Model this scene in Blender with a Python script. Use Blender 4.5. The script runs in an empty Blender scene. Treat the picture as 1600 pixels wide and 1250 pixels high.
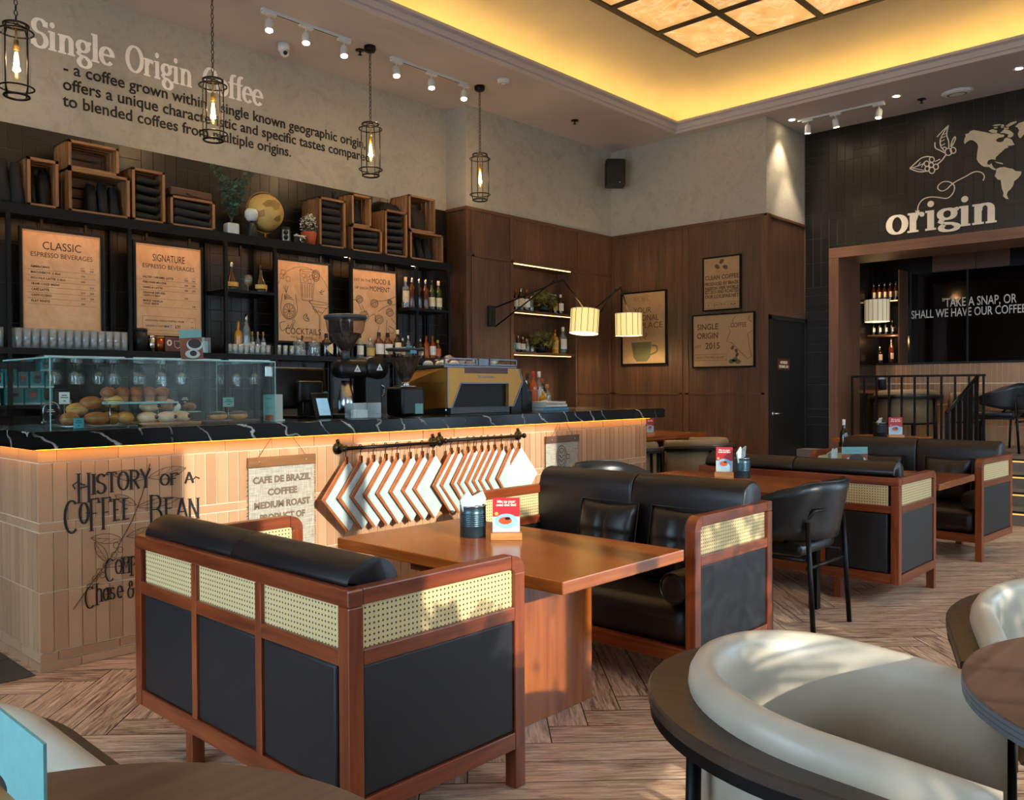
import bpy, bmesh, math, random
from mathutils import Vector, Matrix
random.seed(7)
PI = math.pi
sc = bpy.context.scene
COL = sc.collection

# ------------------------------------------------------------------ camera
YAW, PITCH, ROLL = math.radians(42.9226), math.radians(-0.81446), math.radians(0.28691)
F = Vector((math.cos(YAW)*math.cos(PITCH), math.sin(YAW)*math.cos(PITCH), math.sin(PITCH)))
R0 = Vector((math.sin(YAW), -math.cos(YAW), 0)); D0 = F.cross(R0)
if D0.z > 0: D0 = -D0
RR = R0*math.cos(ROLL) + D0*math.sin(ROLL); DD = -R0*math.sin(ROLL) + D0*math.cos(ROLL)
cd = bpy.data.cameras.new('camera'); cam = bpy.data.objects.new('camera', cd); COL.objects.link(cam)
cd.sensor_width = 36; cd.lens = 1325.6/1600*36; cd.clip_start = 0.02; cd.clip_end = 200
cam.matrix_world = Matrix(((RR.x, -DD.x, -F.x, 0), (RR.y, -DD.y, -F.y, 0), (RR.z, -DD.z, -F.z, 1.30), (0, 0, 0, 1)))
sc.camera = cam
# ------------------------------------------------------------------ world, sun, exposure
w = bpy.data.worlds.new('world'); sc.world = w; w.use_nodes = True
wb = w.node_tree.nodes['Background']; wb.inputs[0].default_value = (0.60, 0.79, 1.0, 1); wb.inputs[1].default_value = 7.0
sl = bpy.data.lights.new('sun', 'SUN'); sl.energy = 4.6; sl.color = (1.0, 0.93, 0.80); sl.angle = math.radians(0.5)
so = bpy.data.objects.new('sun', sl); COL.objects.link(so)
so.rotation_euler = Vector((0.18, 1.0, -0.36)).to_track_quat('-Z', 'Y').to_euler(); so.location = (0, -8, 6)
vs = sc.view_settings; vs.view_transform = 'Standard'; vs.look = 'None'; vs.gamma = 1.0; vs.exposure = 0.65
vs.use_curve_mapping = False
sc.cycles.max_bounces = 8; sc.cycles.transparent_max_bounces = 24; sc.cycles.transmission_bounces = 6
sc.cycles.sample_clamp_indirect = 6.0; sc.cycles.caustics_reflective = False; sc.cycles.caustics_refractive = False

# ------------------------------------------------------------------ materials
def lin(h):
    h = h.lstrip('#'); o = []
    for i in (0, 2, 4):
        c = int(h[i:i+2], 16)/255
        o.append(c/12.92 if c <= 0.04045 else ((c+0.055)/1.055)**2.4)
    return (o[0], o[1], o[2], 1)
MATS = {}
class NT:
    def __init__(s, name):
        m = bpy.data.materials.new(name); m.use_nodes = True; s.m = m; s.t = m.node_tree; s.n = s.t.nodes
        s.b = s.n['Principled BSDF']; MATS[name] = m
    def new(s, typ, **kw):
        nd = s.n.new(typ)
        for k, v in kw.items():
            if k in nd.inputs.keys(): nd.inputs[k].default_value = v
            else: setattr(nd, k, v)
        return nd
    def link(s, a, b): s.t.links.new(a, b)
    def math(s, op, a, b=None, clamp=False):
        nd = s.n.new('ShaderNodeMath'); nd.operation = op; nd.use_clamp = clamp
        for i, v in enumerate((a, b)):
            if v is None: continue
            if isinstance(v, (int, float)): nd.inputs[i].default_value = v
            else: s.link(v, nd.inputs[i])
        return nd.outputs[0]
    def ramp(s, fac, stops):
        nd = s.n.new('ShaderNodeValToRGB'); e = nd.color_ramp.elements
        while len(e) < len(stops): e.new(0.5)
        for i, (p, c) in enumerate(stops): e[i].position = p; e[i].color = c if len(c) == 4 else (*c, 1)
        s.link(fac, nd.inputs[0]); return nd.outputs[0]
    def mix(s, fac, a, b, mode='MIX'):
        nd = s.n.new('ShaderNodeMix'); nd.data_type = 'RGBA'; nd.blend_type = mode
        for idx, v in ((0, fac), (6, a), (7, b)):
            if isinstance(v, (int, float)): nd.inputs[idx].default_value = v
            elif isinstance(v, tuple): nd.inputs[idx].default_value = v
            else: s.link(v, nd.inputs[idx])
        return nd.outputs[2]
    def coord(s, kind='UV', scale=(1, 1, 1), rot=(0, 0, 0)):
        tc = s.n.new('ShaderNodeTexCoord'); mp = s.n.new('ShaderNodeMapping')
        mp.inputs['Scale'].default_value = scale; mp.inputs['Rotation'].default_value = rot
        s.link(tc.outputs[kind], mp.inputs[0]); return mp.outputs[0]
    def noise(s, vec, scale=5, detail=4, rough=0.55, dist=0):
        nd = s.new('ShaderNodeTexNoise', Scale=scale, Detail=detail, Roughness=rough, Distortion=dist)
        s.link(vec, nd.inputs['Vector']); return nd.outputs['Fac']
    def attr(s, name='rnd'):
        nd = s.n.new('ShaderNodeAttribute'); nd.attribute_name = name; return nd.outputs['Fac']
    def bump(s, h, strength=0.2, dist=0.01):
        nd = s.new('ShaderNodeBump', Strength=strength, Distance=dist); s.link(h, nd.inputs['Height'])
        s.link(nd.outputs[0], s.b.inputs['Normal'])
    def set(s, col=None, rough=None, metal=None, spec=None, coat=None):
        if col is not None:
            if isinstance(col, tuple): s.b.inputs['Base Color'].default_value = col
            else: s.link(col, s.b.inputs['Base Color'])
        if rough is not None:
            if isinstance(rough, (int, float)): s.b.inputs['Roughness'].default_value = rough
            else: s.link(rough, s.b.inputs['Roughness'])
        if metal is not None: s.b.inputs['Metallic'].default_value = metal
        if spec is not None: s.b.inputs['Specular IOR Level'].default_value = spec
        if coat is not None: s.b.inputs['Coat Weight'].default_value = coat; s.b.inputs['Coat Roughness'].default_value = 0.15
        return s.m
def M(name): return MATS[name]
def plain(name, hexcol, rough=0.5, metal=0, var=0.12, scale=14, spec=None, coat=None, bump=0):
    k = NT(name); c = lin(hexcol)
    n = k.noise(k.coord('Object'), scale, 4)
    lo = tuple(x*(1-var) for x in c[:3]); hi = tuple(min(1, x*(1+var)) for x in c[:3])
    k.set(k.ramp(n, [(0.3, lo), (0.7, hi)]), rough, metal, spec, coat)
    if bump: k.bump(n, bump, 0.004)
    return k.m
def glow(name, hexcol, strength):
    k = NT(name); k.set(lin(hexcol), 0.5)
    k.b.inputs['Emission Color'].default_value = lin(hexcol); k.b.inputs['Emission Strength'].default_value = strength
    return k.m
def wood(name, dark, light, rough=0.35, us=2.0, vs_=38, coat=None, bump=0.06):
    k = NT(name); v = k.coord('UV', (us, vs_, 1))
    rn = k.attr(); cmb = k.new('ShaderNodeVectorMath', operation='ADD'); k.link(v, cmb.inputs[0])
    cx = k.n.new('ShaderNodeCombineXYZ'); k.link(k.math('MULTIPLY', rn, 37.0), cx.inputs[0]); k.link(k.math('MULTIPLY', rn, 91.0), cx.inputs[1])
    k.link(cx.outputs[0], cmb.inputs[1])
    n = k.noise(cmb.outputs[0], 1.0, 6, 0.6, 0.6); n2 = k.noise(cmb.outputs[0], 0.12, 3, 0.5)
    f = k.math('ADD', k.math('MULTIPLY', n, 0.7), k.math('MULTIPLY', n2, 0.3))
    k.set(k.ramp(f, [(0.34, lin(dark)), (0.66, lin(light))]), rough, coat=coat)
    k.bump(n, bump, 0.003); return k.m
def tile(name, c0, c1, rough=0.3, bump=0.05):
    k = NT(name); n = k.noise(k.coord('Object'), 9, 4)
    f = k.math('ADD', k.math('MULTIPLY', k.attr(), 0.65), k.math('MULTIPLY', n, 0.35))
    k.set(k.ramp(f, [(0.15, lin(c0)), (0.85, lin(c1))]), rough); k.bump(n, bump, 0.004); return k.m
def thin_glass(name, tint=(0.97, 0.98, 0.98, 1), f0=0.05, light_mix=0.0, light_mix_col=(0.6, 0.75, 0.8, 1)):  # diffuse share stands in for window light caught in the glass
    k = NT(name); k.n.remove(k.b)
    tr = k.new('ShaderNodeBsdfTransparent'); tr.inputs[0].default_value = tint
    gl = k.new('ShaderNodeBsdfGlossy', Roughness=0.03); lw = k.n.new('ShaderNodeLayerWeight'); mx = k.new('ShaderNodeMixShader')
    f = k.math('ADD', k.math('MULTIPLY', k.math('POWER', lw.outputs['Facing'], 4.0), 0.8), f0, True)
    base = tr
    if light_mix > 0:
        df = k.new('ShaderNodeBsdfDiffuse'); df.inputs[0].default_value = light_mix_col; m2 = k.new('ShaderNodeMixShader'); m2.inputs[0].default_value = light_mix
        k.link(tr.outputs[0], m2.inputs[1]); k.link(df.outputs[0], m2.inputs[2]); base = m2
    k.link(f, mx.inputs[0]); k.link(base.outputs[0], mx.inputs[1]); k.link(gl.outputs[0], mx.inputs[2])
    k.link(mx.outputs[0], k.n['Material Output'].inputs[0]); return k.m

# plaster
def plaster(name, a, b):
    k = NT(name); v = k.coord('Object'); n = k.noise(v, 2.2, 8, 0.62, 1.2); n2 = k.noise(v, 11, 6, 0.6, 1.5)
    f = k.math('ADD', k.math('MULTIPLY', n, 0.6), k.math('MULTIPLY', n2, 0.4))
    k.set(k.ramp(f, [(0.3, lin(a)), (0.5, lin(b)), (0.72, lin(a))]), 0.75); k.bump(n2, 0.12, 0.01); return k.m
plaster('plaster', '#918e84', '#a8a498')
plain('ceiling_paint', '#b4aca9', 0.85, var=0.03, scale=2)
plain('moulding_paint', '#bdb6b4', 0.8, var=0.03, scale=2)
plain('cove_paint', '#cfc3a2', 0.8, var=0.05, scale=2)
# wood wall panelling: fine vertical reeds
k = NT('reeded_wood'); v = k.coord('UV')
sp = k.n.new('ShaderNodeSeparateXYZ'); k.link(v, sp.inputs[0])
reed = k.math('SINE', k.math('MULTIPLY', sp.outputs[0], 2*PI/0.024))
g = k.noise(k.coord('UV', (42, 2.2, 1)), 1.0, 6, 0.65, 0.3); g2 = k.noise(k.coord('UV', (7, 0.5, 1)), 1.0, 3)
f = k.math('ADD', k.math('ADD', k.math('MULTIPLY', g, 0.55), k.math('MULTIPLY', g2, 0.45)), k.math('MULTIPLY', reed, 0.06))
k.set(k.ramp(f, [(0.32, lin('#372519')), (0.5, lin('#543a29')), (0.7, lin('#725239'))]), 0.42); k.bump(reed, 0.15, 0.004)
wood('trim_wood', '#4a3223', '#6a4832', 0.4)
wood('portal_wood', '#5a3d2b', '#7a5540', 0.45)
wood('furniture_wood', '#5c2410', '#984a25', 0.28, 2.0, 34, coat=0.25)
wood('table_wood', '#74350f', '#a65a22', 0.25, 1.6, 26, coat=0.3)
wood('walnut_top', '#4b332a', '#6f5346', 0.32, 1.5, 30)
wood('crate_wood', '#6d4728', '#a2744a', 0.6, 3, 30)
wood('block_wood', '#9a6432', '#cf9555', 0.45, 3, 30)
wood('clipboard_wood', '#8f4f2c', '#b4693d', 0.4, 3, 26)
wood('hanger_bar_wood', '#6b4424', '#8d5c30', 0.45, 3, 26)
wood('floor_plank', '#6b4f3f', '#b89272', 0.36, 3.0, 30, bump=0.35)
# plank colour: per-plank shade
k = NT('floor_oak'); v = k.coord('UV', (5.5, 62, 1)); rn = k.attr()
cx = k.n.new('ShaderNodeCombineXYZ'); k.link(k.math('MULTIPLY', rn, 57.0), cx.inputs[0]); k.link(k.math('MULTIPLY', rn, 133.0), cx.inputs[1])
ad = k.new('ShaderNodeVectorMath', operation='ADD'); k.link(v, ad.inputs[0]); k.link(cx.outputs[0], ad.inputs[1])
n = k.noise(ad.outputs[0], 1.0, 8, 0.68, 1.0); n2 = k.noise(ad.outputs[0], 0.14, 3)
f = k.math('ADD', k.math('ADD', k.math('MULTIPLY', n, 0.80), k.math('MULTIPLY', n2, 0.16)), k.math('MULTIPLY', rn, 0.06))
k.set(k.ramp(f, [(0.38, lin('#5f4535')), (0.49, lin('#bc967a')), (0.62, lin('#e8c9ab'))]), k.math('ADD', k.math('MULTIPLY', n, 0.3), 0.22)); k.bump(n, 0.3, 0.004)
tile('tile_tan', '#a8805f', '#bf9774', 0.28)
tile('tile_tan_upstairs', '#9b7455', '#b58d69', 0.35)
tile('tile_black', '#090706', '#14100d', 0.36)
tile('floor_tile_dark', '#2b2b29', '#3a3a37', 0.4)
plain('grout_pale', '#e3cfb4', 0.8)
plain('grout_grey', '#4f473d', 0.8)
plain('grout_floor', '#2b1f18', 0.8)
# marble
k = NT('black_marble'); v = k.coord('Object', (1, 1, 1.4), (0.3, 0.5, 0.4))
wv = k.new('ShaderNodeTexWave', Scale=1.9, Distortion=11.0, Detail=5.0); wv.inputs['Detail Scale'].default_value = 1.1; k.link(v, wv.inputs['Vector'])
n = k.noise(v, 3.0, 5)
ve = k.math('MULTIPLY', k.ramp(wv.outputs['Fac'], [(0.982, (0, 0, 0)), (0.998, (1, 1, 1))]), k.ramp(n, [(0.42, (0, 0, 0)), (0.62, (1, 1, 1))]))
k.set(k.mix(ve, lin('#050607'), lin('#c9c8c4')), 0.18, spec=0.2)
# leather etc
def leather(name, c, rough, bump=0.08):
    k = NT(name); v = k.coord('Object'); n = k.noise(v, 160, 2); n2 = k.noise(v, 7, 3)
    cc = lin(c); k.set(k.ramp(n2, [(0.3, tuple(x*0.88 for x in cc[:3])), (0.7, tuple(x*1.1 for x in cc[:3]))]), rough); k.bump(n, bump, 0.001); return k.m
leather('black_leather', '#181314', 0.40)
leather('panel_leather', '#18181b', 0.52)
leather('cream_leather', '#b8ac99', 0.36)
leather('tan_leather', '#8f7a5c', 0.5)
leather('chair_leather', '#15191d', 0.35)
# woven cane
k = NT('cane_weave'); v = k.coord('UV'); sp = k.n.new('ShaderNodeSeparateXYZ'); k.link(v, sp.inputs[0]); P_ = 2*PI/0.0155
su = k.math('SINE', k.math('MULTIPLY', sp.outputs[0], P_)); sv = k.math('SINE', k.math('MULTIPLY', sp.outputs[1], P_))
hole = k.math('MULTIPLY', k.math('MAXIMUM', su, 0.0), k.math('MAXIMUM', sv, 0.0))
hf = k.ramp(hole, [(0.20, (0, 0, 0)), (0.42, (1, 1, 1))])
su2 = k.math('SINE', k.math('MULTIPLY', sp.outputs[0], P_*3)); sv2 = k.math('SINE', k.math('MULTIPLY', sp.outputs[1], P_*3))
wvv = k.math('ADD', k.math('MULTIPLY', k.math('ADD', su2, sv2), 0.2), 0.5)
straw = k.ramp(wvv, [(0.1, lin('#c0a56c')), (0.9, lin('#ecd5a2'))])
k.set(k.mix(hf, straw, lin('#2c2213')), 0.55); k.bump(hole, -0.3, 0.003)
wood('ring_walnut', '#2f241d', '#4a3a2f', 0.3, 1.5, 30)
plain('cane_back', '#3a2c18', 0.8)
# burlap
k = NT('burlap'); v = k.coord('UV'); n = k.noise(k.coord('UV', (180, 14, 1)), 1, 2); n2 = k.noise(k.coord('UV', (14, 180, 1)), 1, 2)
f = k.math('ADD', k.math('MULTIPLY', n, 0.5), k.math('MULTIPLY', n2, 0.5)); k.set(k.ramp(f, [(0.35, lin('#8a8172')), (0.65, lin('#b9b2a2'))]), 0.9); k.bump(f, 0.4, 0.003)
# paper boards
def paper(name, a, b, rough=0.7):
    k = NT(name); n = k.noise(k.coord('Object'), 6, 7, 0.7, 1.0); k.set(k.ramp(n, [(0.3, lin(a)), (0.7, lin(b))]), rough); return k.m
paper('kraft', '#d0a172', '#e6c095'); paper('poster_paper', '#a07f5a', '#b08e67'); paper('white_paper', '#aec0c0', '#c6d2d0'); paper('parchment', '#c8974f', '#e4c07a')
plain('ink_black', '#0e0b0a', 0.6); plain('ink_brown', '#3a2417', 0.7); plain('ink_sepia', '#5c4026', 0.8); plain('ink_burlap', '#6d5d4c', 0.9); plain('ink_burlap_brown', '#5a4031', 0.9)
plain('paint_white', '#e6ddcb', 0.6, var=0.05); plain('paint_white_grey', '#f4f2ee', 0.6, var=0.05); plain('ink_faint', '#4b3a2c', 0.75)
plain('black_metal', '#0b0b0c', 0.4, 0.4, spec=0.35); plain('matt_black', '#0c0c0d', 0.6); plain('iron', '#1a1715', 0.45, 0.7)
plain('bronze_frame', '#2e2117', 0.5, 0.3); plain('steel', '#b9bcc0', 0.22, 1.0, var=0.05); plain('chrome', '#d4d6d8', 0.08, 1.0, var=0.02)
plain('brass', '#a8853f', 0.3, 0.9); plain('copper', '#93502c', 0.3, 0.9); plain('gold_paint', '#ad7a30', 0.36, 0.5, var=0.05); plain('gunmetal', '#6a6d73', 0.35, 0.8)
plain('white_plastic', '#d8d8d4', 0.45, var=0.04); plain('black_plastic', '#0b0c0d', 0.42, spec=0.35); plain('grey_plastic', '#3a3d40', 0.4)
plain('tin_blue', '#3d5560', 0.35, 0.7, var=0.2); plain('tin_dark', '#20282b', 0.4, 0.6)
plain('door_black', '#0d0e0e', 0.4, var=0.1); plain('black_cloth', '#0c0c0e', 0.75, var=0.35, scale=20, bump=0.4); plain('brown_leatherette', '#4a3222', 0.5)
plain('terracotta', '#a8492c', 0.7, bump=0.2); plain('pot_white', '#c4cdca', 0.4); plain('leaf_dark', '#33482f', 0.6, var=0.4, scale=30); plain('leaf_blue', '#3d5f55', 0.6, var=0.35, scale=30)
plain('leaf_olive', '#6d7440', 0.6, var=0.4, scale=30); plain('petal_white', '#d5d8cf', 0.7); plain('stem', '#4a4a2c', 0.7)
plain('bun', '#c68a44', 0.5, var=0.35, scale=22, bump=0.2); plain('bun_pale', '#dcb074', 0.55, var=0.2, scale=22); plain('bun_brown', '#9c5b2c', 0.5, var=0.3, scale=22, bump=0.2)
plain('sugar_dust', '#dcb58e', 0.8, var=0.15, scale=40); plain('jam', '#3c1210', 0.25); plain('chocolate', '#2c1911', 0.3); plain('muffin', '#8d5a3e', 0.7, var=0.35, scale=40, bump=0.5); plain('muffin_case', '#a8724f', 0.8)
plain('lettuce', '#7c8a3a', 0.6, var=0.3); plain('teal_card', '#1f8f92', 0.55, var=0.06); plain('sky_card', '#6fa6a4', 0.6, var=0.06, scale=40); plain('red_card', '#b3202a', 0.5, var=0.05)
plain('blue_plate', '#8fb9d6', 0.4); plain('tomato', '#c2502c', 0.4); plain('card_photo_brown', '#7a4024', 0.5, var=0.3); plain('coffee_beans', '#1e120b', 0.5, var=0.5, scale=60, bump=0.8)
plain('red_cap', '#b01f25', 0.4); plain('orange_liquor', '#b5541d', 0.2, coat=0.6); plain('amber_liquor', '#4e1d0b', 0.15, coat=0.6); plain('green_bottle', '#16311f', 0.12, coat=0.8); plain('dark_bottle', '#0c0b0b', 0.12, coat=0.8)
plain('yellow_liquor', '#c98a12', 0.15, coat=0.8); plain('red_liquor', '#7e1b1c', 0.15, coat=0.8); plain('cork', '#b98d5a', 0.7); plain('label_cream', '#d8cba8', 0.6); plain('label_white', '#dcdcd6', 0.6); plain('label_teal', '#3a9aa2', 0.5); plain('label_gold', '#c8a24a', 0.5); plain('label_orange', '#c0622c', 0.5); plain('gold_foil', '#caa24b', 0.3, 0.7)
plain('globe_ocean', '#c2a25c', 0.4); plain('globe_land', '#8a6a2c', 0.5, var=0.4, scale=12); plain('book_blue', '#4d86a8', 0.5); plain('book_white', '#c9c6bd', 0.6); plain('map_cream', '#cfc4a6', 0.7, var=0.1, scale=6); plain('cup_green', '#5e5c38', 0.8); plain('espresso_wood', '#54241a', 0.4)
plain('grey_granite', '#2f3a3e', 0.3); plain('tray_metal', '#8f9596', 0.25, 0.8); plain('darkwall', '#0e0907', 0.25); plain('slat_wood', '#5a3214', 0.5); plain('step_stone', '#6f655c', 0.6); plain('edge_grey', '#565a60', 0.4)
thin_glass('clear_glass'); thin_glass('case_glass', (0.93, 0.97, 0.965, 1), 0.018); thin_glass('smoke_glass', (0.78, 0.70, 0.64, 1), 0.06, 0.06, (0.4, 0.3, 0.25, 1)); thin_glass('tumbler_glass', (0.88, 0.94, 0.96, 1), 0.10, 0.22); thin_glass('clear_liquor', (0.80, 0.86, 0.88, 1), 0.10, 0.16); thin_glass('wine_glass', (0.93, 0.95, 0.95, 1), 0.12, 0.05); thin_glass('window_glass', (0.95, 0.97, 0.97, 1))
plain('glass_edge', '#8fb8b2', 0.2)
k = NT('mirror_dark'); k.set(lin('#2a2320'), 0.06, 0.85)
glow('led_amber', '#ffb42c', 11.0); glow('led_cove', '#ffd27a', 14.0); glow('led_warm', '#ffc27a', 3.0); glow('led_shelf', '#ffb05a', 16.0); glow('led_step', '#ffcf70', 0.45)
glow('bulb_warm', '#ffb657', 26.0); glow('spot_face', '#ffe3b8', 40.0); glow('screen_blue', '#8fc3e0', 0.35)
k = NT('lamp_shade'); k.set(lin('#e8d49a'), 0.8); k.b.inputs['Emission Color'].default_value = lin('#f6dd8c'); k.b.inputs['Emission Strength'].default_value = 0.52
k = NT('lamp_shade_dim'); k.set(lin('#cfc2a8'), 0.8); k.b.inputs['Emission Color'].default_value = lin('#f0dcae'); k.b.inputs['Emission Strength'].default_value = 0.25  # upstairs shade given a faint glow of its own
# lit onyx panels of the ceiling light
k = NT('onyx_lit'); v = k.coord('Object'); n = k.noise(v, 1.6, 7, 0.6, 2.2); n2 = k.noise(v, 5, 4)
vein = k.ramp(k.math('ABSOLUTE', k.math('SUBTRACT', n, 0.5)), [(0.0, (1, 1, 1)), (0.035, (0, 0, 0))])
col = k.mix(k.math('MULTIPLY', vein, 0.35), k.ramp(n2, [(0.3, lin('#d79c52')), (0.7, lin('#f0c07a'))]), lin('#ffedc4'))
k.set(col, 0.4); k.link(col, k.b.inputs['Emission Color']); k.b.inputs['Emission Strength'].default_value = 0.6

# ------------------------------------------------------------------ mesh builder
class MB:
    def __init__(s):
        s.bm = bmesh.new(); s.ga = s.bm.faces.layers.int.new('ga'); s.rl = s.bm.faces.layers.float.new('rnd_f'); s.sm = s.bm.faces.layers.int.new('smo')
    def _fin(s, faces, grain, smooth, rnd):
        r = random.random() if rnd is None else rnd
        for f in faces: f[s.ga] = grain; f[s.rl] = r; f[s.sm] = 1 if smooth else 0; f.smooth = bool(smooth)
    def faces(s, verts, faces, M_=None, grain=-1, smooth=False, rnd=None):
        vv = [s.bm.verts.new((M_ @ Vector(v)) if M_ else v) for v in verts]; out = []
        for f in faces:
            try: out.append(s.bm.faces.new([vv[i] for i in f]))
            except ValueError: pass
        s._fin(out, grain, smooth, rnd); return vv, out
    def box(s, x0, x1, y0, y1, z0, z1, bev=0, seg=2, M_=None, smooth=None, rnd=None, grain=None):
        x0, x1 = min(x0, x1), max(x0, x1); y0, y1 = min(y0, y1), max(y0, y1); z0, z1 = min(z0, z1), max(z0, z1)
        g = grain if grain is not None else max(range(3), key=lambda i: (x1-x0, y1-y0, z1-z0)[i])
        vs_ = [(x, y, z) for z in (z0, z1) for y in (y0, y1) for x in (x0, x1)]
        fs = [(0, 2, 3, 1), (4, 5, 7, 6), (0, 1, 5, 4), (2, 6, 7, 3), (0, 4, 6, 2), (1, 3, 7, 5)]
        vv, ff = s.faces(vs_, fs, M_, g, False, rnd)
        r = ff[0][s.rl]
        if bev > 0:
            bev = min(bev, 0.49*min(x1-x0, y1-y0, z1-z0))
            ed = list({e for f in ff for e in f.edges})
            res = bmesh.ops.bevel(s.bm, geom=ed, offset=bev, segments=seg, profile=0.5, affect='EDGES')
            allf = set(res['faces']) | {f for v in vv if v.is_valid for f in v.link_faces} | {f for f in ff if f.is_valid}
            sm = (seg > 2) if smooth is None else smooth
            s._fin(allf, g, sm, r)
        return s
    def rbox(s, cx, cy, cz, sx, sy, sz, bev=0, seg=2, M_=None, smooth=None, rnd=None):
        return s.box(cx-sx/2, cx+sx/2, cy-sy/2, cy+sy/2, cz-sz/2, cz+sz/2, bev, seg, M_, smooth, rnd)
    def tube(s, pts, r, n=8, closed=False, M_=None, smooth=True, cap=True):
        pts = [Vector(p) for p in pts]; N = len(pts); rings = []
        rs = r if isinstance(r, (list, tuple)) else [r]*N
        up = None
        for i, p in enumerate(pts):
            a = pts[(i-1) % N] if (closed or i > 0) else p; b = pts[(i+1) % N] if (closed or i < N-1) else p
            d = (b-a); d = d.normalized() if d.length > 1e-9 else Vector((0, 0, 1))
            if up is None:
                up = Vector((0, 0, 1)) if abs(d.z) < 0.9 else Vector((1, 0, 0))
            u = (up - d*up.dot(d))
            if u.length < 1e-6: u = d.orthogonal()
            u.normalize(); up = u; v = d.cross(u)
            ring = []
            for j in range(n):
                t = 2*PI*j/n; q = p + (u*math.cos(t) + v*math.sin(t))*rs[i]
                ring.append(s.bm.verts.new((M_ @ q) if M_ else q))
            rings.append(ring)
        out = []
        for i in range(N if closed else N-1):
            A, B = rings[i], rings[(i+1) % N]
            for j in range(n): out.append(s.bm.faces.new((A[j], A[(j+1) % n], B[(j+1) % n], B[j])))
        if not closed and cap:
            out.append(s.bm.faces.new(list(reversed(rings[0])))); out.append(s.bm.faces.new(rings[-1]))
        s._fin(out, -1, smooth, None); return s
    def cyl(s, a, b, r, n=16, smooth=True, M_=None):
        s.tube([a, b], r, n, False, M_, smooth); return s
    def lathe(s, prof, n=20, loc=(0, 0, 0), M_=None, smooth=True, arc=None, cap=True):
        loc = Vector(loc); rings = []; full = arc is None
        a0, a1 = (0, 2*PI) if full else arc; cnt = n if full else n+1
        for r, z in prof:
            ring = []
            for j in range(cnt):
                t = a0 + (a1-a0)*j/n; q = loc + Vector((r*math.cos(t), r*math.sin(t), z)); ring.append(s.bm.verts.new((M_ @ q) if M_ else q))
            rings.append(ring)
        out = []
        for i in range(len(prof)-1):
            for j in range(n):
                k2 = (j+1) % cnt
                try: out.append(s.bm.faces.new((rings[i][j], rings[i][k2], rings[i+1][k2], rings[i+1][j])))
                except ValueError: pass
        if full and cap:
            for ring, p in ((list(reversed(rings[0])), prof[0]), (rings[-1], prof[-1])):
                if p[0] > 1e-5: out.append(s.bm.faces.new(ring))
        s._fin(out, -1, smooth, None); return s
    def prism(s, poly, M_, depth, smooth=False, rnd=None, grain=-1):
        n = len(poly); vs_ = [(p[0], p[1], 0) for p in poly] + [(p[0], p[1], depth) for p in poly]
        fs = [tuple(reversed(range(n))), tuple(range(n, 2*n))] + [(i, (i+1) % n, n+(i+1) % n, n+i) for i in range(n)]
        s.faces(vs_, fs, M_, grain, smooth, rnd); return s
    def sphere(s, c, r, nu=16, nv=10, M_=None, sc_=(1, 1, 1)):
        prof = [(max(1e-6, r*math.sin(PI*i/nv)), -r*math.cos(PI*i/nv)) for i in range(nv+1)]
        T = Matrix.Translation(c) @ Matrix.Diagonal((*sc_, 1)); s.lathe(prof, nu, (0, 0, 0), (M_ @ T) if M_ else T, cap=False); return s
    def sweep(s, prof, path, closed_prof=True, cap=True, smooth=True):
        # path: list of (point, normal) in plan; prof: (n, z, per-point fn allowed) lists evaluated per path point
        rings = []
        for i, (p, nrm) in enumerate(path):
            pr = prof(i) if callable(prof) else prof
            rings.append([s.bm.verts.new((p[0]+nrm[0]*a, p[1]+nrm[1]*a, b)) for a, b in pr])
        out = []; m = len(rings[0])
        for i in range(len(rings)-1):
            for j in range(m if closed_prof else m-1):
                out.append(s.bm.faces.new((rings[i][j], rings[i][(j+1) % m], rings[i+1][(j+1) % m], rings[i+1][j])))
        s._fin(out, 0, smooth, None)
        if cap and closed_prof:
            s._fin([s.bm.faces.new(list(reversed(rings[0]))), s.bm.faces.new(rings[-1])], 0, False, None)
        return s
    def text(s, body, size, M_, align='CENTER', off=0.0, ext=0.0008, res=3, sx=1.0, spacing=1.0, width=None, line=1.0):
        c = bpy.data.curves.new('txt', 'FONT'); c.body = body; c.size = size; c.align_x = align; c.offset = off; c.extrude = ext
        c.resolution_u = res; c.space_character = spacing; c.space_line = line
        o = bpy.data.objects.new('txt', c); me = o.to_mesh()
        vs_ = [Vector(v.co) for v in me.vertices]; fs = [tuple(p.vertices) for p in me.polygons]
        if width and vs_:
            xs = [v.x for v in vs_]; sx = width/(max(xs)-min(xs))
        for v in vs_: v.x *= sx
        s.faces(vs_, fs, M_, rnd=0.5); o.to_mesh_clear(); bpy.data.objects.remove(o); bpy.data.curves.remove(c); return s
    def strip(s, pts, M_, w0=0.01, ext=0.002, wfun=None, closed=False, taper=False):
        # flat ribbon of given width along a 2-D polyline
        N = len(pts)
        if N < 2: return s
        s.nst = getattr(s, 'nst', 0)+1; e0 = ext*(1+0.03*(s.nst % 13))
        L = []; Rr = []
        for i in range(N):
            a = pts[(i-1) % N] if (closed or i > 0) else pts[i]; b = pts[(i+1) % N] if (closed or i < N-1) else pts[i]
            dx, dy = b[0]-a[0], b[1]-a[1]; l = math.hypot(dx, dy) or 1e-9; nx, ny = -dy/l, dx/l
            ww = (wfun(dx/l, dy/l) if wfun else w0)/2
            if taper: ww *= max(0.15, math.sin(PI*min(1, max(0, (i+0.3)/(N-0.4)))))
            L.append((pts[i][0]+nx*ww, pts[i][1]+ny*ww)); Rr.append((pts[i][0]-nx*ww, pts[i][1]-ny*ww))
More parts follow.
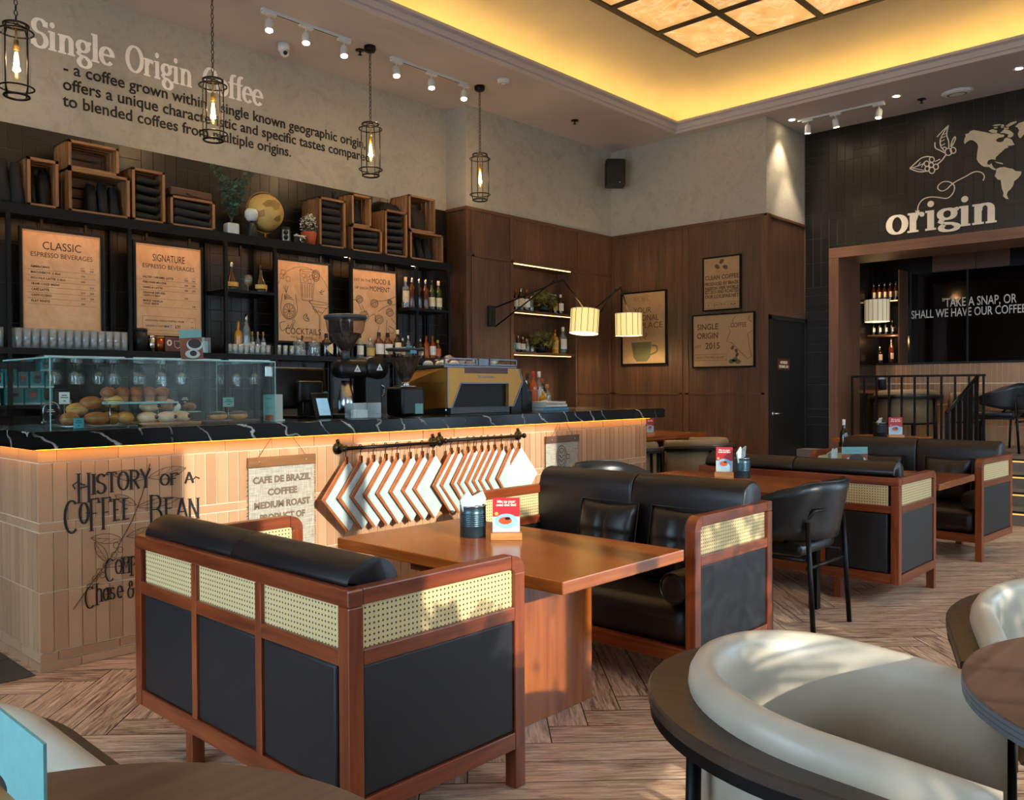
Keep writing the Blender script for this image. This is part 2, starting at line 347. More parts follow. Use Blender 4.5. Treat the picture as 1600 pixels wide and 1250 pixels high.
        for i in range(N if closed else N-1):
            j = (i+1) % N
            q = [L[i], Rr[i], Rr[j], L[j]]
            ar = sum(q[t][0]*q[(t+1) % 4][1]-q[(t+1) % 4][0]*q[t][1] for t in range(4))
            if ar < 0: q = q[::-1]
            ext = e0*(1+0.006*(i % 3)); vs_ = [(p[0], p[1], 0.0) for p in q] + [(p[0], p[1], ext) for p in q]
            s.faces(vs_, [(4, 5, 6, 7), (0, 1, 5, 4), (1, 2, 6, 5), (2, 3, 7, 6), (3, 0, 4, 7)], M_, rnd=0.5)
        return s
    def build(s, name, mat, parent=None, label=None, loc=None, rot=None):
        bmesh.ops.recalc_face_normals(s.bm, faces=s.bm.faces) if not getattr(s, 'keepn', False) else None
        me = bpy.data.meshes.new(name); uv = s.bm.loops.layers.uv.new('UVMap')
        for f in s.bm.faces:
            n = f.normal; a = max(range(3), key=lambda i: abs(n[i])); ax = [i for i in range(3) if i != a]; g = f[s.ga]
            if g in ax and ax[0] != g: ax = [ax[1], ax[0]]
            for l in f.loops: l[uv].uv = (l.vert.co[ax[0]], l.vert.co[ax[1]])
        rr = [f[s.rl] for f in s.bm.faces]
        s.bm.to_mesh(me); s.bm.free()
        at = me.attributes.new('rnd', 'FLOAT', 'FACE'); at.data.foreach_set('value', rr)
        me.materials.append(MATS[mat]); o = bpy.data.objects.new(name, me); COL.objects.link(o)
        if parent: o.parent = parent
        if label: o['label'] = label
        if loc: o.location = loc
        if rot: o.rotation_euler = rot
        return o
def empty(name, loc=(0, 0, 0), rz=0.0):
    o = bpy.data.objects.new(name, None); COL.objects.link(o); o.location = loc; o.rotation_euler = (0, 0, rz); o.empty_display_size = 0.1; return o
def tag(o, label, cat, group=None):
    o['label'] = label; o['category'] = cat
    if group: o['group'] = group
    return o
def thing(name, label, cat, loc=(0, 0, 0), rz=0.0, group=None): return tag(empty(name, loc, rz), label, cat, group)
def struct(o): o['kind'] = 'structure'; return o
def frame(o, xd, yd):      # plane frame: local x, y on a surface, z out of it
    x = Vector(xd); y = Vector(yd); z = x.cross(y); o = Vector(o)
    return Matrix(((x.x, y.x, z.x, o.x), (x.y, y.y, z.y, o.y), (x.z, y.z, z.z, o.z), (0, 0, 0, 1)))
def FY(x, y, z): return frame((x, y, z), (1, 0, 0), (0, 0, 1))        # faces -Y
def FX(x, y, z): return frame((x, y, z), (0, -1, 0), (0, 0, 1))       # faces -X
def arc(cx, cy, rx, ry, a0, a1, n=12):
    return [(cx+rx*math.cos(math.radians(a0+(a1-a0)*i/n)), cy+ry*math.sin(math.radians(a0+(a1-a0)*i/n))) for i in range(n+1)]
ORD = ['first', 'second', 'third', 'fourth', 'fifth', 'sixth', 'seventh', 'eighth', 'ninth', 'tenth', 'eleventh', 'twelfth', 'thirteenth', 'fourteenth', 'fifteenth', 'sixteenth', 'seventeenth', 'eighteenth', 'nineteenth', 'twentieth', 'twenty-first', 'twenty-second', 'twenty-third', 'twenty-fourth', 'twenty-fifth']
def light(kind, name, loc, energy, color, parent=None, size=0.03, spot=None, direction=None, blend=0.5):
    l = bpy.data.lights.new(name, kind); l.energy = energy; l.color = color
    if kind != 'AREA': l.shadow_soft_size = size
    if spot: l.spot_size = math.radians(spot); l.spot_blend = blend
    o = bpy.data.objects.new(name, l); COL.objects.link(o); o.location = loc
    if direction: o.rotation_euler = Vector(direction).to_track_quat('-Z', 'Y').to_euler()
    if parent: o.parent = parent
    return o

# ------------------------------------------------------------------ slab-serif stroke lettering
def glyph(ch):
    # strokes: (points) and serifs (x, y, halfwidth); x-height 0.66, cap 1.0; returns strokes, serifs, dots, advance
    X = 0.66; S = []; Z = []; D = []
    if ch == 'o': S = [arc(0.3, X/2, 0.25, X/2-0.03, 0, 360, 24)]; adv = 0.62
    elif ch == 'O': S = [arc(0.42, 0.5, 0.36, 0.47, 0, 360, 28)]; adv = 0.86
    elif ch == 'C': S = [arc(0.42, 0.5, 0.36, 0.47, 45, 315, 24), [(0.675, 0.83), (0.675, 0.65)]]; adv = 0.76
    elif ch == 'S': S = [arc(0.3, 0.74, 0.22, 0.23, 20, 262, 16) + arc(0.3, 0.26, 0.24, 0.25, 80, -165, 16), [(0.51, 0.93), (0.51, 0.74)], [(0.07, 0.27), (0.07, 0.06)]]; adv = 0.62
    elif ch == 'i': S = [[(0.16, 0), (0.16, X)]]; Z = [(0.16, 0.03, 0.16), (0.10, X-0.03, 0.10)]; D = [(0.16, 0.88, 0.1)]; adv = 0.36
    elif ch == 'n': S = [[(0.17, 0), (0.17, X)], [(0.19, 0.46)] + arc(0.36, 0.46, 0.17, 0.17, 150, 0, 9) + [(0.53, 0.3), (0.53, 0)]]; Z = [(0.17, 0.03, 0.16), (0.11, X-0.03, 0.1), (0.53, 0.03, 0.15)]; adv = 0.72
    elif ch == 'r': S = [[(0.17, 0), (0.17, X)], [(0.19, 0.42)] + arc(0.38, 0.42, 0.17, 0.2, 160, 70, 7)]; Z = [(0.17, 0.03, 0.17), (0.11, X-0.03, 0.1)]; D = [(0.44, 0.57, 0.075)]; adv = 0.54
    elif ch == 'l': S = [[(0.16, 0), (0.16, 1.0)]]; Z = [(0.16, 0.03, 0.16), (0.10, 0.97, 0.1)]; adv = 0.34
    elif ch == 'e': S = [[(0.07, 0.36), (0.53, 0.36)], arc(0.3, X/2, 0.24, X/2-0.03, 0, 320, 22)]; adv = 0.6
    elif ch == 'f': S = [[(0.2, 0), (0.2, 0.75)] + arc(0.36, 0.75, 0.16, 0.21, 180, 60, 8)]; Z = [(0.2, 0.03, 0.17), (0.22, X-0.03, 0.2)]; adv = 0.42
    elif ch == 'g': S = [arc(0.28, 0.44, 0.2, 0.19, 0, 360, 22), [(0.16, 0.26), (0.1, 0.17), (0.16, 0.1), (0.4, 0.07)] + arc(0.34, -0.12, 0.22, 0.17, 70, -250, 20), [(0.44, 0.56), (0.58, 0.62)]]; D = [(0.56, 0.6, 0.06)]; adv = 0.62
    elif ch == 'G': S = [arc(0.28, 0.47, 0.2, 0.16, 0, 360, 22), [(0.15, 0.31), (0.10, 0.24), (0.17, 0.17), (0.42, 0.14)] + arc(0.34, 0.02, 0.23, 0.11, 60, -240, 20), [(0.42, 0.57), (0.58, 0.62)]]; D = [(0.56, 0.6, 0.06)]; adv = 0.62
    else: adv = 0.34
    return S, Z, D, adv
def serif_text(mb, txt, M_, height, width, thick=0.15, thin=0.05, ext=0.004):
    tot = sum(glyph(c)[3] for c in txt); sx = width/tot; sy = height; x = 0
    tw = thick*sx; th = thin*sy
    for c in txt:
        S, Z, D, adv = glyph(c)
        wf = lambda dx, dy: th + (tw-th)*abs(dy)**1.3
        for st in S:
            p = [((x+a)*sx, b*sy) for a, b in st]; cl = len(p) > 20 and math.hypot(p[0][0]-p[-1][0], p[0][1]-p[-1][1]) < 1e-4
            mb.strip(p[:-1] if cl else p, M_, ext=ext, wfun=wf, closed=cl)
        for a, b, h in Z: mb.strip([((x+a-h)*sx, b*sy), ((x+a+h)*sx, b*sy)], M_, w0=0.065*sy, ext=ext*1.02)
        for a, b, r in D: mb.prism([((x+a+r*math.cos(t*PI/8))*sx, b*sy+r*1.05*sy*math.sin(t*PI/8)) for t in range(16)], M_, ext)
        x += adv
    return mb

# ------------------------------------------------------------------ room shell
ZC, YB, YP, XB, XD = 4.48, 7.20, 6.87, 9.38, 10.43
def herringbone(x0, x1, y0, y1, keep):
    wd, ln = 0.152, 0.912; c, s_ = math.cos(PI/4), math.sin(PI/4); g = 0.0022
    # lattice: horizontal plank at (k*wd + m*2*ln, k*wd), vertical plank at (k*wd + m*2*ln - wd, k*wd)
    for k_ in range(-110, 111):
        for m in range(-9, 10):
            bu = k_*wd + m*2*ln; bv = k_*wd
            for (ua, ub, va, vb, gr) in ((bu, bu+ln, bv, bv+wd, 0), (bu-wd+ln*0, bu, bv, bv+ln, 1)):
                pu = [(ua+g, va+g), (ub-g, va+g), (ub-g, vb-g), (ua+g, vb-g)]
                q = [((a*c + b*s_)+3.0, (-a*s_ + b*c)+2.0) for a, b in pu]
                cxm = sum(p[0] for p in q)/4; cym = sum(p[1] for p in q)/4
                if not keep(cxm, cym): continue
                yield q, gr
def build_floor():
    mb = MB(); mb.box(-3.2, 10.6, -2.8, 7.4, -0.12, -0.004)
    fl = struct(mb.build('floor', 'grout_floor'))
    pl = MB(); uvs = []
    keep = lambda x, y: -3.6 < x < 10.8 and -3 < y < 7.6 and not (x < 1.0 and y > 4.6)
    for q, gr in herringbone(0, 0, 0, 0, keep):
        pl.faces([(a, b, 0.0) for a, b in q], [(0, 1, 2, 3)], rnd=random.random())
        uvs.append(q)
    o = pl.build('floor_planks', 'floor_oak', fl); me = o.data; uv = me.uv_layers['UVMap'].data
    for p in me.polygons:      # grain runs along the plank
        vv = [me.vertices[i].co for i in p.vertices]; e = [(vv[(i+1) % 4]-vv[i]) for i in range(4)]
        kx = 0 if e[0].length > e[1].length else 1; d = e[kx].normalized(); t = Vector((-d.y, d.x, 0)); b0 = vv[0]
        for li, vi in zip(p.loop_indices, p.vertices):
            r_ = me.vertices[vi].co - b0; uv[li].uv = (r_.dot(d), r_.dot(t))
    dk = MB()
    for i in range(12):
        for j in range(9):
            x0 = 1.34-(i+1)*0.4; y0 = 4.21+j*0.36
            dk.box(x0, x0+0.395, y0, y0+0.355, 0.0005, 0.003)
    dk.build('floor_tiles_behind_bar', 'floor_tile_dark', fl)
build_floor()

def tiles(mb, M_, rects, depth=0.004, gap=0.004):
    for (u0, v0, u1, v1) in rects:
        u0 += gap/2; v0 += gap/2; u1 -= gap/2; v1 -= gap/2; c = min(0.0012, (u1-u0)/4, (v1-v0)/4)
        if u1-u0 < 0.004 or v1-v0 < 0.004: continue
        vs_ = [(u0, v0, 0), (u1, v0, 0), (u1, v1, 0), (u0, v1, 0), (u0+c, v0+c, depth), (u1-c, v0+c, depth), (u1-c, v1-c, depth), (u0+c, v1-c, depth)]
        mb.faces(vs_, [(4, 5, 6, 7), (0, 1, 5, 4), (1, 2, 6, 5), (2, 3, 7, 6), (3, 0, 4, 7)], M_)
def basket(u0, u1, v0, v1, mod=0.305, seed=1, clip=None):
    rg = random.Random(seed); out = []; u = u0
    while u < u1-0.01:
        v = v0 - rg.choice((0, 0.1, 0.2)); ub = min(u+mod, u1)
        while v < v1-0.005:
            if rg.random() < 0.62:
                for t in range(3): out.append((u+t*mod/3, v, u+(t+1)*mod/3, v+mod)); 
                v += mod
            else:
                for t in range(rg.choice((1, 1, 2, 3))): out.append((u, v, u+mod, v+mod/3)); v += mod/3
        u += mod
    res = []
    for a, b, c, d in out:
        a, b, c, d = max(a, u0), max(b, v0), min(c, u1), min(d, v1)
        if clip and c > clip[0]+0.004 and b < clip[1]: b = clip[1]
        if c-a > 0.01 and d-b > 0.01: res.append((a, b, c, d))
    return res
# bar wall: plaster above, black tile below
wb_ = MB(); wb_.box(-3.2, 6.65, YB, YB+0.2, 3.334, ZC+0.03); wl = struct(wb_.build('wall_left', 'plaster'))
t0 = MB(); t0.box(-3.2, 6.65, YB, YB+0.2, 0, 3.334); t0.build('tile_backing', 'grout_grey', wl)
t1 = MB(); tiles(t1, FY(0, YB, 0), basket(0.4, 6.65, 1.1, 3.334, seed=4)); t1.build('wall_tiles', 'tile_black', wl)
# projecting wall: plaster above, wood below with the shelf niche
NX0, NX1, NZ0, NZ1, ND = 7.43, 8.60, 1.05, 2.79, 0.30
pm = MB(); pm.box(6.65, 9.38, YP, YP+0.53, 3.345, ZC+0.03); wp = struct(pm.build('wall_left.001', 'plaster'))
pw = MB(); pw.box(6.65, NX0, YP, YP+0.53, 0, 3.335, grain=0); pw.box(NX1, 9.38, YP, YP+0.53, 0, 3.335, grain=0)
pw.box(NX0, NX1, YP, YP+0.53, NZ1, 3.335, grain=0); pw.box(NX0, NX1, YP, YP+0.53, 0, NZ0, grain=0); pw.box(NX0, NX1, YP+ND, YP+0.53, NZ0, NZ1, grain=0)
pw.build('wood_panelling', 'reeded_wood', wp)
pt = MB()
for x in (6.74, 7.385, 8.66, 9.34): pt.box(x-0.022, x+0.022, YP-0.012, YP, 0, 3.33)
pt.box(6.65, 9.38, YP-0.014, YP, 3.31, 3.345); pt.box(6.65, 9.38, YP-0.012, YP, 2.79, 2.815); pt.box(6.65, NX0, YP-0.012, YP, 1.215, 1.235); pt.box(NX1, 9.38, YP-0.012, YP, 1.215, 1.235)
pt.box(6.632, 6.66, YP-0.012, YB, 3.31, 3.345); pt.box(6.636, 6.672, YP-0.012, YP+0.03, 0, 3.34)
pt.build('panel_moulding', 'trim_wood', wp)
nsh = MB(); nsh.box(NX0, NX1, YP+0.01, YP+ND, 2.205, 2.24); nsh.box(NX0, NX1, YP+0.01, YP+ND, 1.70, 1.735); nsh.build('niche_shelf', 'trim_wood', wp)
nl = MB()
for z in (2.782, 2.198, 1.693): nl.box(NX0+0.01, NX1-0.08, YP+0.012, YP+0.03, z, z+0.008)
nl.build('niche_light_strip', 'led_warm', wp)
# back wall
bm_ = MB(); bm_.box(XB, XB+0.25, 4.62, 7.4, 3.345, ZC+0.03); bm_.box(XB+0.25, XD+0.1, 4.62, 4.87, 3.345, ZC+0.03)
wk = struct(bm_.build('wall_back', 'plaster'))
bw = MB(); bw.box(XB, XB+0.25, 4.62, 7.4, 0, 3.335, grain=1); bw.box(XB+0.25, XD+0.1, 4.62, 4.87, 2.19, 3.335, grain=0); bw.build('wood_panelling', 'reeded_wood', wk)
bt = MB()
for y in (6.83, 5.78, 5.69, 4.66): bt.box(XB-0.012, XB, y-0.022, y+0.022, 0, 3.33)
bt.box(XB-0.014, XB, 4.61, YP, 3.31, 3.345); bt.box(XB-0.012, XB, 4.61, YP, 1.205, 1.23); bt.box(XB-0.014, XB+0.05, 4.60, 4.64, 0, 3.345)
bt.box(XB, XD, 4.606, 4.62, 3.315, 3.345); bt.box(XB, XD, 4.606, 4.62, 2.15, 2.19); bt.box(XB+0.05, XB+0.09, 4.606, 4.62, 2.19, 3.345)
bt.build('panel_moulding', 'trim_wood', wk)
# black door in the return
dm = MB(); dm.box(XB+0.06, XD-0.02, 4.60, 4.66, 0.0, 2.10, 0.003); dr = struct(dm.build('door_1', 'door_black'))
df = MB(); df.box(XB+0.01, XB+0.06, 4.585, 4.64, 0, 2.15); df.box(XD-0.05, XD, 4.585, 4.64, 0, 2.15); df.box(XB+0.01, XD, 4.585, 4.64, 2.10, 2.15); df.build('door_frame', 'matt_black', dr)
dh = MB(); dh.tube([(XB+0.12, 4.60, 0.98), (XB+0.12, 4.545, 0.98), (XB+0.24, 4.545, 0.98)], 0.010); dh.cyl((XB+0.12, 4.60, 0.98), (XB+0.12, 4.592, 0.98), 0.026); dh.build('door_handle', 'chrome', dr)
dg = MB(); dg.box(XB+0.24, XB+0.56, 4.592, 4.60, 1.50, 1.64); dsn = dg.build('door_sign', 'espresso_wood', dr)
dl = MB(); dl.text('AUTHORIZED\nPERSONNEL ONLY', 0.05, FY(XB+0.40, 4.591, 1.575), width=0.26); dl.build('door_sign_lettering', 'paint_white', dsn)
# dark tiled wall with the wood portal
PY0, PZ0, PZ1 = 4.30, 0.0, 3.007
dk = MB(); dk.box(XD, XD+0.25, PY0, 4.62, 0, ZC+0.03); dk.box(XD, XD+0.25, -2.8, PY0, PZ1, ZC+0.03); wr = struct(dk.build('wall_right', 'grout_grey'))
dt = MB(); fx = FX(XD, 4.61, 0)
tiles(dt, fx, basket(0, 5.0, 0, ZC, seed=9, clip=(4.61-PY0, PZ1+0.002)))
dt.build('wall_tiles', 'tile_black', wr)
pf = MB(); pf.box(XD-0.02, XD+0.67, 4.18, PY0, 0, 2.883); pf.box(XD-0.021, XD+0.67, -2.8, PY0, 2.884, PZ1); struct(pf.build('trim_1', 'portal_wood'))
# room behind the portal
rb = MB(); rb.box(12.6, 12.8, -2.8, 4.9, 0.52, 3.2); wrb = struct(rb.build('wall_back.001', 'darkwall'))
tb = MB(); rects = []
for i in range(76): rects.append((i*0.064, 0.0, (i+1)*0.064, 0.24)); rects.append((i*0.064, 0.24, (i+1)*0.064, 0.515)); rects.append((i*0.064, 0.53, (i+1)*0.064, 0.805)); rects.append((i*0.064, 0.82, (i+1)*0.064, 1.09))
bk = MB(); bk.box(12.57, 12.6, -1, 4.9, 0.52, 1.61); bk.build('wainscot_backing', 'grout_pale', wrb)
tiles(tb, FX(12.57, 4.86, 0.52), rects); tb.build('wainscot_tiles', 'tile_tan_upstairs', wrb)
wr2 = MB(); wr2.box(11.1, 12.8, 4.5, 4.7, 0.52, 3.2); wr2.build('side_wall', 'darkwall', wrb)
mm = MB(); mm.box(12.585, 12.6, -1.0, 4.02, 1.63, 2.86); mm.build('mirror_panel', 'mirror_dark', wrb)
mj = MB()
for y in (4.03, 3.30, 2.30): mj.box(12.575, 12.6, y-0.012, y+0.012, 1.62, 2.9)
mj.box(12.56, 12.6, -1, 4.86, 1.60, 1.63); mj.build('mirror_trim', 'matt_black', wrb)
up = MB(); up.box(12.56, 12.6, 3.20, 3.74, 2.87, 3.16); up.box(12.56, 12.6, 2.80, 3.19, 2.87, 3.16); up.build('upper_panel', 'trim_wood', wrb)
rc = MB(); rc.box(10.6, 12.8, -2.8, 4.9, 3.2, 3.3); struct(rc.build('ceiling.001', 'darkwall'))
rsl = MB()
for i in range(16): rsl.box(11.2+i*0.085, 11.24+i*0.085, 3.3, 4.45, 3.10, 3.16)
rsl_o = rsl.build('ceiling_slats', 'slat_wood'); rsl_o.parent = bpy.data.objects['ceiling.001']
pfm = MB(); pfm.box(10.15, 12.8, -2.8, 4.9, 0.0, 0.52); pfo = struct(pfm.build('floor.001', 'step_stone'))
stp = MB()
for i, (xs, zt) in enumerate(((8.91, 0.13), (9.33, 0.26), (9.74, 0.39))): stp.box(xs, 10.15, -2.2, 2.62, zt-0.13, zt)
sto = struct(stp.build('trim_2', 'step_stone'))
stl = MB()
for xs, zt in ((8.91, 0.13), (9.33, 0.26), (9.74, 0.39), (10.15, 0.52)): stl.box(xs-0.012, xs, -2.2, 2.62, zt-0.028, zt-0.012)
stl.build('step_light_strip', 'led_step', sto)
nos = MB()
for xs, zt in ((8.91, 0.13), (9.33, 0.26), (9.74, 0.39), (10.15, 0.52)): nos.box(xs-0.02, xs+0.03, -2.2, 2.62, zt-0.012, zt+0.004)
nos.build('step_nosing', 'matt_black', sto)
# ceiling with cove
CX0, CX1, CY0, CY1 = 0.2, 9.24, -1.4, 5.77
cm = MB()
cm.box(-3.2, CX0, -2.8, 7.4, ZC, ZC+0.06); cm.box(CX1, 10.7, -2.8, 7.4, ZC, ZC+0.06); cm.box(CX0, CX1, CY1, 7.4, ZC, ZC+0.06); cm.box(CX0, CX1, -2.8, CY0, ZC, ZC+0.06)
cl = struct(cm.build('ceiling', 'ceiling_paint'))
def loops(mb, prof, smooth=False):
    rings = []
    for d, z in prof: rings.append([mb.bm.verts.new(p) for p in ((CX0+d, CY0+d, z), (CX1-d, CY0+d, z), (CX1-d, CY1-d, z), (CX0+d, CY1-d, z))])
    fs = []
    for a, b in zip(rings, rings[1:]):
        for i in range(4): fs.append(mb.bm.faces.new((a[i], a[(i+1) % 4], b[(i+1) % 4], b[i])))
    mb._fin(fs, 0, smooth, 0.5); return rings
ml = MB(); loops(ml, [(-0.02, ZC-0.002), (0.006, ZC-0.002), (0.006, ZC+0.03), (0.03, ZC+0.035), (0.03, ZC+0.09), (0.075, ZC+0.10), (0.075, ZC+0.125), (0.05, ZC+0.125), (0.05, ZC+0.10), (-0.25, ZC+0.07)]); struct(ml.build('trim_3', 'moulding_paint'))
cv = MB(); prof = [(-0.25, ZC+0.07), (-0.25, ZC+0.12)]
for i in range(13):
    t = PI/2*i/12; prof.append((-0.25+1.05*(1-math.cos(t)), ZC+0.14+0.36*math.sin(t)))
prof.append((0.88, 4.98)); rg = loops(cv, prof, True); f_ = cv.bm.faces.new(rg[-1]); cv._fin([f_], 0, False, 0.5); cvo = cv.build('ceiling_cove', 'cove_paint', cl)
led = MB(); d = -0.08; z = ZC+0.10
led.box(CX0+d, CX1-d, CY1-d-0.02, CY1-d, z, z+0.012); led.box(CX0+d, CX1-d, CY0+d, CY0+d+0.02, z, z+0.012); led.box(CX1-d-0.02, CX1-d, CY0+d, CY1-d, z, z+0.012); led.box(CX0+d, CX0+d+0.02, CY0+d, CY1-d, z, z+0.012)
tag(led.build('cove_light', 'led_cove'), 'yellow light strip hidden along the ceiling cove ledge', 'light')
# ceiling light panel
SX1, SY1, PXs, PYs = 8.27, 4.885, 0.80, 0.70
lp = thing('ceiling_light_panel', 'large gridded amber stone light panel in the raised ceiling', 'ceiling light')
NXp, NYp = 8, 7; lx0 = SX1-NXp*PXs; ly0 = SY1-NYp*PYs
gf = MB()
for i in range(NXp+1): gf.box(SX1-i*PXs-0.03, SX1-i*PXs+0.03, ly0-0.03, SY1+0.03, 4.935, 4.978)
for j in range(NYp+1): gf.box(lx0-0.03, SX1+0.03, SY1-j*PYs-0.03, SY1-j*PYs+0.03, 4.936, 4.977)
gf.build('grid_frame', 'bronze_frame', lp)
for i in range(NXp):
    for j in range(NYp):
        pn = MB(); pn.box(SX1-(i+1)*PXs+0.03, SX1-i*PXs-0.03, SY1-(j+1)*PYs+0.03, SY1-j*PYs-0.03, 4.955, 4.97); pn.build('stone_pane', 'onyx_lit', lp)
# off-frame walls with the windows that daylight comes through
sw = MB(); sw.box(-3.2, 0.93, -2.0, -1.7, 0, ZC); sw.box(3.95, 4.4, -2.0, -1.7, 0, ZC); sw.box(9.8, 10.7, -2.0, -1.7, 0, ZC); sw.box(4.4, 9.8, -2.0, -1.7, 3.25, ZC); sw.box(4.4, 9.8, -2.0, -1.7, 0, 0.12); sw.box(0.93, 3.95, -2.0, -1.7, 3.25, ZC); sw.box(0.93, 3.95, -2.0, -1.7, 0, 0.12)
struct(sw.build('wall_front', 'plaster'))
sg = MB(); sg.box(1.93, 2.05, -1.92, -1.78, 0.12, 3.25); sg.box(0.93, 3.95, -1.9, -1.8, 0.12, 0.18); sg.box(0.93, 3.95, -1.9, -1.8, 3.19, 3.25); sgo = struct(sg.build('window_1', 'matt_black'))
gg = MB(); gg.box(0.93, 3.95, -1.86, -1.85, 0.18, 3.19); gg.build('window_pane', 'window_glass', sgo)
sg = MB()
for x in (4.42, 6.2, 8.0, 9.74): sg.box(x, x+0.06, -1.92, -1.78, 0.12, 3.25)
sg.box(4.4, 9.8, -1.9, -1.8, 0.12, 0.18); sg.box(4.4, 9.8, -1.9, -1.8, 3.19, 3.25); sgo = struct(sg.build('fill_window', 'matt_black'))  # unseen window added to bring more sky light into the room
gg = MB(); gg.box(4.4, 9.8, -1.86, -1.85, 0.18, 3.19); gg.build('window_pane', 'window_glass', sgo)
wm = MB(); wm.box(-3.4, -3.2, -2.0, 0.3, 0, ZC); wm.box(-3.4, -3.2, 4.2, 7.4, 0, ZC); wm.box(-3.4, -3.2, 0.3, 4.2, 3.3, ZC); wm.box(-3.4, -3.2, 0.3, 4.2, 0, 0.3); struct(wm.build('wall_rear', 'plaster'))
wg = MB(); wg.box(-3.34, -3.26, 2.2, 2.3, 0.3, 3.3); wg.box(-3.34, -3.26, 0.3, 4.2, 0.3, 0.36); wg.box(-3.34, -3.26, 0.3, 4.2, 3.24, 3.3); wgo = struct(wg.build('window_2', 'matt_black'))
gg = MB(); gg.box(-3.305, -3.295, 0.3, 4.2, 0.36, 3.24); gg.build('window_pane', 'window_glass', wgo)

# ------------------------------------------------------------------ bar counter
bc = thing('bar_counter', 'long tan tiled bar counter with black marble top and amber light line', 'counter', (0, 0, 0))
CY, CE0, CE1, CB = 4.215, 1.355, 6.27, 5.12
cb = MB(); cb.box(CE0+0.008, CE1-0.008, CY+0.008, CB, 0.0, 1.03); cb.build('counter_core', 'grout_pale', bc)
def ctiles(u1):
    r = []; tw = 0.0625
    for (v0, v1) in ((0.09, 0.368), (0.368, 0.645), (0.69, 0.965)):
        u = 0
        while u < u1-0.002: r.append((u, v0, min(u+tw, u1), v1)); u += tw
    for (v0, v1, o) in ((0.0, 0.045, 0.1), (0.045, 0.09, 0.2), (0.645, 0.69, 0.12), (0.965, 1.03, 0.2)):
        u = -o
        while u < u1-0.002: r.append((max(0, u), v0, min(u+0.28, u1), v1)); u += 0.28
    return r
ct = MB(); tiles(ct, FY(CE0, CY+0.008, 0), ctiles(CE1-CE0), 0.006, 0.0045); tiles(ct, FX(CE0+0.008, CB, 0), ctiles(CB-CY), 0.006, 0.0045)
tiles(ct, frame((CE1-0.008, CY, 0), (0, 1, 0), (0, 0, 1)), ctiles(CB-CY), 0.006, 0.0045)
ct.build('tile_front', 'tile_tan', bc)
tp = MB(); tp.box(1.315, 6.49, 4.165, 5.14, 1.03, 1.112, 0.004); tp.build('marble_top', 'black_marble', bc)
ls = MB(); ls.box(1.34, 6.27, 4.180, 4.196, 1.0286, 1.0298); ls.box(1.325, 1.34, 4.19, 5.1, 1.0286, 1.0298); ls.build('light_line', 'led_amber', bc)
# painted lettering: strokes of an old-style display face
def deco(ch):
    Xs = {'H': [[(0.1, 0), (0.1, 1)], [(0.5, 0), (0.5, 1)], [(0.1, 0.5), (0.5, 0.56)]], 'I': [[(0.12, 0), (0.12, 1)]],
          'S': [arc(0.26, 0.75, 0.19, 0.22, 20, 265, 12)+arc(0.26, 0.25, 0.21, 0.25, 80, -160, 12)], 'T': [[(0.28, 0), (0.28, 1)], [(0.02, 0.9), (0.05, 1), (0.5, 1), (0.54, 0.9)]],
          'O': [arc(0.3, 0.5, 0.26, 0.46, 0, 360, 22)], 'R': [[(0.1, 0), (0.1, 1)], [(0.1, 0.97)]+arc(0.28, 0.73, 0.2, 0.24, 90, -90, 10)+[(0.12, 0.49)], [(0.25, 0.49), (0.52, 0)]],
          'Y': [[(0.28, 0), (0.28, 0.48), (0.02, 1)], [(0.28, 0.48), (0.54, 1)]], 'F': [[(0.1, 0), (0.1, 1)], [(0.1, 0.98), (0.46, 1.0), (0.48, 0.86)], [(0.1, 0.54), (0.38, 0.54)]],
          'A': [[(0.02, 0), (0.28, 1)], [(0.28, 1), (0.54, 0)], [(0.1, 0.34), (0.46, 0.34)]], 'C': [arc(0.36, 0.5, 0.32, 0.5, 50, 310, 18)],
          'E': [[(0.1, 0), (0.1, 1)], [(0.1, 0.98), (0.44, 0.98)], [(0.1, 0.5), (0.36, 0.5)], [(0.1, 0.02), (0.46, 0.02)]],
          'B': [[(0.1, 0), (0.1, 1)], [(0.1, 0.98)]+arc(0.28, 0.75, 0.18, 0.23, 90, -90, 8)+[(0.1, 0.52)], [(0.28, 0.52)]+arc(0.28, 0.27, 0.22, 0.25, 90, -90, 8)+[(0.1, 0.02)]],
          'N': [[(0.08, 0), (0.08, 1)], [(0.08, 1), (0.5, 0)], [(0.5, 0), (0.5, 1)]], 'M': [[(0.08, 0), (0.08, 1)], [(0.08, 1), (0.34, 0.3), (0.6, 1)], [(0.6, 1), (0.6, 0)]], 'P': [[(0.1, -0.25), (0.1, 1)], [(0.1, 0.97)]+arc(0.28, 0.7, 0.2, 0.27, 90, -90, 10)+[(0.12, 0.43)]],
          'h': [[(0.1, -0.2), (0.1, 1.25)], [(0.1, 0.7)]+arc(0.3, 0.62, 0.18, 0.26, 150, 0, 8)+[(0.48, 0)]], 'a': [arc(0.26, 0.42, 0.2, 0.4, 0, 360, 18), [(0.47, 0.85), (0.47, 0.05)]],
          's': [arc(0.22, 0.62, 0.15, 0.2, 20, 265, 10)+arc(0.22, 0.22, 0.17, 0.21, 80, -160, 10)], 'e': [[(0.08, 0.45), (0.46, 0.45)], arc(0.27, 0.43, 0.2, 0.42, 0, 315, 16)],
          '&': [arc(0.28, 0.85, 0.13, 0.2, -60, 250, 12)+arc(0.27, 0.25, 0.24, 0.38, 110, 400, 14)], ' ': []}
    wd = {'I': 0.24, 'S': 0.52, 'C': 0.72, 'M': 0.72, ' ': 0.34, 'O': 0.62}
    return Xs.get(ch, []), wd.get(ch, 0.6)
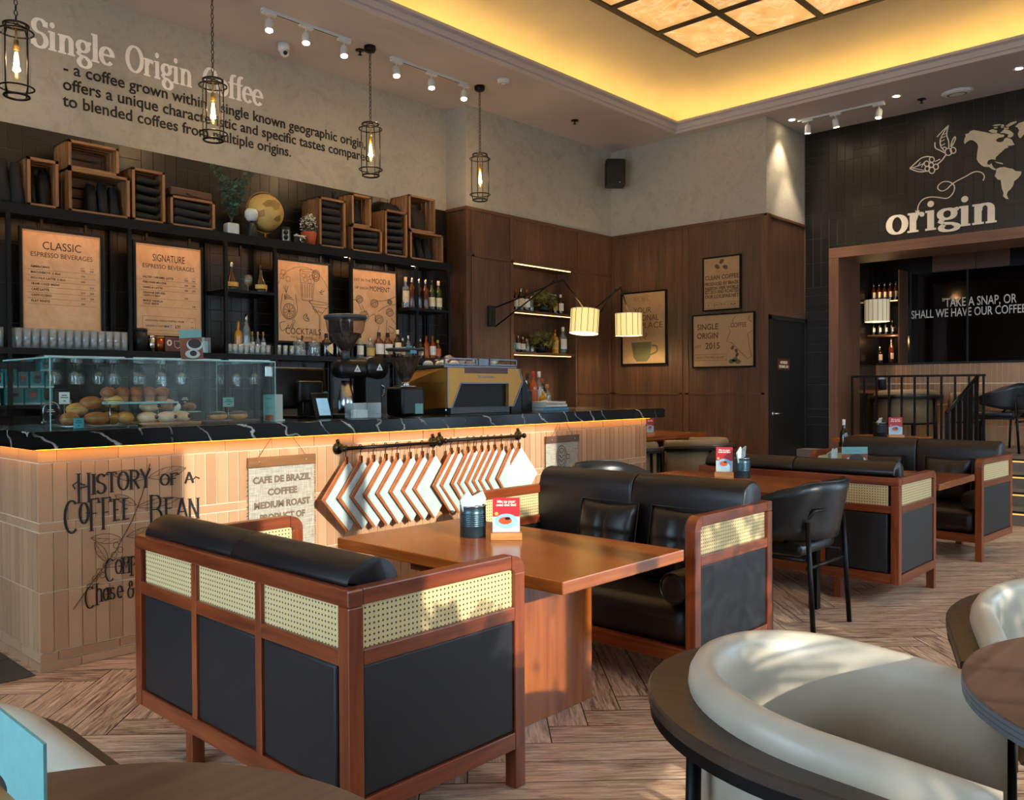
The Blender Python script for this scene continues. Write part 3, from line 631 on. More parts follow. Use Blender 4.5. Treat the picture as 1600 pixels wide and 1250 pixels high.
def deco_line(mb, items, base, ext=0.0012, k_=1.0):
    # items: (char, x, z, width, height)
    for ch, x, z, wx, hz in items:
        st, adv = deco(ch)
        for p in st:
            q = [(x+a*wx, z+b*hz) for a, b in p]; clz = len(q) > 17 and math.hypot(q[0][0]-q[-1][0], q[0][1]-q[-1][1]) < 1e-4
            mb.strip(q[:-1] if clz else q, base, ext=ext, wfun=lambda dx, dy: (0.0055+0.0065*abs(dy))*k_, closed=clz)
            for e, o_ in ((q[0], q[1]), (q[-1], q[-2])):
                if abs(e[0]-o_[0]) < 0.35*abs(e[1]-o_[1]): mb.strip([(e[0]-0.011, e[1]), (e[0]+0.011, e[1])], base, w0=0.004, ext=ext)
def spread(txt, x0, x1, z0, z1, h, big=None):
    tot = sum(deco(c)[1]*(1.25 if big and i in big else 1) for i, c in enumerate(txt)); sx = (x1-x0)/tot; x = x0; out = []
    for i, c in enumerate(txt):
        b = 1.25 if big and i in big else 1; t = (x-x0)/(x1-x0); z = z0+(z1-z0)*t; hh = h*(1.45 if big and i in big else 1)
        out.append((c, x, z-(hh-h)*0.75, sx*b, hh)); x += deco(c)[1]*sx*b
    return out
B_ = FY(0, CY-0.0005, 0)
for items, extra in ((spread('HISTORY', 1.52, 1.875, 0.80, 0.815, 0.095, (0,)), [(1.515, 0.835), (1.505, 0.855), (1.525, 0.868), (1.545, 0.855), (1.56, 0.85)]), (spread('OF A', 1.92, 2.10, 0.815, 0.815, 0.058), [(2.09, 0.83), (2.11, 0.845), (2.13, 0.835)]), (spread('COFFEE', 1.465, 1.775, 0.665, 0.665, 0.105, (0, 2, 3)), None), (spread('BEAN', 1.86, 2.13, 0.655, 0.62, 0.105, (0,)), None), (spread('COMP', 1.645, 1.80, 0.40, 0.405, 0.075, (0,)), None), (spread('Chase &', 1.552, 1.785, 0.285, 0.285, 0.07, (0,)), None)):
    lt = MB(); deco_line(lt, items, B_, 0.0012, 0.62 if items[0][2] < 0.5 else 1.0)
    if extra: lt.strip(extra, B_, w0=0.007, ext=0.001)
    lt.build('painted_word', 'ink_black', bc)
br = MB(); stm = [(1.50, 0.27), (1.60, 0.40), (1.70, 0.52), (1.78, 0.66), (1.83, 0.78), (1.87, 0.93)]
br.strip(stm, B_, w0=0.005, ext=0.0008)
def leafo(x, z, L, a, wd):
    ca, sa = math.cos(math.radians(a)), math.sin(math.radians(a)); up = []; dn = []; N = 9
    for i in range(N+1):
        t = i/N; h = wd*math.sin(PI*t)**0.8; u = L*t
        up.append((x+u*ca-h*sa, z+u*sa+h*ca)); dn.append((x+u*ca+h*sa, z+u*sa-h*ca))
    br.strip(up, B_, w0=0.003, ext=0.0008); br.strip(dn, B_, w0=0.003, ext=0.0008); br.strip([(x, z), (x+L*ca, z+L*sa)], B_, w0=0.002, ext=0.0008)
    for i in (2, 4, 6): br.strip([(x+L*i/9*ca, z+L*i/9*sa), up[min(9, i+2)]], B_, w0=0.0015, ext=0.0008)
for a_ in ((1.86, 0.86, 0.20, 10, 0.028), (1.85, 0.86, 0.17, 168, 0.026), (1.80, 0.72, 0.22, 6, 0.022), (1.80, 0.73, 0.12, 150, 0.02), (1.73, 0.57, 0.15, 170, 0.024), (1.75, 0.58, 0.16, 8, 0.022), (1.66, 0.47, 0.12, 120, 0.02), (1.64, 0.45, 0.14, 10, 0.02)): leafo(*a_)
for x, z in ((1.70, 0.545), (1.72, 0.52), (1.69, 0.50), (1.65, 0.455), (1.62, 0.43), (1.60, 0.40), (1.635, 0.41), (1.575, 0.365)): br.strip(arc(x, z, 0.013, 0.014, 0, 360, 12)[:-1], B_, w0=0.003, ext=0.0008, closed=True)
br.build('painted_coffee_branch', 'ink_sepia', bc)

# burlap hangings on the counter front
def burlap(name, label, x0, x1, zt, zb, lines, barmat, ink, cup=False, strings=None):
    t = thing(name, label, 'wall hanging', ((x0+x1)/2, CY-0.012, zt), 0, 'burlap hangings on the bar front'); w2 = (x1-x0)/2
    m = MB(); N = 14
    m.box(-w2+0.006, w2-0.006, 0.0, 0.004, zb-zt, -0.02, grain=2); m.build('burlap_cloth', 'burlap', t)
    fr = MB()
    for i in range(46):
        z = (zb-zt)*i/46-0.05
        for sgn in (-1, 1): fr.tube([(sgn*(w2-0.006), 0.001, z), (sgn*(w2+random.uniform(0.001, 0.009)), 0.0, z-random.uniform(-0.004, 0.01))], 0.0012, 4)
    fr.build('frayed_edge', 'ink_burlap_brown', t)
    b = MB(); b.box(-w2, w2, -0.012, 0.006, -0.055, 0.0, 0.002); b.build('hanging_bar', barmat, t)
    for sx in (-0.7, 0.7):
        n_ = MB(); n_.sphere((sx*w2, -0.013, -0.028), 0.006, 8, 6); n_.build('rivet', 'chrome', t)
    st_ = MB()
    for (a, b2) in strings or (): st_.tube([(a, -0.002, 0.0), (b2, -0.002, 1.025-zt)], 0.0015, 5)
    st_.build('hanging_cord', 'ink_burlap_brown', t)
    base = FY(0, -0.0012, 0)
    for (s_, z, h, wd) in lines: tx = MB(); tx.text(s_, h, frame((0, -0.0012, z), (1, 0, 0), (0, 0, 1)), width=wd, off=h*0.05, ext=0.0004); tx.build('printed_line', ink, t)
    if cup:
        tx = MB()
        tx.strip(arc(-0.01, -0.165, 0.062, 0.085, 0, 360, 28)[:-1], base, w0=0.006, ext=0.0005, closed=True); tx.strip(arc(-0.01, -0.165, 0.045, 0.066, 0, 360, 24)[:-1], base, w0=0.006, ext=0.0005, closed=True)
        for dz in (0, -0.03): tx.strip([(-0.04, -0.15+dz), (-0.01, -0.175+dz), (0.02, -0.15+dz)], base, w0=0.008, ext=0.0005)
        tx.strip([(-0.03, -0.12), (-0.01, -0.14), (0.012, -0.12)], base, w0=0.007, ext=0.0005); tx.strip([(0.05, -0.15), (0.085, -0.155), (0.085, -0.185), (0.048, -0.185)], base, w0=0.006, ext=0.0005)
        tx.build('printed_cup', ink, t)
burlap('burlap_hanging', 'pale burlap sack cloth printed CAFE DE BRAZIL on a light wood bar', 2.40, 2.83, 0.925, 0.36,
       [('CAFE DE BRAZIL', -0.145, 0.05, 0.37), ('COFFEE', -0.215, 0.05, 0.19), ('MEDIUM ROAST', -0.285, 0.05, 0.36), ('PRODUCT OF', -0.355, 0.05, 0.29), ('BRAZIL', -0.43, 0.05, 0.19)], 'hanger_bar_wood', 'ink_burlap', strings=((0.15, 0.07), (-0.15, -0.07)))
burlap('burlap_hanging', 'grey-brown burlap cloth with a printed coffee cup on a dark wood bar', 4.89, 5.29, 0.93, 0.40,
       [('ADULTERY', -0.335, 0.06, 0.32), ('PRODUCT', -0.43, 0.075, 0.32)][1:] + [('SINGLE ORIGIN', -0.335, 0.05, 0.32)], 'trim_wood', 'ink_burlap_brown', True, ((0.12, 0.05), (-0.12, -0.05)))

# rails of clipboards
def rail(x0, x1, z, label):
    t = thing('hanging_rail', label, 'rail', (x0, CY-0.066, z), 0, 'black pipe rails on the bar front')
    b = MB(); b.cyl((0, 0, 0), (x1-x0, 0, 0), 0.011, 12); b.build('rail_bar', 'iron', t)
    for x in (0.012, x1-x0-0.012):
        f_ = MB(); f_.cyl((x, 0.0, 0), (x, 0.06, 0), 0.010, 10); f_.cyl((x, 0.052, 0), (x, 0.065, 0), 0.034, 16); f_.sphere((x, 0, 0), 0.019, 12, 8); f_.cyl((x, 0.054, 0.03), (x, 0.063, 0.052), 0.010, 8); f_.build('wall_flange', 'iron', t)
    return t
rail(2.985, 3.765, 0.945, 'black pipe rail on the bar front beside the pale burlap sack cloth')
rail(3.80, 4.60, 0.952, 'black pipe rail on the bar front beside the cup-printed burlap')
def clipboard(x, zr, yaw, label, grp, tint=0, dy=0.0):
    t = thing('clipboard', label, 'clipboard', (x, CY-0.066+dy, zr), yaw, grp); hs = 0.155; zc = -0.06-hs*1.414
    dm_ = lambda s_: Matrix.Translation((0, 0, zc)) @ Matrix.Rotation(PI/4, 4, 'Y')
    b = MB(); b.box(-hs, hs, -0.005, 0.005, -hs, hs, 0.0049, 2, dm_(0), smooth=False); b.build('wooden_board', 'clipboard_wood', t)
    p = MB(); rnd_ = random.Random(int(x*1000))
    for i in range(3):
        a = rnd_.uniform(-0.03, 0.03); Mx = Matrix.Translation((0.010+0.004*i, -0.0062-0.0010*i, zc-0.012+0.003*i)) @ Matrix.Rotation(PI/4+a, 4, 'Y')
        p.box(-hs*0.93, hs*0.93, -0.0004, 0.0004, -hs*0.90, hs*0.93, 0, 2, Mx)
    p.build('paper_sheets', 'white_paper', t)
    h = MB(); h.tube([(0, 0, zc+hs*1.414-0.03), (0, 0, -0.03)]+[(0.018*math.sin(math.radians(a)), 0, 0.0-0.018*math.cos(math.radians(a))) for a in range(0, 290, 24)], 0.0028, 6); h.build('wire_hook', 'iron', t)
    c_ = MB(); c_.box(-0.012, 0.012, -0.0095, 0.004, zc+hs*1.2, zc+hs*1.414+0.012, 0.003); c_.build('clip', 'copper', t)
for i in range(8):
    x = (3.011, 3.118, 3.214, 3.309, 3.40, 3.504, 3.606, 3.70)[i]
    clipboard(x, 0.945, math.radians(14 + random.uniform(-2.5, 1)), '%s wooden clipboard from the pale burlap sack, on the rail beside it' % ORD[i], 'clipboards by the pale burlap')
for i in range(10):
    x = (3.86, 3.924, 4.014, 4.075, 4.149, 4.212, 4.276, 4.348, 4.45, 4.53)[i]
    clipboard(x, 0.952, math.radians((15 if i < 9 else 6) + random.uniform(-1.5, 0.5)), '%s wooden clipboard from the cup-printed burlap, on the rail beside it' % ORD[9-i], 'clipboards by the cup-printed burlap')

# ------------------------------------------------------------------ sofas and booth tables
def make_sofa(label, loc, rot, W=1.33, D=0.70, top=0.86):
    t = thing('booth_sofa', label, 'sofa', loc, rot, 'cane and leather booth sofas'); h = W/2; Z = 0.76
    fm = MB()
    for s in (-1, 1):
        y0, y1 = s*h, s*(h-0.048)
        fm.box(0.05, D-0.06, y0, y1, 0.715, Z, 0.004); r = 0.06
        o_ = [(D-r+r*math.sin(a*PI/16), Z-r+r*math.cos(a*PI/16)) for a in range(9)]; ii = [(D-r+0.015*math.sin(a*PI/16), Z-r+0.015*math.cos(a*PI/16)) for a in range(8, -1, -1)]
        fm.prism(o_+ii, frame((0, max(y0, y1), 0), (1, 0, 0), (0, 0, 1)), 0.048, rnd=0.4, grain=0)
        fm.box(D-0.047, D, y0, y1, 0.13, Z-r, 0.003); fm.box(0.0, 0.05, y0, y1, 0.13, 0.712, 0.004)
        fm.box(0.05, D-0.047, y0, y1, 0.13, 0.185, 0.003); fm.box(0.05, D-0.047, y0, y1, 0.548, 0.592, 0.003)
    fm.box(0, 0.05, -h, h, 0.712, Z, 0.005); fm.box(0.002, 0.048, -h+0.048, h-0.048, 0.13, 0.19, 0.003); fm.box(0.002, 0.048, -h+0.048, h-0.048, 0.548, 0.592, 0.003)
    p3 = (W-0.1)/3
    for k_ in (-0.5, 0.5): fm.box(0.0, 0.046, k_*p3-0.017, k_*p3+0.017, 0.19, 0.712, 0.003)
    fm.box(D-0.055, D-0.012, -h+0.048, h-0.048, 0.135, 0.195, 0.004); fm.box(0.05, D-0.05, -h+0.05, h-0.05, 0.16, 0.19)
    fm.build('wood_frame', 'furniture_wood', t)
    for (lx, ly) in ((D-0.047, h-0.047), (D-0.047, -h), (0.02, h-0.40), (0.02, -h+0.35)):
        lg = MB(); lg.box(lx, lx+0.047, ly, ly+0.047, 0, 0.135, 0.003); lg.build('leg', 'furniture_wood', t)
    for s in (-1, 1):
        y = s*(h-0.024)
        cp = MB(); cp.box(0.05, D-0.047, y-0.009, y+0.009, 0.592, 0.715); cp.build('cane_panel', 'cane_weave', t)
        sp_ = MB(); sp_.box(0.05, D-0.047, y-0.017, y+0.017, 0.185, 0.548, 0.008, 3); sp_.build('side_panel', 'panel_leather', t)
    for k_ in (-1, 0, 1):
        e = p3/2-0.017
        cp = MB(); cp.box(0.014, 0.03, k_*p3-e, k_*p3+e, 0.592, 0.712); cp.build('cane_panel', 'cane_weave', t)
        bp = MB(); bp.box(0.006, 0.04, k_*p3-e, k_*p3+e, 0.19, 0.548, 0.012, 3); bp.build('back_panel', 'panel_leather', t)
    hw = (W-0.075)/2
    for k_ in (-0.5, 0.5):
        bc_ = MB(); pf_ = [(0.056, 0.34), (0.185, 0.34), (0.20, 0.38), (0.203, top-0.10)]
        pf_ += [(0.113+0.09*math.cos(a*PI/10), top-0.075+0.075*math.sin(a*PI/10)) for a in range(1, 11)] + [(0.028, 0.772), (0.056, 0.766)]
        bc_.prism(pf_, frame((0, k_*hw+(hw-0.004)/2, 0), (1, 0, 0), (0, 0, 1)), hw-0.004, grain=1)
        yy0, yy1 = k_*hw-(hw-0.004)/2, k_*hw+(hw-0.004)/2; bc_.bm.edges.ensure_lookup_table()
        ee = [e for e in bc_.bm.edges if abs(e.verts[0].co.y-e.verts[1].co.y) < 1e-6]
        bmesh.ops.bevel(bc_.bm, geom=ee, offset=0.016, segments=3, profile=0.5, affect='EDGES', clamp_overlap=True)
        for f in bc_.bm.faces: f.smooth = True
        bc_.build('back_cushion', 'black_leather', t)
    sc_ = MB(); sc_.rbox((0.06+D-0.03)/2, 0, 0.278, D-0.09, W-0.105, 0.185, 0.065, 6); sc_.build('seat_cushion', 'black_leather', t)
    return t
make_sofa('black leather booth sofa seen from behind, in front of the painted bar corner', (1.35, 2.519, 0), 0.0, top=0.828)
make_sofa('black booth sofa facing the front wooden table, two square pillows on it', (3.775, 2.495, 0), PI)
make_sofa('booth sofa with its cane back toward us behind the black armchair', (5.16, 2.38, 0), 0.0, 1.33, 0.69, 0.848)
make_sofa('booth sofa beside the lit steps, with two pillows leaning on it', (7.66, 2.335, 0), PI+math.radians(-3), 1.33, 0.73)
def make_pillow(label, loc, rot, tilt, size=0.36, th=0.066):
    t = thing('pillow', label, 'pillow', loc, rot, 'black leather pillows'); N = 14
    m = MB(); Tm = Matrix.Rotation(-tilt, 4, 'Y')
    for s in (1, -1):
        vs_ = []; fs = []
        for i in range(N+1):
            for j in range(N+1):
                u, v = i/N*2-1, j/N*2-1; pin = 1-0.10*(1-abs(u)**2)*abs(v)**6; pin2 = 1-0.10*(1-abs(v)**2)*abs(u)**6
                thk = th*((1-abs(u)**2.6)*(1-abs(v)**2.6))**0.55 * (1-0.3*math.exp(-(u*13)**2)) * (1-0.3*math.exp(-(v*13)**2))
                vs_.append((s*thk, u*size/2*pin2, size/2+v*size/2*pin))
        for i in range(N):
            for j in range(N): fs.append((i*(N+1)+j, (i+1)*(N+1)+j, (i+1)*(N+1)+j+1, i*(N+1)+j+1))
        m.faces(vs_, fs, Tm, smooth=True)
    bmesh.ops.remove_doubles(m.bm, verts=m.bm.verts, dist=0.0004); m.build('pillow_cover', 'black_leather', t)
    sm_ = MB(); hh = size/2
    sm_.tube([(0.002, -hh*0.99, size/2-hh*0.99), (0, -hh*0.99, size/2+hh*0.99), (0, hh*0.99, size/2+hh*0.99), (0.002, hh*0.99, size/2-hh*0.99)], 0.004, 6, True, Tm); sm_.build('piping', 'black_leather', t)
    return t
make_pillow('square pillow on the bar-side seat of the booth facing the front table', (3.44, 2.585, 0.372), PI, 0.20)
make_pillow('square pillow next to the bolster of the booth facing the front table', (3.44, 2.15, 0.372), PI, 0.20)
make_pillow('pillow on the booth sofa by the steps, half hidden by the blue card', (7.33, 2.60, 0.372), PI, 0.20)
make_pillow('pillow next to the bolster of the booth sofa by the lit steps', (7.33, 2.08, 0.372), PI, 0.20)
def bolster(label, loc, L=0.34, r=0.07):
    t = thing('bolster', label, 'bolster', loc, 0, 'round leather bolsters'); m = MB()
    m.lathe([(0.001, 0), (r*0.55, 0.001), (r*0.9, 0.006), (r, 0.022), (r, L-0.022), (r*0.9, L-0.006), (r*0.55, L-0.001), (0.001, L)], 20, (0, 0, 0), Matrix.Rotation(PI/2, 4, 'Y')); m.build('bolster_cover', 'black_leather', t)
    p = MB(); p.tube([(0.006, r*0.92*math.cos(a*PI/12), r*0.92*math.sin(a*PI/12)) for a in range(24)], 0.003, 6, True); p.build('piping', 'black_leather', t)
bolster('round bolster at the arm of the booth facing the front table', (3.09, 1.95, 0.443))
bolster('round bolster at the arm of the booth sofa by the lit steps', (6.96, 1.80, 0.443))
bolster('small dark bolster at the far end of the booth behind the black armchair', (5.43, 2.925, 0.443))
def booth_table(label, x0, x1, y0, y1, zt=0.66, base=True, mat='table_wood'):
    cx, cy = (x0+x1)/2, (y0+y1)/2; t = thing('wooden_table', label, 'table', (cx, cy, 0), 0, 'rectangular reddish wooden tables'); a, b = (x1-x0)/2, (y1-y0)/2
    m = MB(); m.box(-a, a, -b, b, zt-0.045, zt, 0.004); m.build('tabletop', mat, t)
    u = MB(); u.box(-a*0.72, a*0.78, -b+0.36, b-0.36, zt-0.10, zt-0.045); u.build('top_support', 'furniture_wood', t)
    if base:
        p = MB(); p.box(-0.25, 0.29, -0.235, 0.235, 0.0, zt-0.045, 0.003, grain=2); p.build('pedestal_base', 'table_wood', t)
    else:
        for sx in (-1, 1):
            for sy in (-1, 1):
                l = MB(); l.box(sx*(a-0.07)-0.025, sx*(a-0.07)+0.025, sy*(b-0.08)-0.025, sy*(b-0.08)+0.025, 0, zt-0.045); l.build('leg', 'black_metal', t)
    return t
booth_table('front reddish wood table between two booth sofas', 2.15, 2.90, 1.775, 3.03)
booth_table('taller wooden table behind the middle booth, black armchair tucked under it', 4.15, 4.90, 2.0, 3.02, 0.75, False)
booth_table('wooden table between the two rear booth sofas', 5.93, 6.75, 1.72, 2.98)
# ------------------------------------------------------------------ things on tables
def tin(label, loc, mat='tin_blue', r=0.047, h=0.115, napkins=2, seed=0):
    t = thing('napkin_tin', label, 'tin', loc, 0, 'ribbed cutlery tins on the tables'); pr = [(r*0.97, 0), (r, 0.003)]
    for i in range(1, 8): z = h*(0.28+i*0.065); pr += [(r, z), (r*1.035, z+h*0.016), (r, z+h*0.034)]
    pr += [(r, h*0.97), (r*1.03, h*0.985), (r*1.02, h), (r*0.95, h), (r*0.94, h*0.3), (0.001, h*0.28)]
    m = MB(); m.lathe(pr, 24); m.build('tin_can', mat, t); m = MB(); m.tube([(r*1.0*math.cos(q*PI/12), r*1.0*math.sin(q*PI/12), h*0.985) for q in range(24)], 0.0025, 6, True); m.build('tin_rim', 'steel', t); rg_ = random.Random(seed)
    for i in range(napkins):
        n = thing('paper_napkin', 'paper napkin folded and stuck in the ' + label.split(' tin')[0] + ' tin' + (' (left one)' if i == 0 else ' (right one)') if napkins > 1 else 'paper napkin in the ' + label, 'napkin', (loc[0], loc[1], loc[2]+h*0.32), rg_.uniform(-0.4, 0.4), 'napkins in tins')
        k = MB(); s_ = -1 if i == 0 else 1; vs_ = []
        for a, b, c_ in ((-0.02, 0.0, 0), (0.025, 0.006, 0), (0.055, 0.01, 0.11), (-0.035, -0.01, 0.15), (-0.06, 0.004, 0.115)): vs_.append((s_*a*1.0-0.012*s_, b, c_)) 
        v2 = [(a, b+0.008, c_) for a, b, c_ in vs_]
        k.faces(vs_+v2, [(0, 1, 2, 3, 4), (9, 8, 7, 6, 5), (0, 5, 6, 1), (1, 6, 7, 2), (2, 7, 8, 3), (3, 8, 9, 4), (4, 9, 5, 0)], None); k.build('napkin_fold', 'white_paper', n)
    return t
def table_card(label, loc, rz, kind='red', hh=0.145, ww=0.095):
    t = thing('menu_card_stand', label, 'table card', loc, rz, 'promotion cards on the tables')      # card faces local -Y
    b = MB(); b.rbox(0, 0, 0.015, ww*1.15, 0.045, 0.03, 0.002); b.build('wooden_block', 'block_wood', t)
    c_ = MB(); c_.rbox(0, 0, 0.022+hh/2, ww, 0.003, hh, 0); cc = c_.build('card', 'red_card' if kind == 'red' else 'sky_card', t)
    z0 = 0.032; 
    def disc(name, mat, cx, cz, rx, rz_, y):
        m = MB(); m.prism([(cx+rx*math.cos(a*PI/14), cz+rz_*math.sin(a*PI/14)) for a in range(28)], FY(0, y, 0), 0.0004); m.build(name, mat, cc)
    if kind == 'red':
        d_ = MB(); d_.box(-ww/2, ww/2, -0.0024, -0.0016, z0, z0+hh*0.42); d_.build('picture_background', 'white_paper', cc)
        disc('pictured_plate', 'blue_plate', 0.0, z0+hh*0.30, ww*0.42, hh*0.2, -0.0026); disc('pictured_food', 'tomato', -0.004, z0+hh*0.31, ww*0.24, hh*0.10, -0.0032); disc('pictured_sauce', 'chocolate', 0.006, z0+hh*0.37, ww*0.1, hh*0.04, -0.0038); disc('gold_badge', 'label_gold', -ww*0.36, z0+hh*0.5, 0.008, 0.008, -0.0038)
        tx = MB(); tx.text('Mix up your\nmeal and find', ww*0.135, FY(0, -0.0028, z0+hh*0.80), off=0.0006, ext=0.0002, res=2, line=0.9); tx.build('card_lettering', 'paint_white', cc)
    else:
        d_ = MB(); d_.box(-ww/2, ww/2, -0.0024, -0.0016, z0, z0+hh*0.62); d_.build('picture_background', 'card_photo_brown', cc)
        disc('pictured_saucer', 'white_paper', 0.01, z0+hh*0.30, ww*0.40, hh*0.24, -0.0026); disc('pictured_cake', 'chocolate', 0.012, z0+hh*0.40, ww*0.28, hh*0.22, -0.0032)
        tx = MB(); tx.box(-ww*0.4, ww*0.25, -0.0028, -0.002, z0+hh*0.74, z0+hh*0.76); tx.build('card_text_line', 'book_blue', cc)
    return t
tin('blue-grey ribbed tin on the front wooden table', (2.565, 2.62, 0.66), 'tin_blue', 0.056, 0.135, 2, 3)
table_card('red promotion card in a wood block beside the tin on the front table', (2.60, 2.455, 0.66), -0.8, 'red', 0.155, 0.115)
tin('dark ribbed tin on the taller wooden table', (4.72, 2.485, 0.75), 'tin_blue', 0.05, 0.12, 2, 5)
table_card('red promotion card beside the dark tin on the taller table', (4.67, 2.575, 0.75), -1.2, 'red', 0.16, 0.10)
tin('dark napkin tin on the rear booth table', (6.24, 2.55, 0.66), 'tin_dark', 0.058, 0.10, 2, 8)
table_card('blue cake promotion card on the rear booth table', (6.38, 2.44, 0.66), -0.75, 'blue', 0.165, 0.20)

# ------------------------------------------------------------------ black armchairs
def black_armchair(label, loc, rz, s=1.0, group='black armchairs'):
    t = thing('armchair', label, 'chair', loc, rz, group)    # faces local +X
    st = MB(); st.rbox(0.02, 0, 0.445, 0.46, 0.45, 0.07, 0.03, 5); st.build('seat', 'chair_leather', t)
    N = 24; vs_ = []; fs = []
    def shell(off):
        out = []
        for i in range(N+1):
            a = math.radians(-112 + 224*i/N); rx, ry = 0.255+off, 0.275+off; c = math.cos(a)
            top = 0.80 - 0.15*max(0, (abs(math.degrees(a))-40)/72)**1.2; bot = 0.50 + 0.06*max(0, (abs(math.degrees(a))-60)/52)
            for k_ in range(7):
                u = k_/6; z = bot+(top-bot)*u; fl = 1+0.10*u; x = -rx*c*fl + (-0.03*u if abs(a) < 1 else 0); y = ry*math.sin(a)*fl
                out.append((x, y, z))
        return out
    A = shell(0); B2 = shell(0.035); m = MB(); n = len(A)
    for i in range(N):
        for k_ in range(6):
            q = (i*7+k_, (i+1)*7+k_, (i+1)*7+k_+1, i*7+k_+1); fs.append(q); fs.append(tuple(n+v for v in reversed(q)))
        fs.append((i*7+6, (i+1)*7+6, n+(i+1)*7+6, n+i*7+6)); fs.append((i*7, n+i*7, n+(i+1)*7, (i+1)*7))
    for k_ in range(6):
        fs.append((k_, k_+1, n+k_+1, n+k_)); fs.append((N*7+k_, n+N*7+k_, n+N*7+k_+1, N*7+k_+1))
    m.faces(A+B2, fs, None, smooth=True); m.build('backrest', 'chair_leather', t)
    pp = MB(); pp.tube([((a[0]+b[0])/2, (a[1]+b[1])/2, a[2]+0.003) for a, b in zip(A[6::7], B2[6::7])], 0.006, 6); pp.build('piping', 'black_leather', t)
    for sx, sy in ((-1, -1), (-1, 1), (1, -1), (1, 1)):
        l = MB(); top = 0.60 if sx < 0 else 0.42
        l.tube([(sx*0.235-0.045*(sx < 0), sy*0.235, 0), (sx*0.215-0.03*(sx < 0), sy*0.228, top)], 0.0135, 10); l.build('leg', 'black_metal', t)
    for sy in (-1, 1):
        b = MB(); b.tube([(0.20, sy*0.228, 0.40), (-0.23, sy*0.228, 0.40)], 0.011, 8); b.tube([(-0.06, sy*0.20, 0.42), (-0.27, sy*0.20, 0.66), (-0.29, sy*0.12, 0.66)], 0.0125, 8); b.build('side_brace', 'black_metal', t)
    b = MB(); b.tube([(-0.247, -0.23, 0.36), (-0.247, 0.23, 0.36)], 0.0115, 8); b.build('rear_stretcher', 'black_metal', t)
    return t
black_armchair('black leather armchair with tubular legs tucked under the taller table', (4.45, 2.10, 0), PI/2)
black_armchair('black armchair on the bar side of the taller table, only its back top showing', (4.50, 3.18, 0), -PI/2)
# ------------------------------------------------------------------ cream barrel chairs and round tables
def barrel(label, loc, rz, leather_='cream_leather', R_=0.28, L=0.20, zb=0.74, drop=0.075, group='barrel armchairs with a wooden rim', outer='cream_leather'):
    t = thing('barrel_armchair', label, 'chair', loc, rz, group)
    path = []; na = 34
    for i in range(5): path.append(((L*(1-i/4), R_), (0, 1)))
    for i in range(1, na):
        a = PI/2+PI*i/na; path.append(((R_*math.cos(a), R_*math.sin(a)), (math.cos(a), math.sin(a))))
    for i in range(5): path.append(((L*i/4, -R_), (0, -1)))
    def zr(i):
        x = path[i][0][0]; return zb - drop*max(0, (x+R_)/(L+R_))**1.1
    m = MB()
    def prof(i):
        z = zr(i); return [(-0.035, 0.34), (-0.034, z-0.14), (-0.030, z-0.06), (-0.022, z-0.022), (-0.008, z-0.004), (0.010, z), (0.026, z-0.008), (0.037, z-0.028), (0.040, z-0.05), (0.034, z-0.075), (0.012, z-0.10), (0.012, 0.34)]
    m.sweep(prof, path); m.build('padded_shell', leather_, t)
    def prof2(i):
        z = zr(i)-0.072; x = path[i][0][0]; wv_ = 0.052+0.03*max(0, -x/R_); return [(0.018, z-0.012), (0.018, z+0.012), (0.038+wv_, z+0.012), (0.042+wv_, z+0.008), (0.042+wv_, z-0.012)]
    rm = MB(); rm.sweep(prof2, path, smooth=False); rm.build('arm_rail', 'ring_walnut', t)
    def prof3(i):
        z = zr(i)-0.084; x = path[i][0][0]; wv_ = 0.050+0.03*max(0, -x/R_); return [(0.018, z-0.026), (0.018, z), (0.040+wv_, z), (0.040+wv_, z-0.026)]
    rm = MB(); rm.sweep(prof3, path, smooth=False); rm.build('rail_band', 'black_metal', t)
    sp_ = MB()
    def prof4(i): return [(-0.03, 0.33), (0.014, 0.33), (0.016, zr(i)-0.11), (-0.03, zr(i)-0.11)]
    sp_.sweep(prof4, path); sp_.build('outer_shell', outer, t)
    poly = [(p[0]*0.80, p[1]*0.80) for p, _ in path] + [(L+0.06, -R_*0.7), (L+0.06, R_*0.7)]
    sc_ = MB(); sc_.prism(poly, Matrix.Translation((0, 0, 0.33)), 0.11, grain=0); bmesh.ops.bevel(sc_.bm, geom=[e for e in sc_.bm.edges if abs(e.verts[0].co.z-e.verts[1].co.z) < 1e-5], offset=0.03, segments=3, affect='EDGES')
    for f_ in sc_.bm.faces: f_.smooth = True
    sc_.build('seat_cushion', leather_, t)
    for i in (0, 13, 29, len(path)-1):
        p, nn = path[i]; l = MB(); q = (p[0]+nn[0]*0.055, p[1]+nn[1]*0.055); l.tube([(q[0]*1.04, q[1]*1.04, 0), (q[0], q[1], zr(i)-0.10)], 0.0155, 10); l.build('leg', 'black_metal', t)
    lr = MB(); lr.tube([(p[0]*0.92+0, p[1]*0.92, 0.315) for p, _ in path], 0.010, 6); lr.build('lower_ring', 'black_metal', t)
    return t
barrel('cream barrel armchair with leaf shadows across its inner back', (1.705, 0.66, 0), math.radians(-78), L=0.27)
barrel('cream barrel armchair across the round table from the leaf-shadowed one', (2.66, 0.36, 0), math.radians(-157))
barrel('cream barrel armchair behind the table that holds the blue card', (0.235, 1.64, 0), math.radians(-86), L=0.38, zb=0.735, drop=0.055)
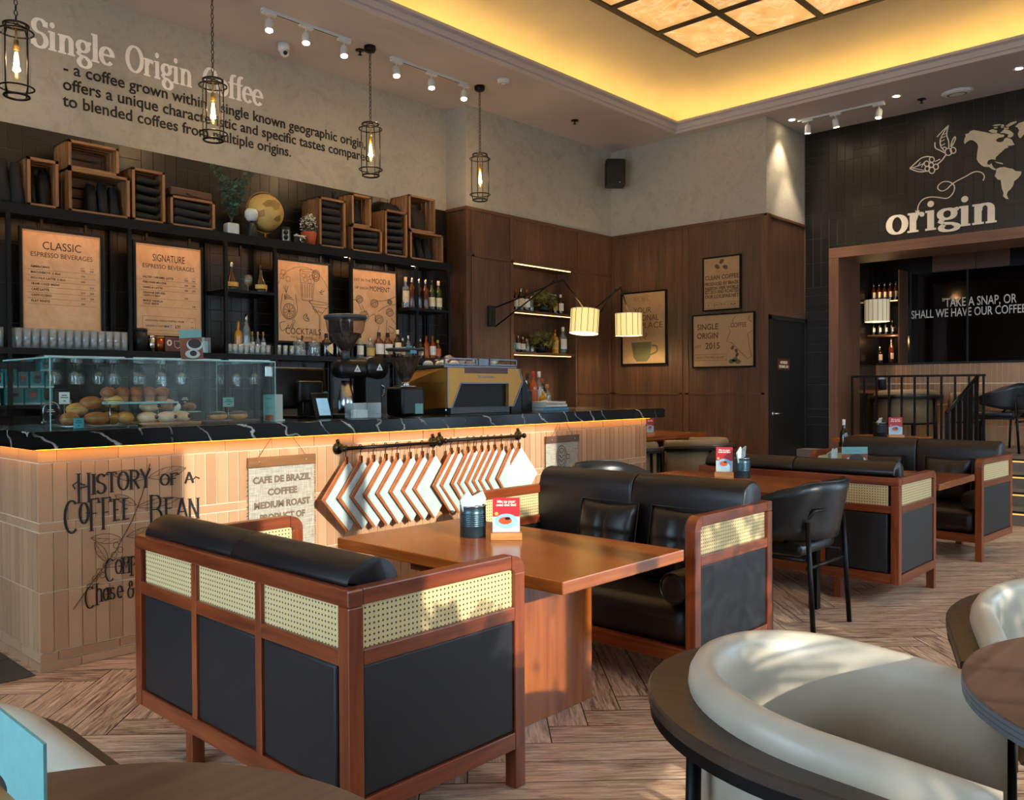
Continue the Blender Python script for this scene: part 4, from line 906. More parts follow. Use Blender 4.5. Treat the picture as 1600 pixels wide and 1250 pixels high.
def round_table(label, loc, r=0.462, z=0.74):
    t = thing('round_table', label, 'table', loc, 0, 'round walnut tables')
    m = MB(); m.lathe([(0.001, z-0.004), (r-0.004, z-0.004), (r, z-0.006), (r, z-0.001), (r-0.002, z), (0.001, z)], 72, smooth=False); m.build('tabletop', 'walnut_top', t)
    e = MB(); e.lathe([(r-0.01, z-0.004), (r+0.001, z-0.004), (r+0.001, z-0.012), (r-0.001, z-0.013), (r+0.001, z-0.014), (r+0.001, z-0.022), (r-0.001, z-0.023), (r+0.001, z-0.024), (r, z-0.034), (r-0.01, z-0.034), (0.001, z-0.034)], 72, smooth=False, cap=False); e.build('edge_band', 'edge_grey', t)
    c_ = MB(); c_.cyl((0, 0, 0.02), (0, 0, z-0.03), 0.035, 16); c_.build('column', 'black_metal', t)
    b = MB(); b.lathe([(0.001, 0.0), (0.24, 0.0), (0.24, 0.012), (0.05, 0.03), (0.001, 0.03)], 32); b.build('base_plate', 'black_metal', t)
    return t
round_table('bare round walnut table between two cream barrel armchairs', (1.94, 0.04, 0))
round_table('round walnut table holding the light blue menu card', (0.243, 0.925, 0))
tc = thing('menu_card_stand', 'light blue menu card standing on a round walnut table', 'table card', (0.365, 1.225, 0.74), 0, 'promotion cards on the tables')
b = MB(); b.rbox(0.0, 0, 0.012, 0.05, 0.16, 0.024, 0.002); b.build('wooden_block', 'block_wood', tc)
b = MB(); b.rbox(0.0, 0, 0.075, 0.004, 0.205, 0.105, 0); cdo = b.build('card', 'sky_card', tc)
b = MB(); b.prism([(-0.062+0.026*math.cos(a*PI/14), 0.003+0.013*max(0, math.sin(a*PI/14))) for a in range(0, 28)], FX(-0.0024, 0, 0.022), 0.0004); b.build('pictured_cup', 'ink_black', cdo)
b = MB(); b.box(-0.0023, -0.002, 0.07, 0.10, 0.024, 0.046); b.build('picture_background', 'block_wood', cdo)

# ------------------------------------------------------------------ back-wall table, upstairs furniture
booth_table('far wooden table near the back wall beyond the end of the bar', 7.75, 9.15, 5.28, 5.98, 0.75, False)
barrel('tan barrel armchair pulled up to the far table near the black door', (8.28, 4.93, 0), math.radians(98), 'tan_leather', 0.33, 0.2, 0.74, 0.02, outer='tan_leather')
barrel('tan barrel armchair half hidden behind the end of the bar', (7.36, 5.22, 0), math.radians(40), 'tan_leather', 0.31, 0.15, 0.74, 0.02, outer='tan_leather')
tin('dark tin on the far table beside the end of the bar', (7.93, 5.52, 0.75), 'tin_dark', 0.052, 0.13, 1, 11)
table_card('small red card on the far table near the back wall', (8.22, 5.48, 0.75), -0.5, 'red', 0.17, 0.09)
booth_table('wooden table up on the raised floor behind the railing', 11.45, 12.15, 3.75, 4.35, 0.73, False)
bpy.data.objects[[o.name for o in bpy.data.objects if o.name.startswith('wooden_table')][-1]].location.z = 0.52
barrel('tan barrel armchair behind the railing on the raised floor, larger one', (11.15, 3.62, 0.52), math.radians(30), 'tan_leather', 0.32, 0.16, 0.74, 0.04, outer='tan_leather')
barrel('tan barrel armchair behind the railing on the raised floor, right one', (11.95, 3.22, 0.52), math.radians(110), 'tan_leather', 0.27, 0.1, 0.72, 0.03, outer='tan_leather')
tin('dark tin standing on the raised-floor table', (11.62, 4.08, 1.25), 'tin_dark', 0.055, 0.14, 1, 13)
booth_table('wooden table between the raised floor and the booth by the steps', 8.35, 9.15, 2.72, 3.42, 0.79, False)
tin('dark napkin tin on the table below the railing', (8.62, 3.05, 0.79), 'tin_dark', 0.062, 0.15, 2, 17)
table_card('red card beside the tin on the table below the railing', (8.68, 2.92, 0.79), -0.75, 'red', 0.18, 0.14)
black_armchair('black armchair on the raised floor away from the railing', (12.1, 2.35, 0.52), math.radians(60))
black_armchair('black armchair on the raised floor just right of the railing end', (11.2, 2.62, 0.52), math.radians(90))
# railing
rl = thing('stair_railing', 'black metal railing with balusters along the raised floor and steps', 'railing', (10.62, 3.3, 0.52))
r_ = MB(); r_.box(-0.02, 0.02, -0.70, 0.80, 0.885, 0.91); r_.build('top_rail', 'black_metal', rl); r_ = MB(); r_.box(-0.02, 0.02, -0.70, 0.80, 0.06, 0.08); r_.build('bottom_rail', 'black_metal', rl)
for i in range(11):
    b = MB(); y = 0.79-i*0.147; b.box(-0.012, 0.012, y-0.010, y+0.010, 0.0, 0.89); b.build('baluster', 'black_metal', rl)
h = MB(); h.tube([(0.0, -0.62, 0.885), (-1.14, -0.62, 0.50)], 0.020, 8); h.build('handrail', 'black_metal', rl)
for i in range(6):
    x = -1.12+i*0.215; zt = 0.50+(1.14+x)*0.338; sx_ = 10.62+x; fl_ = 0.52 if sx_ > 10.15 else (0.39 if sx_ > 9.74 else (0.26 if sx_ > 9.33 else 0.13))
    b = MB(); b.box(x-0.018, x+0.018, -0.640, -0.60, fl_-0.52, zt); b.build('baluster', 'black_metal', rl)

# ------------------------------------------------------------------ wall lettering
wt = thing('wall_lettering', 'large white serif words Single Origin Coffee on the plaster', 'lettering', (2.31, YB, 3.965))
for wd_, x0, x1 in (('Single', 0.0, 0.62), ('Origin', 0.72, 1.30), ('Coffee', 1.40, 1.99)): lt = MB(); serif_text(lt, wd_, FY(x0, -0.004, 0), 0.225, x1-x0, 0.20, 0.075, 0.003); lt.build('white_word', 'paint_white_grey', wt)
wt = thing('wall_lettering', 'three lines of black text under the words Single Origin Coffee', 'lettering', (2.53, YB, 3.55))
for s_, z, x0, x1 in (('- a coffee grown within a single known geographic origin,', 3.815, 2.535, 5.50), ('offers a unique characteristic and specific tastes compared', 3.685, 2.53, 5.55), ('to blended coffees from multiple origins.', 3.555, 2.53, 4.605)):
    lt = MB(); lt.text(s_, 0.135, FY(x0-2.53, -0.004, z-3.55), align='LEFT', off=0.0016, ext=0.002, width=x1-x0); lt.build('text_line', 'ink_black', wt)
lt = MB(); serif_text(lt, 'oriGin', FX(XD, 3.60, 3.085) @ Matrix.Translation((0, 0, 0.008)), 0.34, 1.17, 0.20, 0.07, 0.006)
tag(lt.build('wall_lettering', 'paint_white'), 'large white word origin above the wood portal', 'lettering')
wt = thing('wall_lettering', 'white capitals TAKE A SNAP on the dark mirror upstairs', 'lettering', (12.583, 3.17, 2.2))
lt = MB(); lt.text('"TAKE A SNAP, OR', 0.17, FX(0, 0, 0.18), off=0.001, ext=0.002, width=0.90); lt.build('text_line', 'paint_white', wt)
lt = MB(); lt.text('SHALL WE HAVE OUR COFFEE FIRST"', 0.16, FX(0, -0.01, 0.045), off=0.001, ext=0.002, width=1.72); lt.build('text_line', 'paint_white', wt)
FXW = FX(XD-0.007, 0, 0)      # u = -y
def pxw(l):                    # outline measured on the dark wall: u = -y from the 1188-wide detail view
    out = []
    for a, b in l:
        x = 1410+a/6.2526; y = 180+b/6.25
        r = RR*((x-800)/1325.6) + DD*((y-625)/1325.6) + F; t_ = XD/r.x
        out.append((-(t_*r.y), 1.30+t_*r.z))
    return out
NA = [(605, 262), (612, 230), (622, 212), (617, 190), (650, 180), (668, 158), (700, 148), (740, 155), (790, 165), (830, 172), (880, 185), (930, 178), (965, 190), (1000, 195), (990, 215), (940, 225), (915, 250), (945, 268), (985, 262), (1000, 235), (1025, 220), (1050, 232), (1070, 240), (1098, 290), (1060, 300), (1030, 300), (1040, 318), (1005, 330), (975, 360), (945, 385), (915, 415), (915, 438), (895, 435), (870, 432), (840, 445), (830, 475), (850, 490), (875, 472), (880, 492), (897, 515), (925, 530), (915, 540), (880, 530), (850, 508), (800, 505), (775, 490), (745, 460), (730, 430), (735, 370), (745, 310), (735, 280), (700, 250), (665, 245), (640, 260), (612, 285)]
SA = [(925, 525), (960, 512), (1000, 508), (1040, 520), (1080, 525), (1110, 548), (1168, 552), (1160, 585), (1130, 620), (1095, 645), (1085, 690), (1060, 725), (1035, 745), (1022, 775), (1030, 800), (1042, 822), (1015, 818), (988, 795), (992, 760), (975, 715), (968, 660), (965, 635), (935, 630), (905, 595), (918, 565)]
GR = [(1105, 115), (1140, 80), (1188, 65), (1250, 60), (1260, 120), (1220, 170), (1188, 190), (1160, 225), (1145, 222), (1130, 190), (1145, 150), (1125, 120)]
IS = [[(845, 155), (880, 140), (930, 150), (925, 175), (880, 178)], [(960, 175), (1000, 140), (1050, 150), (1090, 180), (1085, 205), (1055, 222), (1030, 215), (1040, 190), (1000, 178)], [(880, 105), (920, 92), (965, 90), (960, 100), (915, 108)], [(1010, 110), (1060, 75), (1115, 60), (1120, 72), (1070, 100), (1035, 118)], [(895, 120), (935, 115), (930, 130), (900, 132)], [(905, 455), (940, 460), (985, 470), (985, 482), (930, 470)], [(970, 95), (990, 92), (1000, 108), (975, 130), (965, 118)], [(985, 125), (1045, 122), (1040, 136), (1000, 138)]]
from mathutils.geometry import tessellate_polygon
def flat(mb, poly, M_, ext=0.01):
    tri = tessellate_polygon([[Vector((p[0], p[1], 0)) for p in poly]]); n = len(poly)
    mb.faces([(p[0], p[1], ext) for p in poly], [tuple(t) for t in tri], M_, rnd=0.5)
    mb.faces([(p[0], p[1], 0) for p in poly]+[(p[0], p[1], ext) for p in poly], [(i, (i+1) % n, n+(i+1) % n, n+i) for i in range(n)], M_, rnd=0.5)
mp = MB()
for pl_ in [NA, SA, GR]+IS: flat(mp, pxw(pl_), FXW)
tag(mp.build('wall_map', 'map_cream'), 'cream cut-out map of the Americas on the dark tiled wall', 'wall map')
tw = MB()
sw_ = lambda l, w_=0.012, cl=False, tp_=False: tw.strip(pxw(l), FXW, w0=w_, ext=0.004, closed=cl, taper=tp_)
def spl(l, n=8):
    out = []
    for i in range(len(l)-1):
        p0 = l[max(0, i-1)]; p1 = l[i]; p2 = l[i+1]; p3 = l[min(len(l)-1, i+2)]
        for k_ in range(n):
            t = k_/n; out.append(tuple(0.5*((2*p1[d])+(-p0[d]+p2[d])*t+(2*p0[d]-5*p1[d]+4*p2[d]-p3[d])*t*t+(-p0[d]+3*p1[d]-3*p2[d]+p3[d])*t**3) for d in (0, 1)))
    return out+[l[-1]]
sw_(spl([(790, 640), (803, 600), (780, 565), (730, 552), (680, 565), (620, 600), (540, 640), (480, 680), (440, 720), (390, 742), (350, 720), (355, 685), (400, 652), (450, 650), (495, 672), (512, 710), (495, 765), (440, 812), (360, 805), (280, 800), (210, 820), (165, 870), (150, 930), (152, 960)], 5), 0.011)
sw_([(130, 935), (152, 962), (165, 930)], 0.012)
sw_(spl([(455, 100), (400, 150), (340, 215)], 4), 0.010); sw_(spl([(452, 105), (435, 190), (455, 260), (455, 320)], 4)); sw_(spl([(440, 120), (400, 180), (372, 250), (380, 310), (400, 335)], 4)); sw_(spl([(320, 265), (325, 320), (370, 345), (415, 370)], 4))
for a, b in (((400, 190), (430, 180)), ((385, 225), (425, 205)), ((375, 260), (415, 240)), ((378, 300), (420, 280))): sw_([a, b], 0.008)
sw_(spl([(475, 310), (490, 250), (515, 212), (520, 235), (500, 280), (480, 312)], 4))
for cx, cy, r in ((452, 360, 32), (498, 345, 27), (290, 435, 24), (240, 475, 24), (285, 488, 22), (245, 525, 22), (290, 540, 28), (330, 505, 24), (415, 330, 16)): sw_([(cx+r*math.cos(a*PI/9), cy+r*1.08*math.sin(a*PI/9)) for a in range(18)], 0.011, True)
sw_(spl([(430, 385), (390, 440), (345, 480)], 4), 0.013); sw_([(320, 455), (372, 430)], 0.010)
sw_(spl([(75, 520), (130, 470), (190, 420), (250, 405), (290, 412)], 4)); sw_(spl([(75, 522), (130, 545), (190, 555), (245, 545)], 4)); sw_(spl([(90, 518), (160, 495), (215, 470)], 4), 0.009); sw_([(150, 500), (180, 460)], 0.008); sw_([(190, 510), (215, 460)], 0.008); sw_(spl([(85, 515), (140, 525), (215, 540)], 4), 0.009)
tag(tw.build('wall_drawing', 'paint_white'), 'white line drawing of a coffee sprig and looping arrow', 'wall drawing')

# ------------------------------------------------------------------ framed prints
def framed(name, label, M_, w_, h_, mat_paper, t_=0.035, grp=None, fw=0.018, framemat='black_metal'):
    t = thing(name, label, 'picture', (0, 0, 0), 0, grp); t.matrix_world = M_      # local x right, y up, z out
    b = MB(); b.box(-w_/2, -w_/2+fw, 0, h_, 0.0, t_); b.box(w_/2-fw, w_/2, 0, h_, 0, t_); b.box(-w_/2+fw, w_/2-fw, 0, fw, 0, t_); b.box(-w_/2+fw, w_/2-fw, h_-fw, h_, 0, t_); b.build('picture_frame', framemat, t)
    p = MB(); p.box(-w_/2+fw, w_/2-fw, fw, h_-fw, 0.002, t_-0.012); p.build('print_sheet', mat_paper, t); return t, t_-0.0115
def T2(x, y, z): return frame((x, y, z), (1, 0, 0), (0, 1, 0))
def menu(label, x, w_, z0, h_, title, sub, rows, foot=None):
    t, zo = framed('menu_board', label, FY(x, YB-0.20, z0), w_, h_, 'kraft', 0.03, 'menu boards over the back bar'); tx = MB()
    tx.text(title, 0.085, T2(0, h_-0.155, zo), ext=0.0004, width=w_*0.46); tx.text(sub, 0.05, T2(0, h_-0.215, zo), ext=0.0004, width=w_*0.74)
    y = h_-0.285
    tx.text('HOT', 0.012, T2(w_*0.25, y+0.006, zo), ext=0.0003, res=1); tx.text('COLD', 0.012, T2(w_*0.36, y+0.006, zo), ext=0.0003, res=1)
    for nm, a, b in rows:
        ls_ = nm.split('|'); 
        for q in ls_: tx.text(q, 0.023, T2(-w_*0.37, y-0.014, zo), 'LEFT', off=0.0006, ext=0.0003, res=1); y -= 0.024
        if a: tx.text(a, 0.021, T2(w_*0.25, y+0.006, zo), off=0.0005, ext=0.0003, res=1)
        if b: tx.text(b, 0.021, T2(w_*0.36, y+0.006, zo), off=0.0005, ext=0.0003, res=1)
        y -= 0.006; tx.box(-w_*0.41, w_*0.41, y, y+0.0016, zo, zo+0.0004); y -= 0.013
    for a, b, c_, d_ in ((-0.46, 0.46, 0.03, 0.032), (-0.46, 0.46, h_-0.032, h_-0.03)): tx.box(a*w_, b*w_, c_, d_, zo, zo+0.0004)
    for sx in (-0.46, 0.46): tx.box(sx*w_-0.001, sx*w_+0.001, 0.03, h_-0.03, zo, zo+0.0004)
    if foot:
        yb = 0.06
        for a, b in ((yb, yb+0.0015), (yb+0.115, yb+0.1165)): tx.box(-w_*0.38, w_*0.38, a, b, zo, zo+0.0004)
        for sx in (-0.38, 0.38): tx.box(sx*w_-0.0008, sx*w_+0.0008, yb, yb+0.115, zo, zo+0.0004)
        tx.text(foot[0], 0.018, T2(-w_*0.34, yb+0.075, zo), 'LEFT', off=0.0004, ext=0.0003, res=1); tx.text(foot[1], 0.018, T2(-w_*0.34, yb+0.03, zo), 'LEFT', off=0.0004, ext=0.0003, res=1)
        tx.text('30', 0.018, T2(w_*0.33, yb+0.075, zo), ext=0.0003, res=1); tx.text('40', 0.018, T2(w_*0.33, yb+0.03, zo), ext=0.0003, res=1); tx.text('LY!', 0.034, T2(w_*0.12, yb+0.025, zo), off=0.001, ext=0.0003, res=1)
        b_ = MB(); b_.text('OAT', 0.034, T2(-w_*0.02, yb+0.025, zo), off=0.001, ext=0.0003, res=1); b_.build('blue_logo', 'book_blue', t)
    tx.build('menu_lettering', 'ink_brown', t)
menu('menu board headed CLASSIC over the row of clear tumblers', 2.437, 0.60, 1.735, 0.79, 'CLASSIC', 'ESPRESSO BEVERAGES', [('AMERICANO', '190', '200'), ('MACCHIATO  2 shot', '190', ''), ('PICCOLO LATTE  2 shot', '200', ''), ('18-HR COLD BREW', '', '210'), ('CAFÉ LATTE', '210', '230'), ('CAPPUCCINO', '210', '230'), ('FLAT WHITE', '220', '')])
menu('menu board headed SIGNATURE above the copper canisters', 3.277, 0.60, 1.735, 0.79, 'SIGNATURE', 'ESPRESSO BEVERAGES', [('SALTED CARAMEL LATTE', '250', '260'), ('PERUVIAN MOCHA', '240', '270'), ('VANILLA LATTE', '240', '270'), ('ORANGE INFUSED|CAPPUCCINO', '240', ''), ('MAPLE VANILLA|COLD BREW', '', '240')], ('ADDITIONAL VANILLA WHIPPED CREAM', 'CHANGE TO OAT MILK'))
# cocktail print
t, zo = framed('cocktail_poster', 'kraft poster drawn with three cocktails and the word COCKTAILS', FY(4.592, YB-0.20, 1.735), 0.60, 0.79, 'kraft', 0.03)
dr_ = MB(); L_ = lambda pts, w_=0.004, cl=False: dr_.strip(pts, T2(0, 0, zo), w0=w_, ext=0.0004, closed=cl)
L_(arc(0.0, 0.42, 0.30, 0.31, 165, 0, 20), 0.003); L_([(-0.04, 0.70), (-0.02, 0.42), (0.10, 0.42), (0.13, 0.70)]); L_(arc(0.045, 0.70, 0.085, 0.012, 0, 360, 16)[:-1], 0.004, True); L_(arc(0.04, 0.42, 0.06, 0.010, 180, 360, 8)); L_([(-0.03, 0.58), (0.115, 0.575)], 0.003)
for i in range(5): L_([(-0.015+i*0.028, 0.57), (-0.01+i*0.025, 0.44)], 0.004)
for cx, cy in ((0.0, 0.65), (0.05, 0.655), (0.09, 0.64), (0.02, 0.61), (0.07, 0.60)): L_(arc(cx, cy, 0.022, 0.02, 0, 360, 10)[:-1], 0.003, True)
for r in (0.055, 0.04, 0.02): L_(arc(0.14, 0.66, r*0.8, r, 0, 360, 14)[:-1], 0.006, True)
for cx, cy in ((-0.22, 0.66), (-0.235, 0.62), (-0.17, 0.60)): L_([(cx-0.022, cy-0.02), (cx+0.02, cy-0.022), (cx+0.024, cy+0.018), (cx-0.018, cy+0.022)], 0.004, True)
L_([(-0.23, 0.46)]+arc(-0.16, 0.33, 0.09, 0.11, 160, 380, 18)+[(-0.09, 0.46)], 0.005); L_(arc(-0.16, 0.30, 0.065, 0.07, 0, 360, 22)[:-1], 0.006, True); L_(arc(-0.16, 0.30, 0.052, 0.056, 0, 360, 22)[:-1], 0.003, True)
for a in range(0, 360, 40): L_([(-0.16, 0.30), (-0.16+0.05*math.cos(math.radians(a)), 0.30+0.054*math.sin(math.radians(a)))], 0.004)
for q in range(4): L_(arc(-0.16, 0.40+q*0.014, 0.05, 0.016, 20+q*30, 190+q*20, 8), 0.005)
for a in (70, 95, 120): L_([(-0.19, 0.47), (-0.19+0.06*math.cos(math.radians(a)), 0.47+0.07*math.sin(math.radians(a)))], 0.004)
L_([(0.06, 0.42), (0.28, 0.40)], 0.004); L_(arc(0.18, 0.40, 0.12, 0.02, 180, 360, 10), 0.004); L_([(0.06, 0.41), (0.18, 0.27), (0.29, 0.385)], 0.005); L_([(0.175, 0.27), (0.175, 0.05)], 0.006); L_([(0.19, 0.27), (0.19, 0.05)], 0.004); L_([(0.09, 0.36), (0.27, 0.35)], 0.004)
for q in range(4): L_([(0.10+q*0.03, 0.35-q*0.012), (0.14+q*0.025, 0.30)], 0.005)
L_(arc(0.045, 0.25, 0.05, 0.035, 100, 290, 10)+[(0.03, 0.27)], 0.006); L_(arc(0.05, 0.255, 0.03, 0.02, 100, 290, 8), 0.005); L_([(0.17, 0.51), (0.20, 0.50), (0.235, 0.52)], 0.006); L_([(0.19, 0.50), (0.21, 0.53)], 0.006); L_([(0.18, 0.49), (0.22, 0.485)], 0.006)
L_(spl([(-0.20, 0.20), (-0.26, 0.18), (-0.24, 0.11), (-0.19, 0.14), (-0.17, 0.17), (-0.16, 0.13), (-0.13, 0.18)], 5), 0.005); L_(spl([(-0.14, 0.14), (-0.10, 0.20), (-0.12, 0.22), (-0.12, 0.14)], 4), 0.004)
dr_.text('COCKTAILS', 0.085, T2(-0.005, 0.085, zo), ext=0.0004, width=0.39); dr_.text('THE ART OF MIXING', 0.02, T2(-0.02, 0.05, zo), ext=0.0003, res=1, width=0.26); dr_.build('printed_drawing', 'ink_brown', t)
t, zo = framed('mood_poster', 'kraft poster of hands raising drinks with the word MOMENT', FY(5.437, YB-0.20, 1.735), 0.60, 0.79, 'kraft', 0.03)
dr_ = MB()
dr_.text('GET IN THE', 0.036, T2(-0.15, 0.655, zo), ext=0.0004, width=0.21); dr_.text('MOOD &', 0.075, T2(0.09, 0.645, zo), ext=0.0004, width=0.24); dr_.text('SIP EACH', 0.036, T2(-0.16, 0.575, zo), ext=0.0004, width=0.17); dr_.text('MOMENT', 0.075, T2(0.07, 0.565, zo), ext=0.0004, width=0.26)
for cx, cy, r in ((-0.19, 0.47, 0.045), (0.0, 0.44, 0.05), (-0.13, 0.30, 0.06), (0.06, 0.28, 0.055), (0.20, 0.36, 0.05), (0.20, 0.47, 0.03)):
    for q in (1, 0.75, 0.4): L_(arc(cx, cy, r*q, r*q*0.85, 0, 360, 14)[:-1], 0.005, True)
    L_([(cx-r, cy-r*0.3), (cx+r*0.8, cy+r*0.5)], 0.004)
for l in ([(-0.29, 0.44), (-0.23, 0.46), (-0.16, 0.36)], [(0.28, 0.53), (0.14, 0.48), (0.03, 0.47)], [(0.28, 0.45), (0.15, 0.42), (0.05, 0.36)], [(-0.16, 0.42), (-0.13, 0.36), (-0.09, 0.35)], [(0.06, 0.22), (0.04, 0.14), (0.02, 0.05)], [(0.16, 0.28), (0.15, 0.16), (0.13, 0.05)], [(0.22, 0.30), (0.28, 0.24)], [(-0.29, 0.26), (-0.19, 0.25)], [(0.18, 0.22), (0.26, 0.18), (0.22, 0.14), (0.17, 0.20)], [(-0.06, 0.30), (0.0, 0.33), (0.02, 0.25)]): L_(spl(l, 5), 0.005)
dr_.build('printed_drawing', 'ink_brown', t)
# back wall posters (face -X)
t, zo = framed('coffee_poster', 'tall framed poster with a green coffee cup beside the wall lamp', FX(XB-0.002, 6.335, 1.595), 0.71, 0.965, 'poster_paper', 0.03, 'framed coffee posters', 0.02)
dr_ = MB(); dr_.text('EST. 2015', 0.05, T2(-0.04, 0.85, zo), ext=0.0004, width=0.22); dr_.box(-0.16, 0.10, 0.835, 0.838, zo, zo+0.0004); dr_.box(-0.16, 0.10, 0.90, 0.903, zo, zo+0.0004)
dr_.text('YOUR', 0.11, T2(-0.02, 0.68, zo), ext=0.0004, width=0.28); dr_.text('PERSONAL', 0.11, T2(0.0, 0.58, zo), ext=0.0004, width=0.46); dr_.text('PLACE', 0.11, T2(0.12, 0.48, zo), ext=0.0004, width=0.34)
for q in range(2): dr_.strip(spl([(-0.03+q*0.07, 0.33), (-0.06+q*0.07, 0.36), (-0.02+q*0.07, 0.39), (-0.04+q*0.07, 0.42)], 5), T2(0, 0, zo), w0=0.008, ext=0.0004)
dr_.build('poster_lettering', 'ink_sepia', t)
cu = MB(); cu.prism([(-0.19, 0.30), (-0.19, 0.27), (-0.16, 0.10), (-0.11, 0.045), (0.05, 0.045), (0.10, 0.10), (0.12, 0.27), (0.12, 0.30)][::-1], T2(0, 0, zo), 0.0004); cu.strip(spl([(0.12, 0.25), (0.20, 0.24), (0.20, 0.17), (0.10, 0.13)], 5), T2(0, 0, zo), w0=0.022, ext=0.0004); cu.build('printed_cup', 'cup_green', t)
t, zo = framed('coffee_poster', 'small upright framed CLEAN COFFEE poster above the wide one', FX(XB-0.002, 5.195, 2.235), 0.52, 0.665, 'poster_paper', 0.03, 'framed coffee posters', 0.018)
dr_ = MB()
def bean(mb, cx, cy, r, a, zz, w_=0.006):
    T_ = T2(cx, cy, zz) @ Matrix.Rotation(math.radians(a), 4, 'Z'); mb.prism([(r*math.cos(k_*PI/10), 0.68*r*math.sin(k_*PI/10)) for k_ in range(20)], T_, 0.0004)
for cx, cy, a in ((0.0, 0.60, 40), (-0.06, 0.54, -40), (0.05, 0.525, -30)): bean(dr_, cx, cy, 0.036, a, zo)
yy = 0.385
for s_, h_, w_ in (('CLEAN COFFEE', 0.075, 0.46), ('PRODUCED BY BRAZIL', 0.055, 0.46), ('PASSION 100% WORLD', 0.05, 0.46), ('EST.2015 AND ROASTED', 0.06, 0.46), ('OUR LOS.SPAB.NET', 0.06, 0.46)): dr_.text(s_, h_, T2(0, yy, zo), off=0.002, ext=0.0004, width=w_, res=2); yy -= h_*0.95
for b in ((-0.23, 0.23, 0.035, 0.038), (-0.23, 0.23, 0.10, 0.103), (-0.23, -0.227, 0.035, 0.103), (0.227, 0.23, 0.035, 0.103)): dr_.box(*b, zo, zo+0.0004)
dr_.text('1 / DUTY / AA', 0.045, T2(0, 0.055, zo), ext=0.0004, width=0.38); dr_.build('poster_lettering', 'ink_sepia', t)
t, zo = framed('coffee_poster', 'wide framed SINGLE ORIGIN 2015 poster nearest the black door', FX(XB-0.002, 5.18, 1.535), 0.85, 0.665, 'poster_paper', 0.03, 'framed coffee posters', 0.018)
dr_ = MB(); dr_.text('SINGLE', 0.10, T2(-0.21, 0.475, zo), off=0.002, ext=0.0004, width=0.29); dr_.text('ORIGIN', 0.10, T2(-0.21, 0.365, zo), off=0.002, ext=0.0004, width=0.29); dr_.text('2015', 0.11, T2(-0.14, 0.235, zo), off=0.002, ext=0.0004, width=0.20); dr_.text('EST', 0.05, T2(-0.34, 0.25, zo), ext=0.0004, width=0.08); dr_.text('COFFEE', 0.08, T2(0.21, 0.485, zo), off=0.001, ext=0.0004, width=0.21)
for b in ((-0.39, 0.05, 0.09, 0.094), (-0.39, 0.05, 0.165, 0.169), (-0.39, -0.386, 0.09, 0.169), (0.046, 0.05, 0.09, 0.169)): dr_.box(*b, zo, zo+0.0004)
dr_.text('RICH / STRONG / ROAST', 0.04, T2(-0.17, 0.115, zo), ext=0.0004, width=0.39)
for l in ([(0.17, 0.62), (0.13, 0.57), (0.15, 0.50), (0.08, 0.50), (0.10, 0.44), (0.05, 0.32), (0.12, 0.30), (0.22, 0.20), (0.33, 0.10), (0.38, 0.13)], [(0.38, 0.13), (0.35, 0.25), (0.33, 0.40), (0.39, 0.44)], [(0.36, 0.62), (0.34, 0.57), (0.38, 0.54)]): dr_.strip(l, T2(0, 0, zo), w0=0.006, ext=0.0004)
for cx, cy, a in ((0.13, 0.24, 60), (0.18, 0.20, 110), (0.19, 0.15, 60)): bean(dr_, cx, cy, 0.028, a, zo)
dr_.build('poster_lettering', 'ink_sepia', t)
lf = MB()
for cx, cy, a in ((0.12, 0.075, 10), (0.20, 0.07, -10), (0.16, 0.095, 40)): bean(lf, cx, cy, 0.04, a, zo)
lf.build('printed_leaves', 'cup_green', t)

# ------------------------------------------------------------------ back-bar shelving
sh = thing('bar_shelving', 'tall black metal shelving unit across the bar wall', 'shelf', (0, 0, 0)); SYF, SYB = 6.79, 7.17
ux = [2.012, 2.873, 3.693, 4.174, 5.015, 5.852, 6.31]
for x in ux:
    u = MB(); u.box(x-0.014, x+0.014, SYF, SYF+0.028, 0.936, 2.61); u.box(x-0.014, x+0.014, SYB-0.03, SYB, 0.936, 2.61); u.build('upright', 'black_metal', sh)
for nm, x0, x1, z0, z1 in (('top_shelf', 1.2, 6.34, 2.605, 2.65), ('glass_shelf', 1.2, 6.34, 1.565, 1.61), ('short_shelf', 3.693, 4.174, 2.145, 2.17), ('short_shelf', 5.74, 6.31, 2.115, 2.145)):
    s_ = MB(); s_.box(x0, x1, SYF-0.005, SYB, z0, z1); s_.build(nm, 'black_metal', sh)
for x in (2.30, 2.62, 3.10, 3.47, 3.95, 4.30, 4.80, 5.2, 5.6): hb = MB(); hb.box(x-0.010, x+0.010, 7.00, 7.02, 2.50, 2.605); hb.box(x-0.010, x+0.010, 6.80, 7.02, 2.595, 2.607); hb.build('board_bracket', 'black_metal', sh)
lsf = MB(); lsf.box(1.3, 6.3, 6.815, 6.83, 2.597, 2.604); lsf.build('light_strip', 'led_shelf', sh); lip = MB(); lip.box(1.2, 6.34, 6.783, 6.789, 2.575, 2.652); lip.build('shelf_lip', 'black_metal', sh)
for x in (4.98, 5.83):
    l_ = MB(); l_.lathe([(0.001, -0.02), (0.016, -0.02), (0.018, 0.0), (0.001, 0.0)], 12, (x, 6.83, 2.603)); l_.build('spot_bulb', 'spot_face', sh)
bcab = thing('bar_cabinet', 'dark cabinet with counter running under the back-bar shelving', 'cabinet', (0, 0, 0))
b = MB(); b.box(0.6, 6.6, 6.62, 7.19, 0.0, 0.90); b.build('cabinet_body', 'matt_black', bcab); b = MB(); b.box(0.6, 6.6, 6.60, 7.19, 0.90, 0.935); b.build('counter_slab', 'grey_granite', bcab)
b = MB(); b.box(0.62, 2.36, 6.82, 7.18, 1.165, 1.19); 
for x in (0.63, 1.5, 2.33): b.box(x, x+0.02, 6.83, 7.17, 0.935, 1.165)
b.build('riser_shelf', 'black_metal', bcab)
rk = MB()
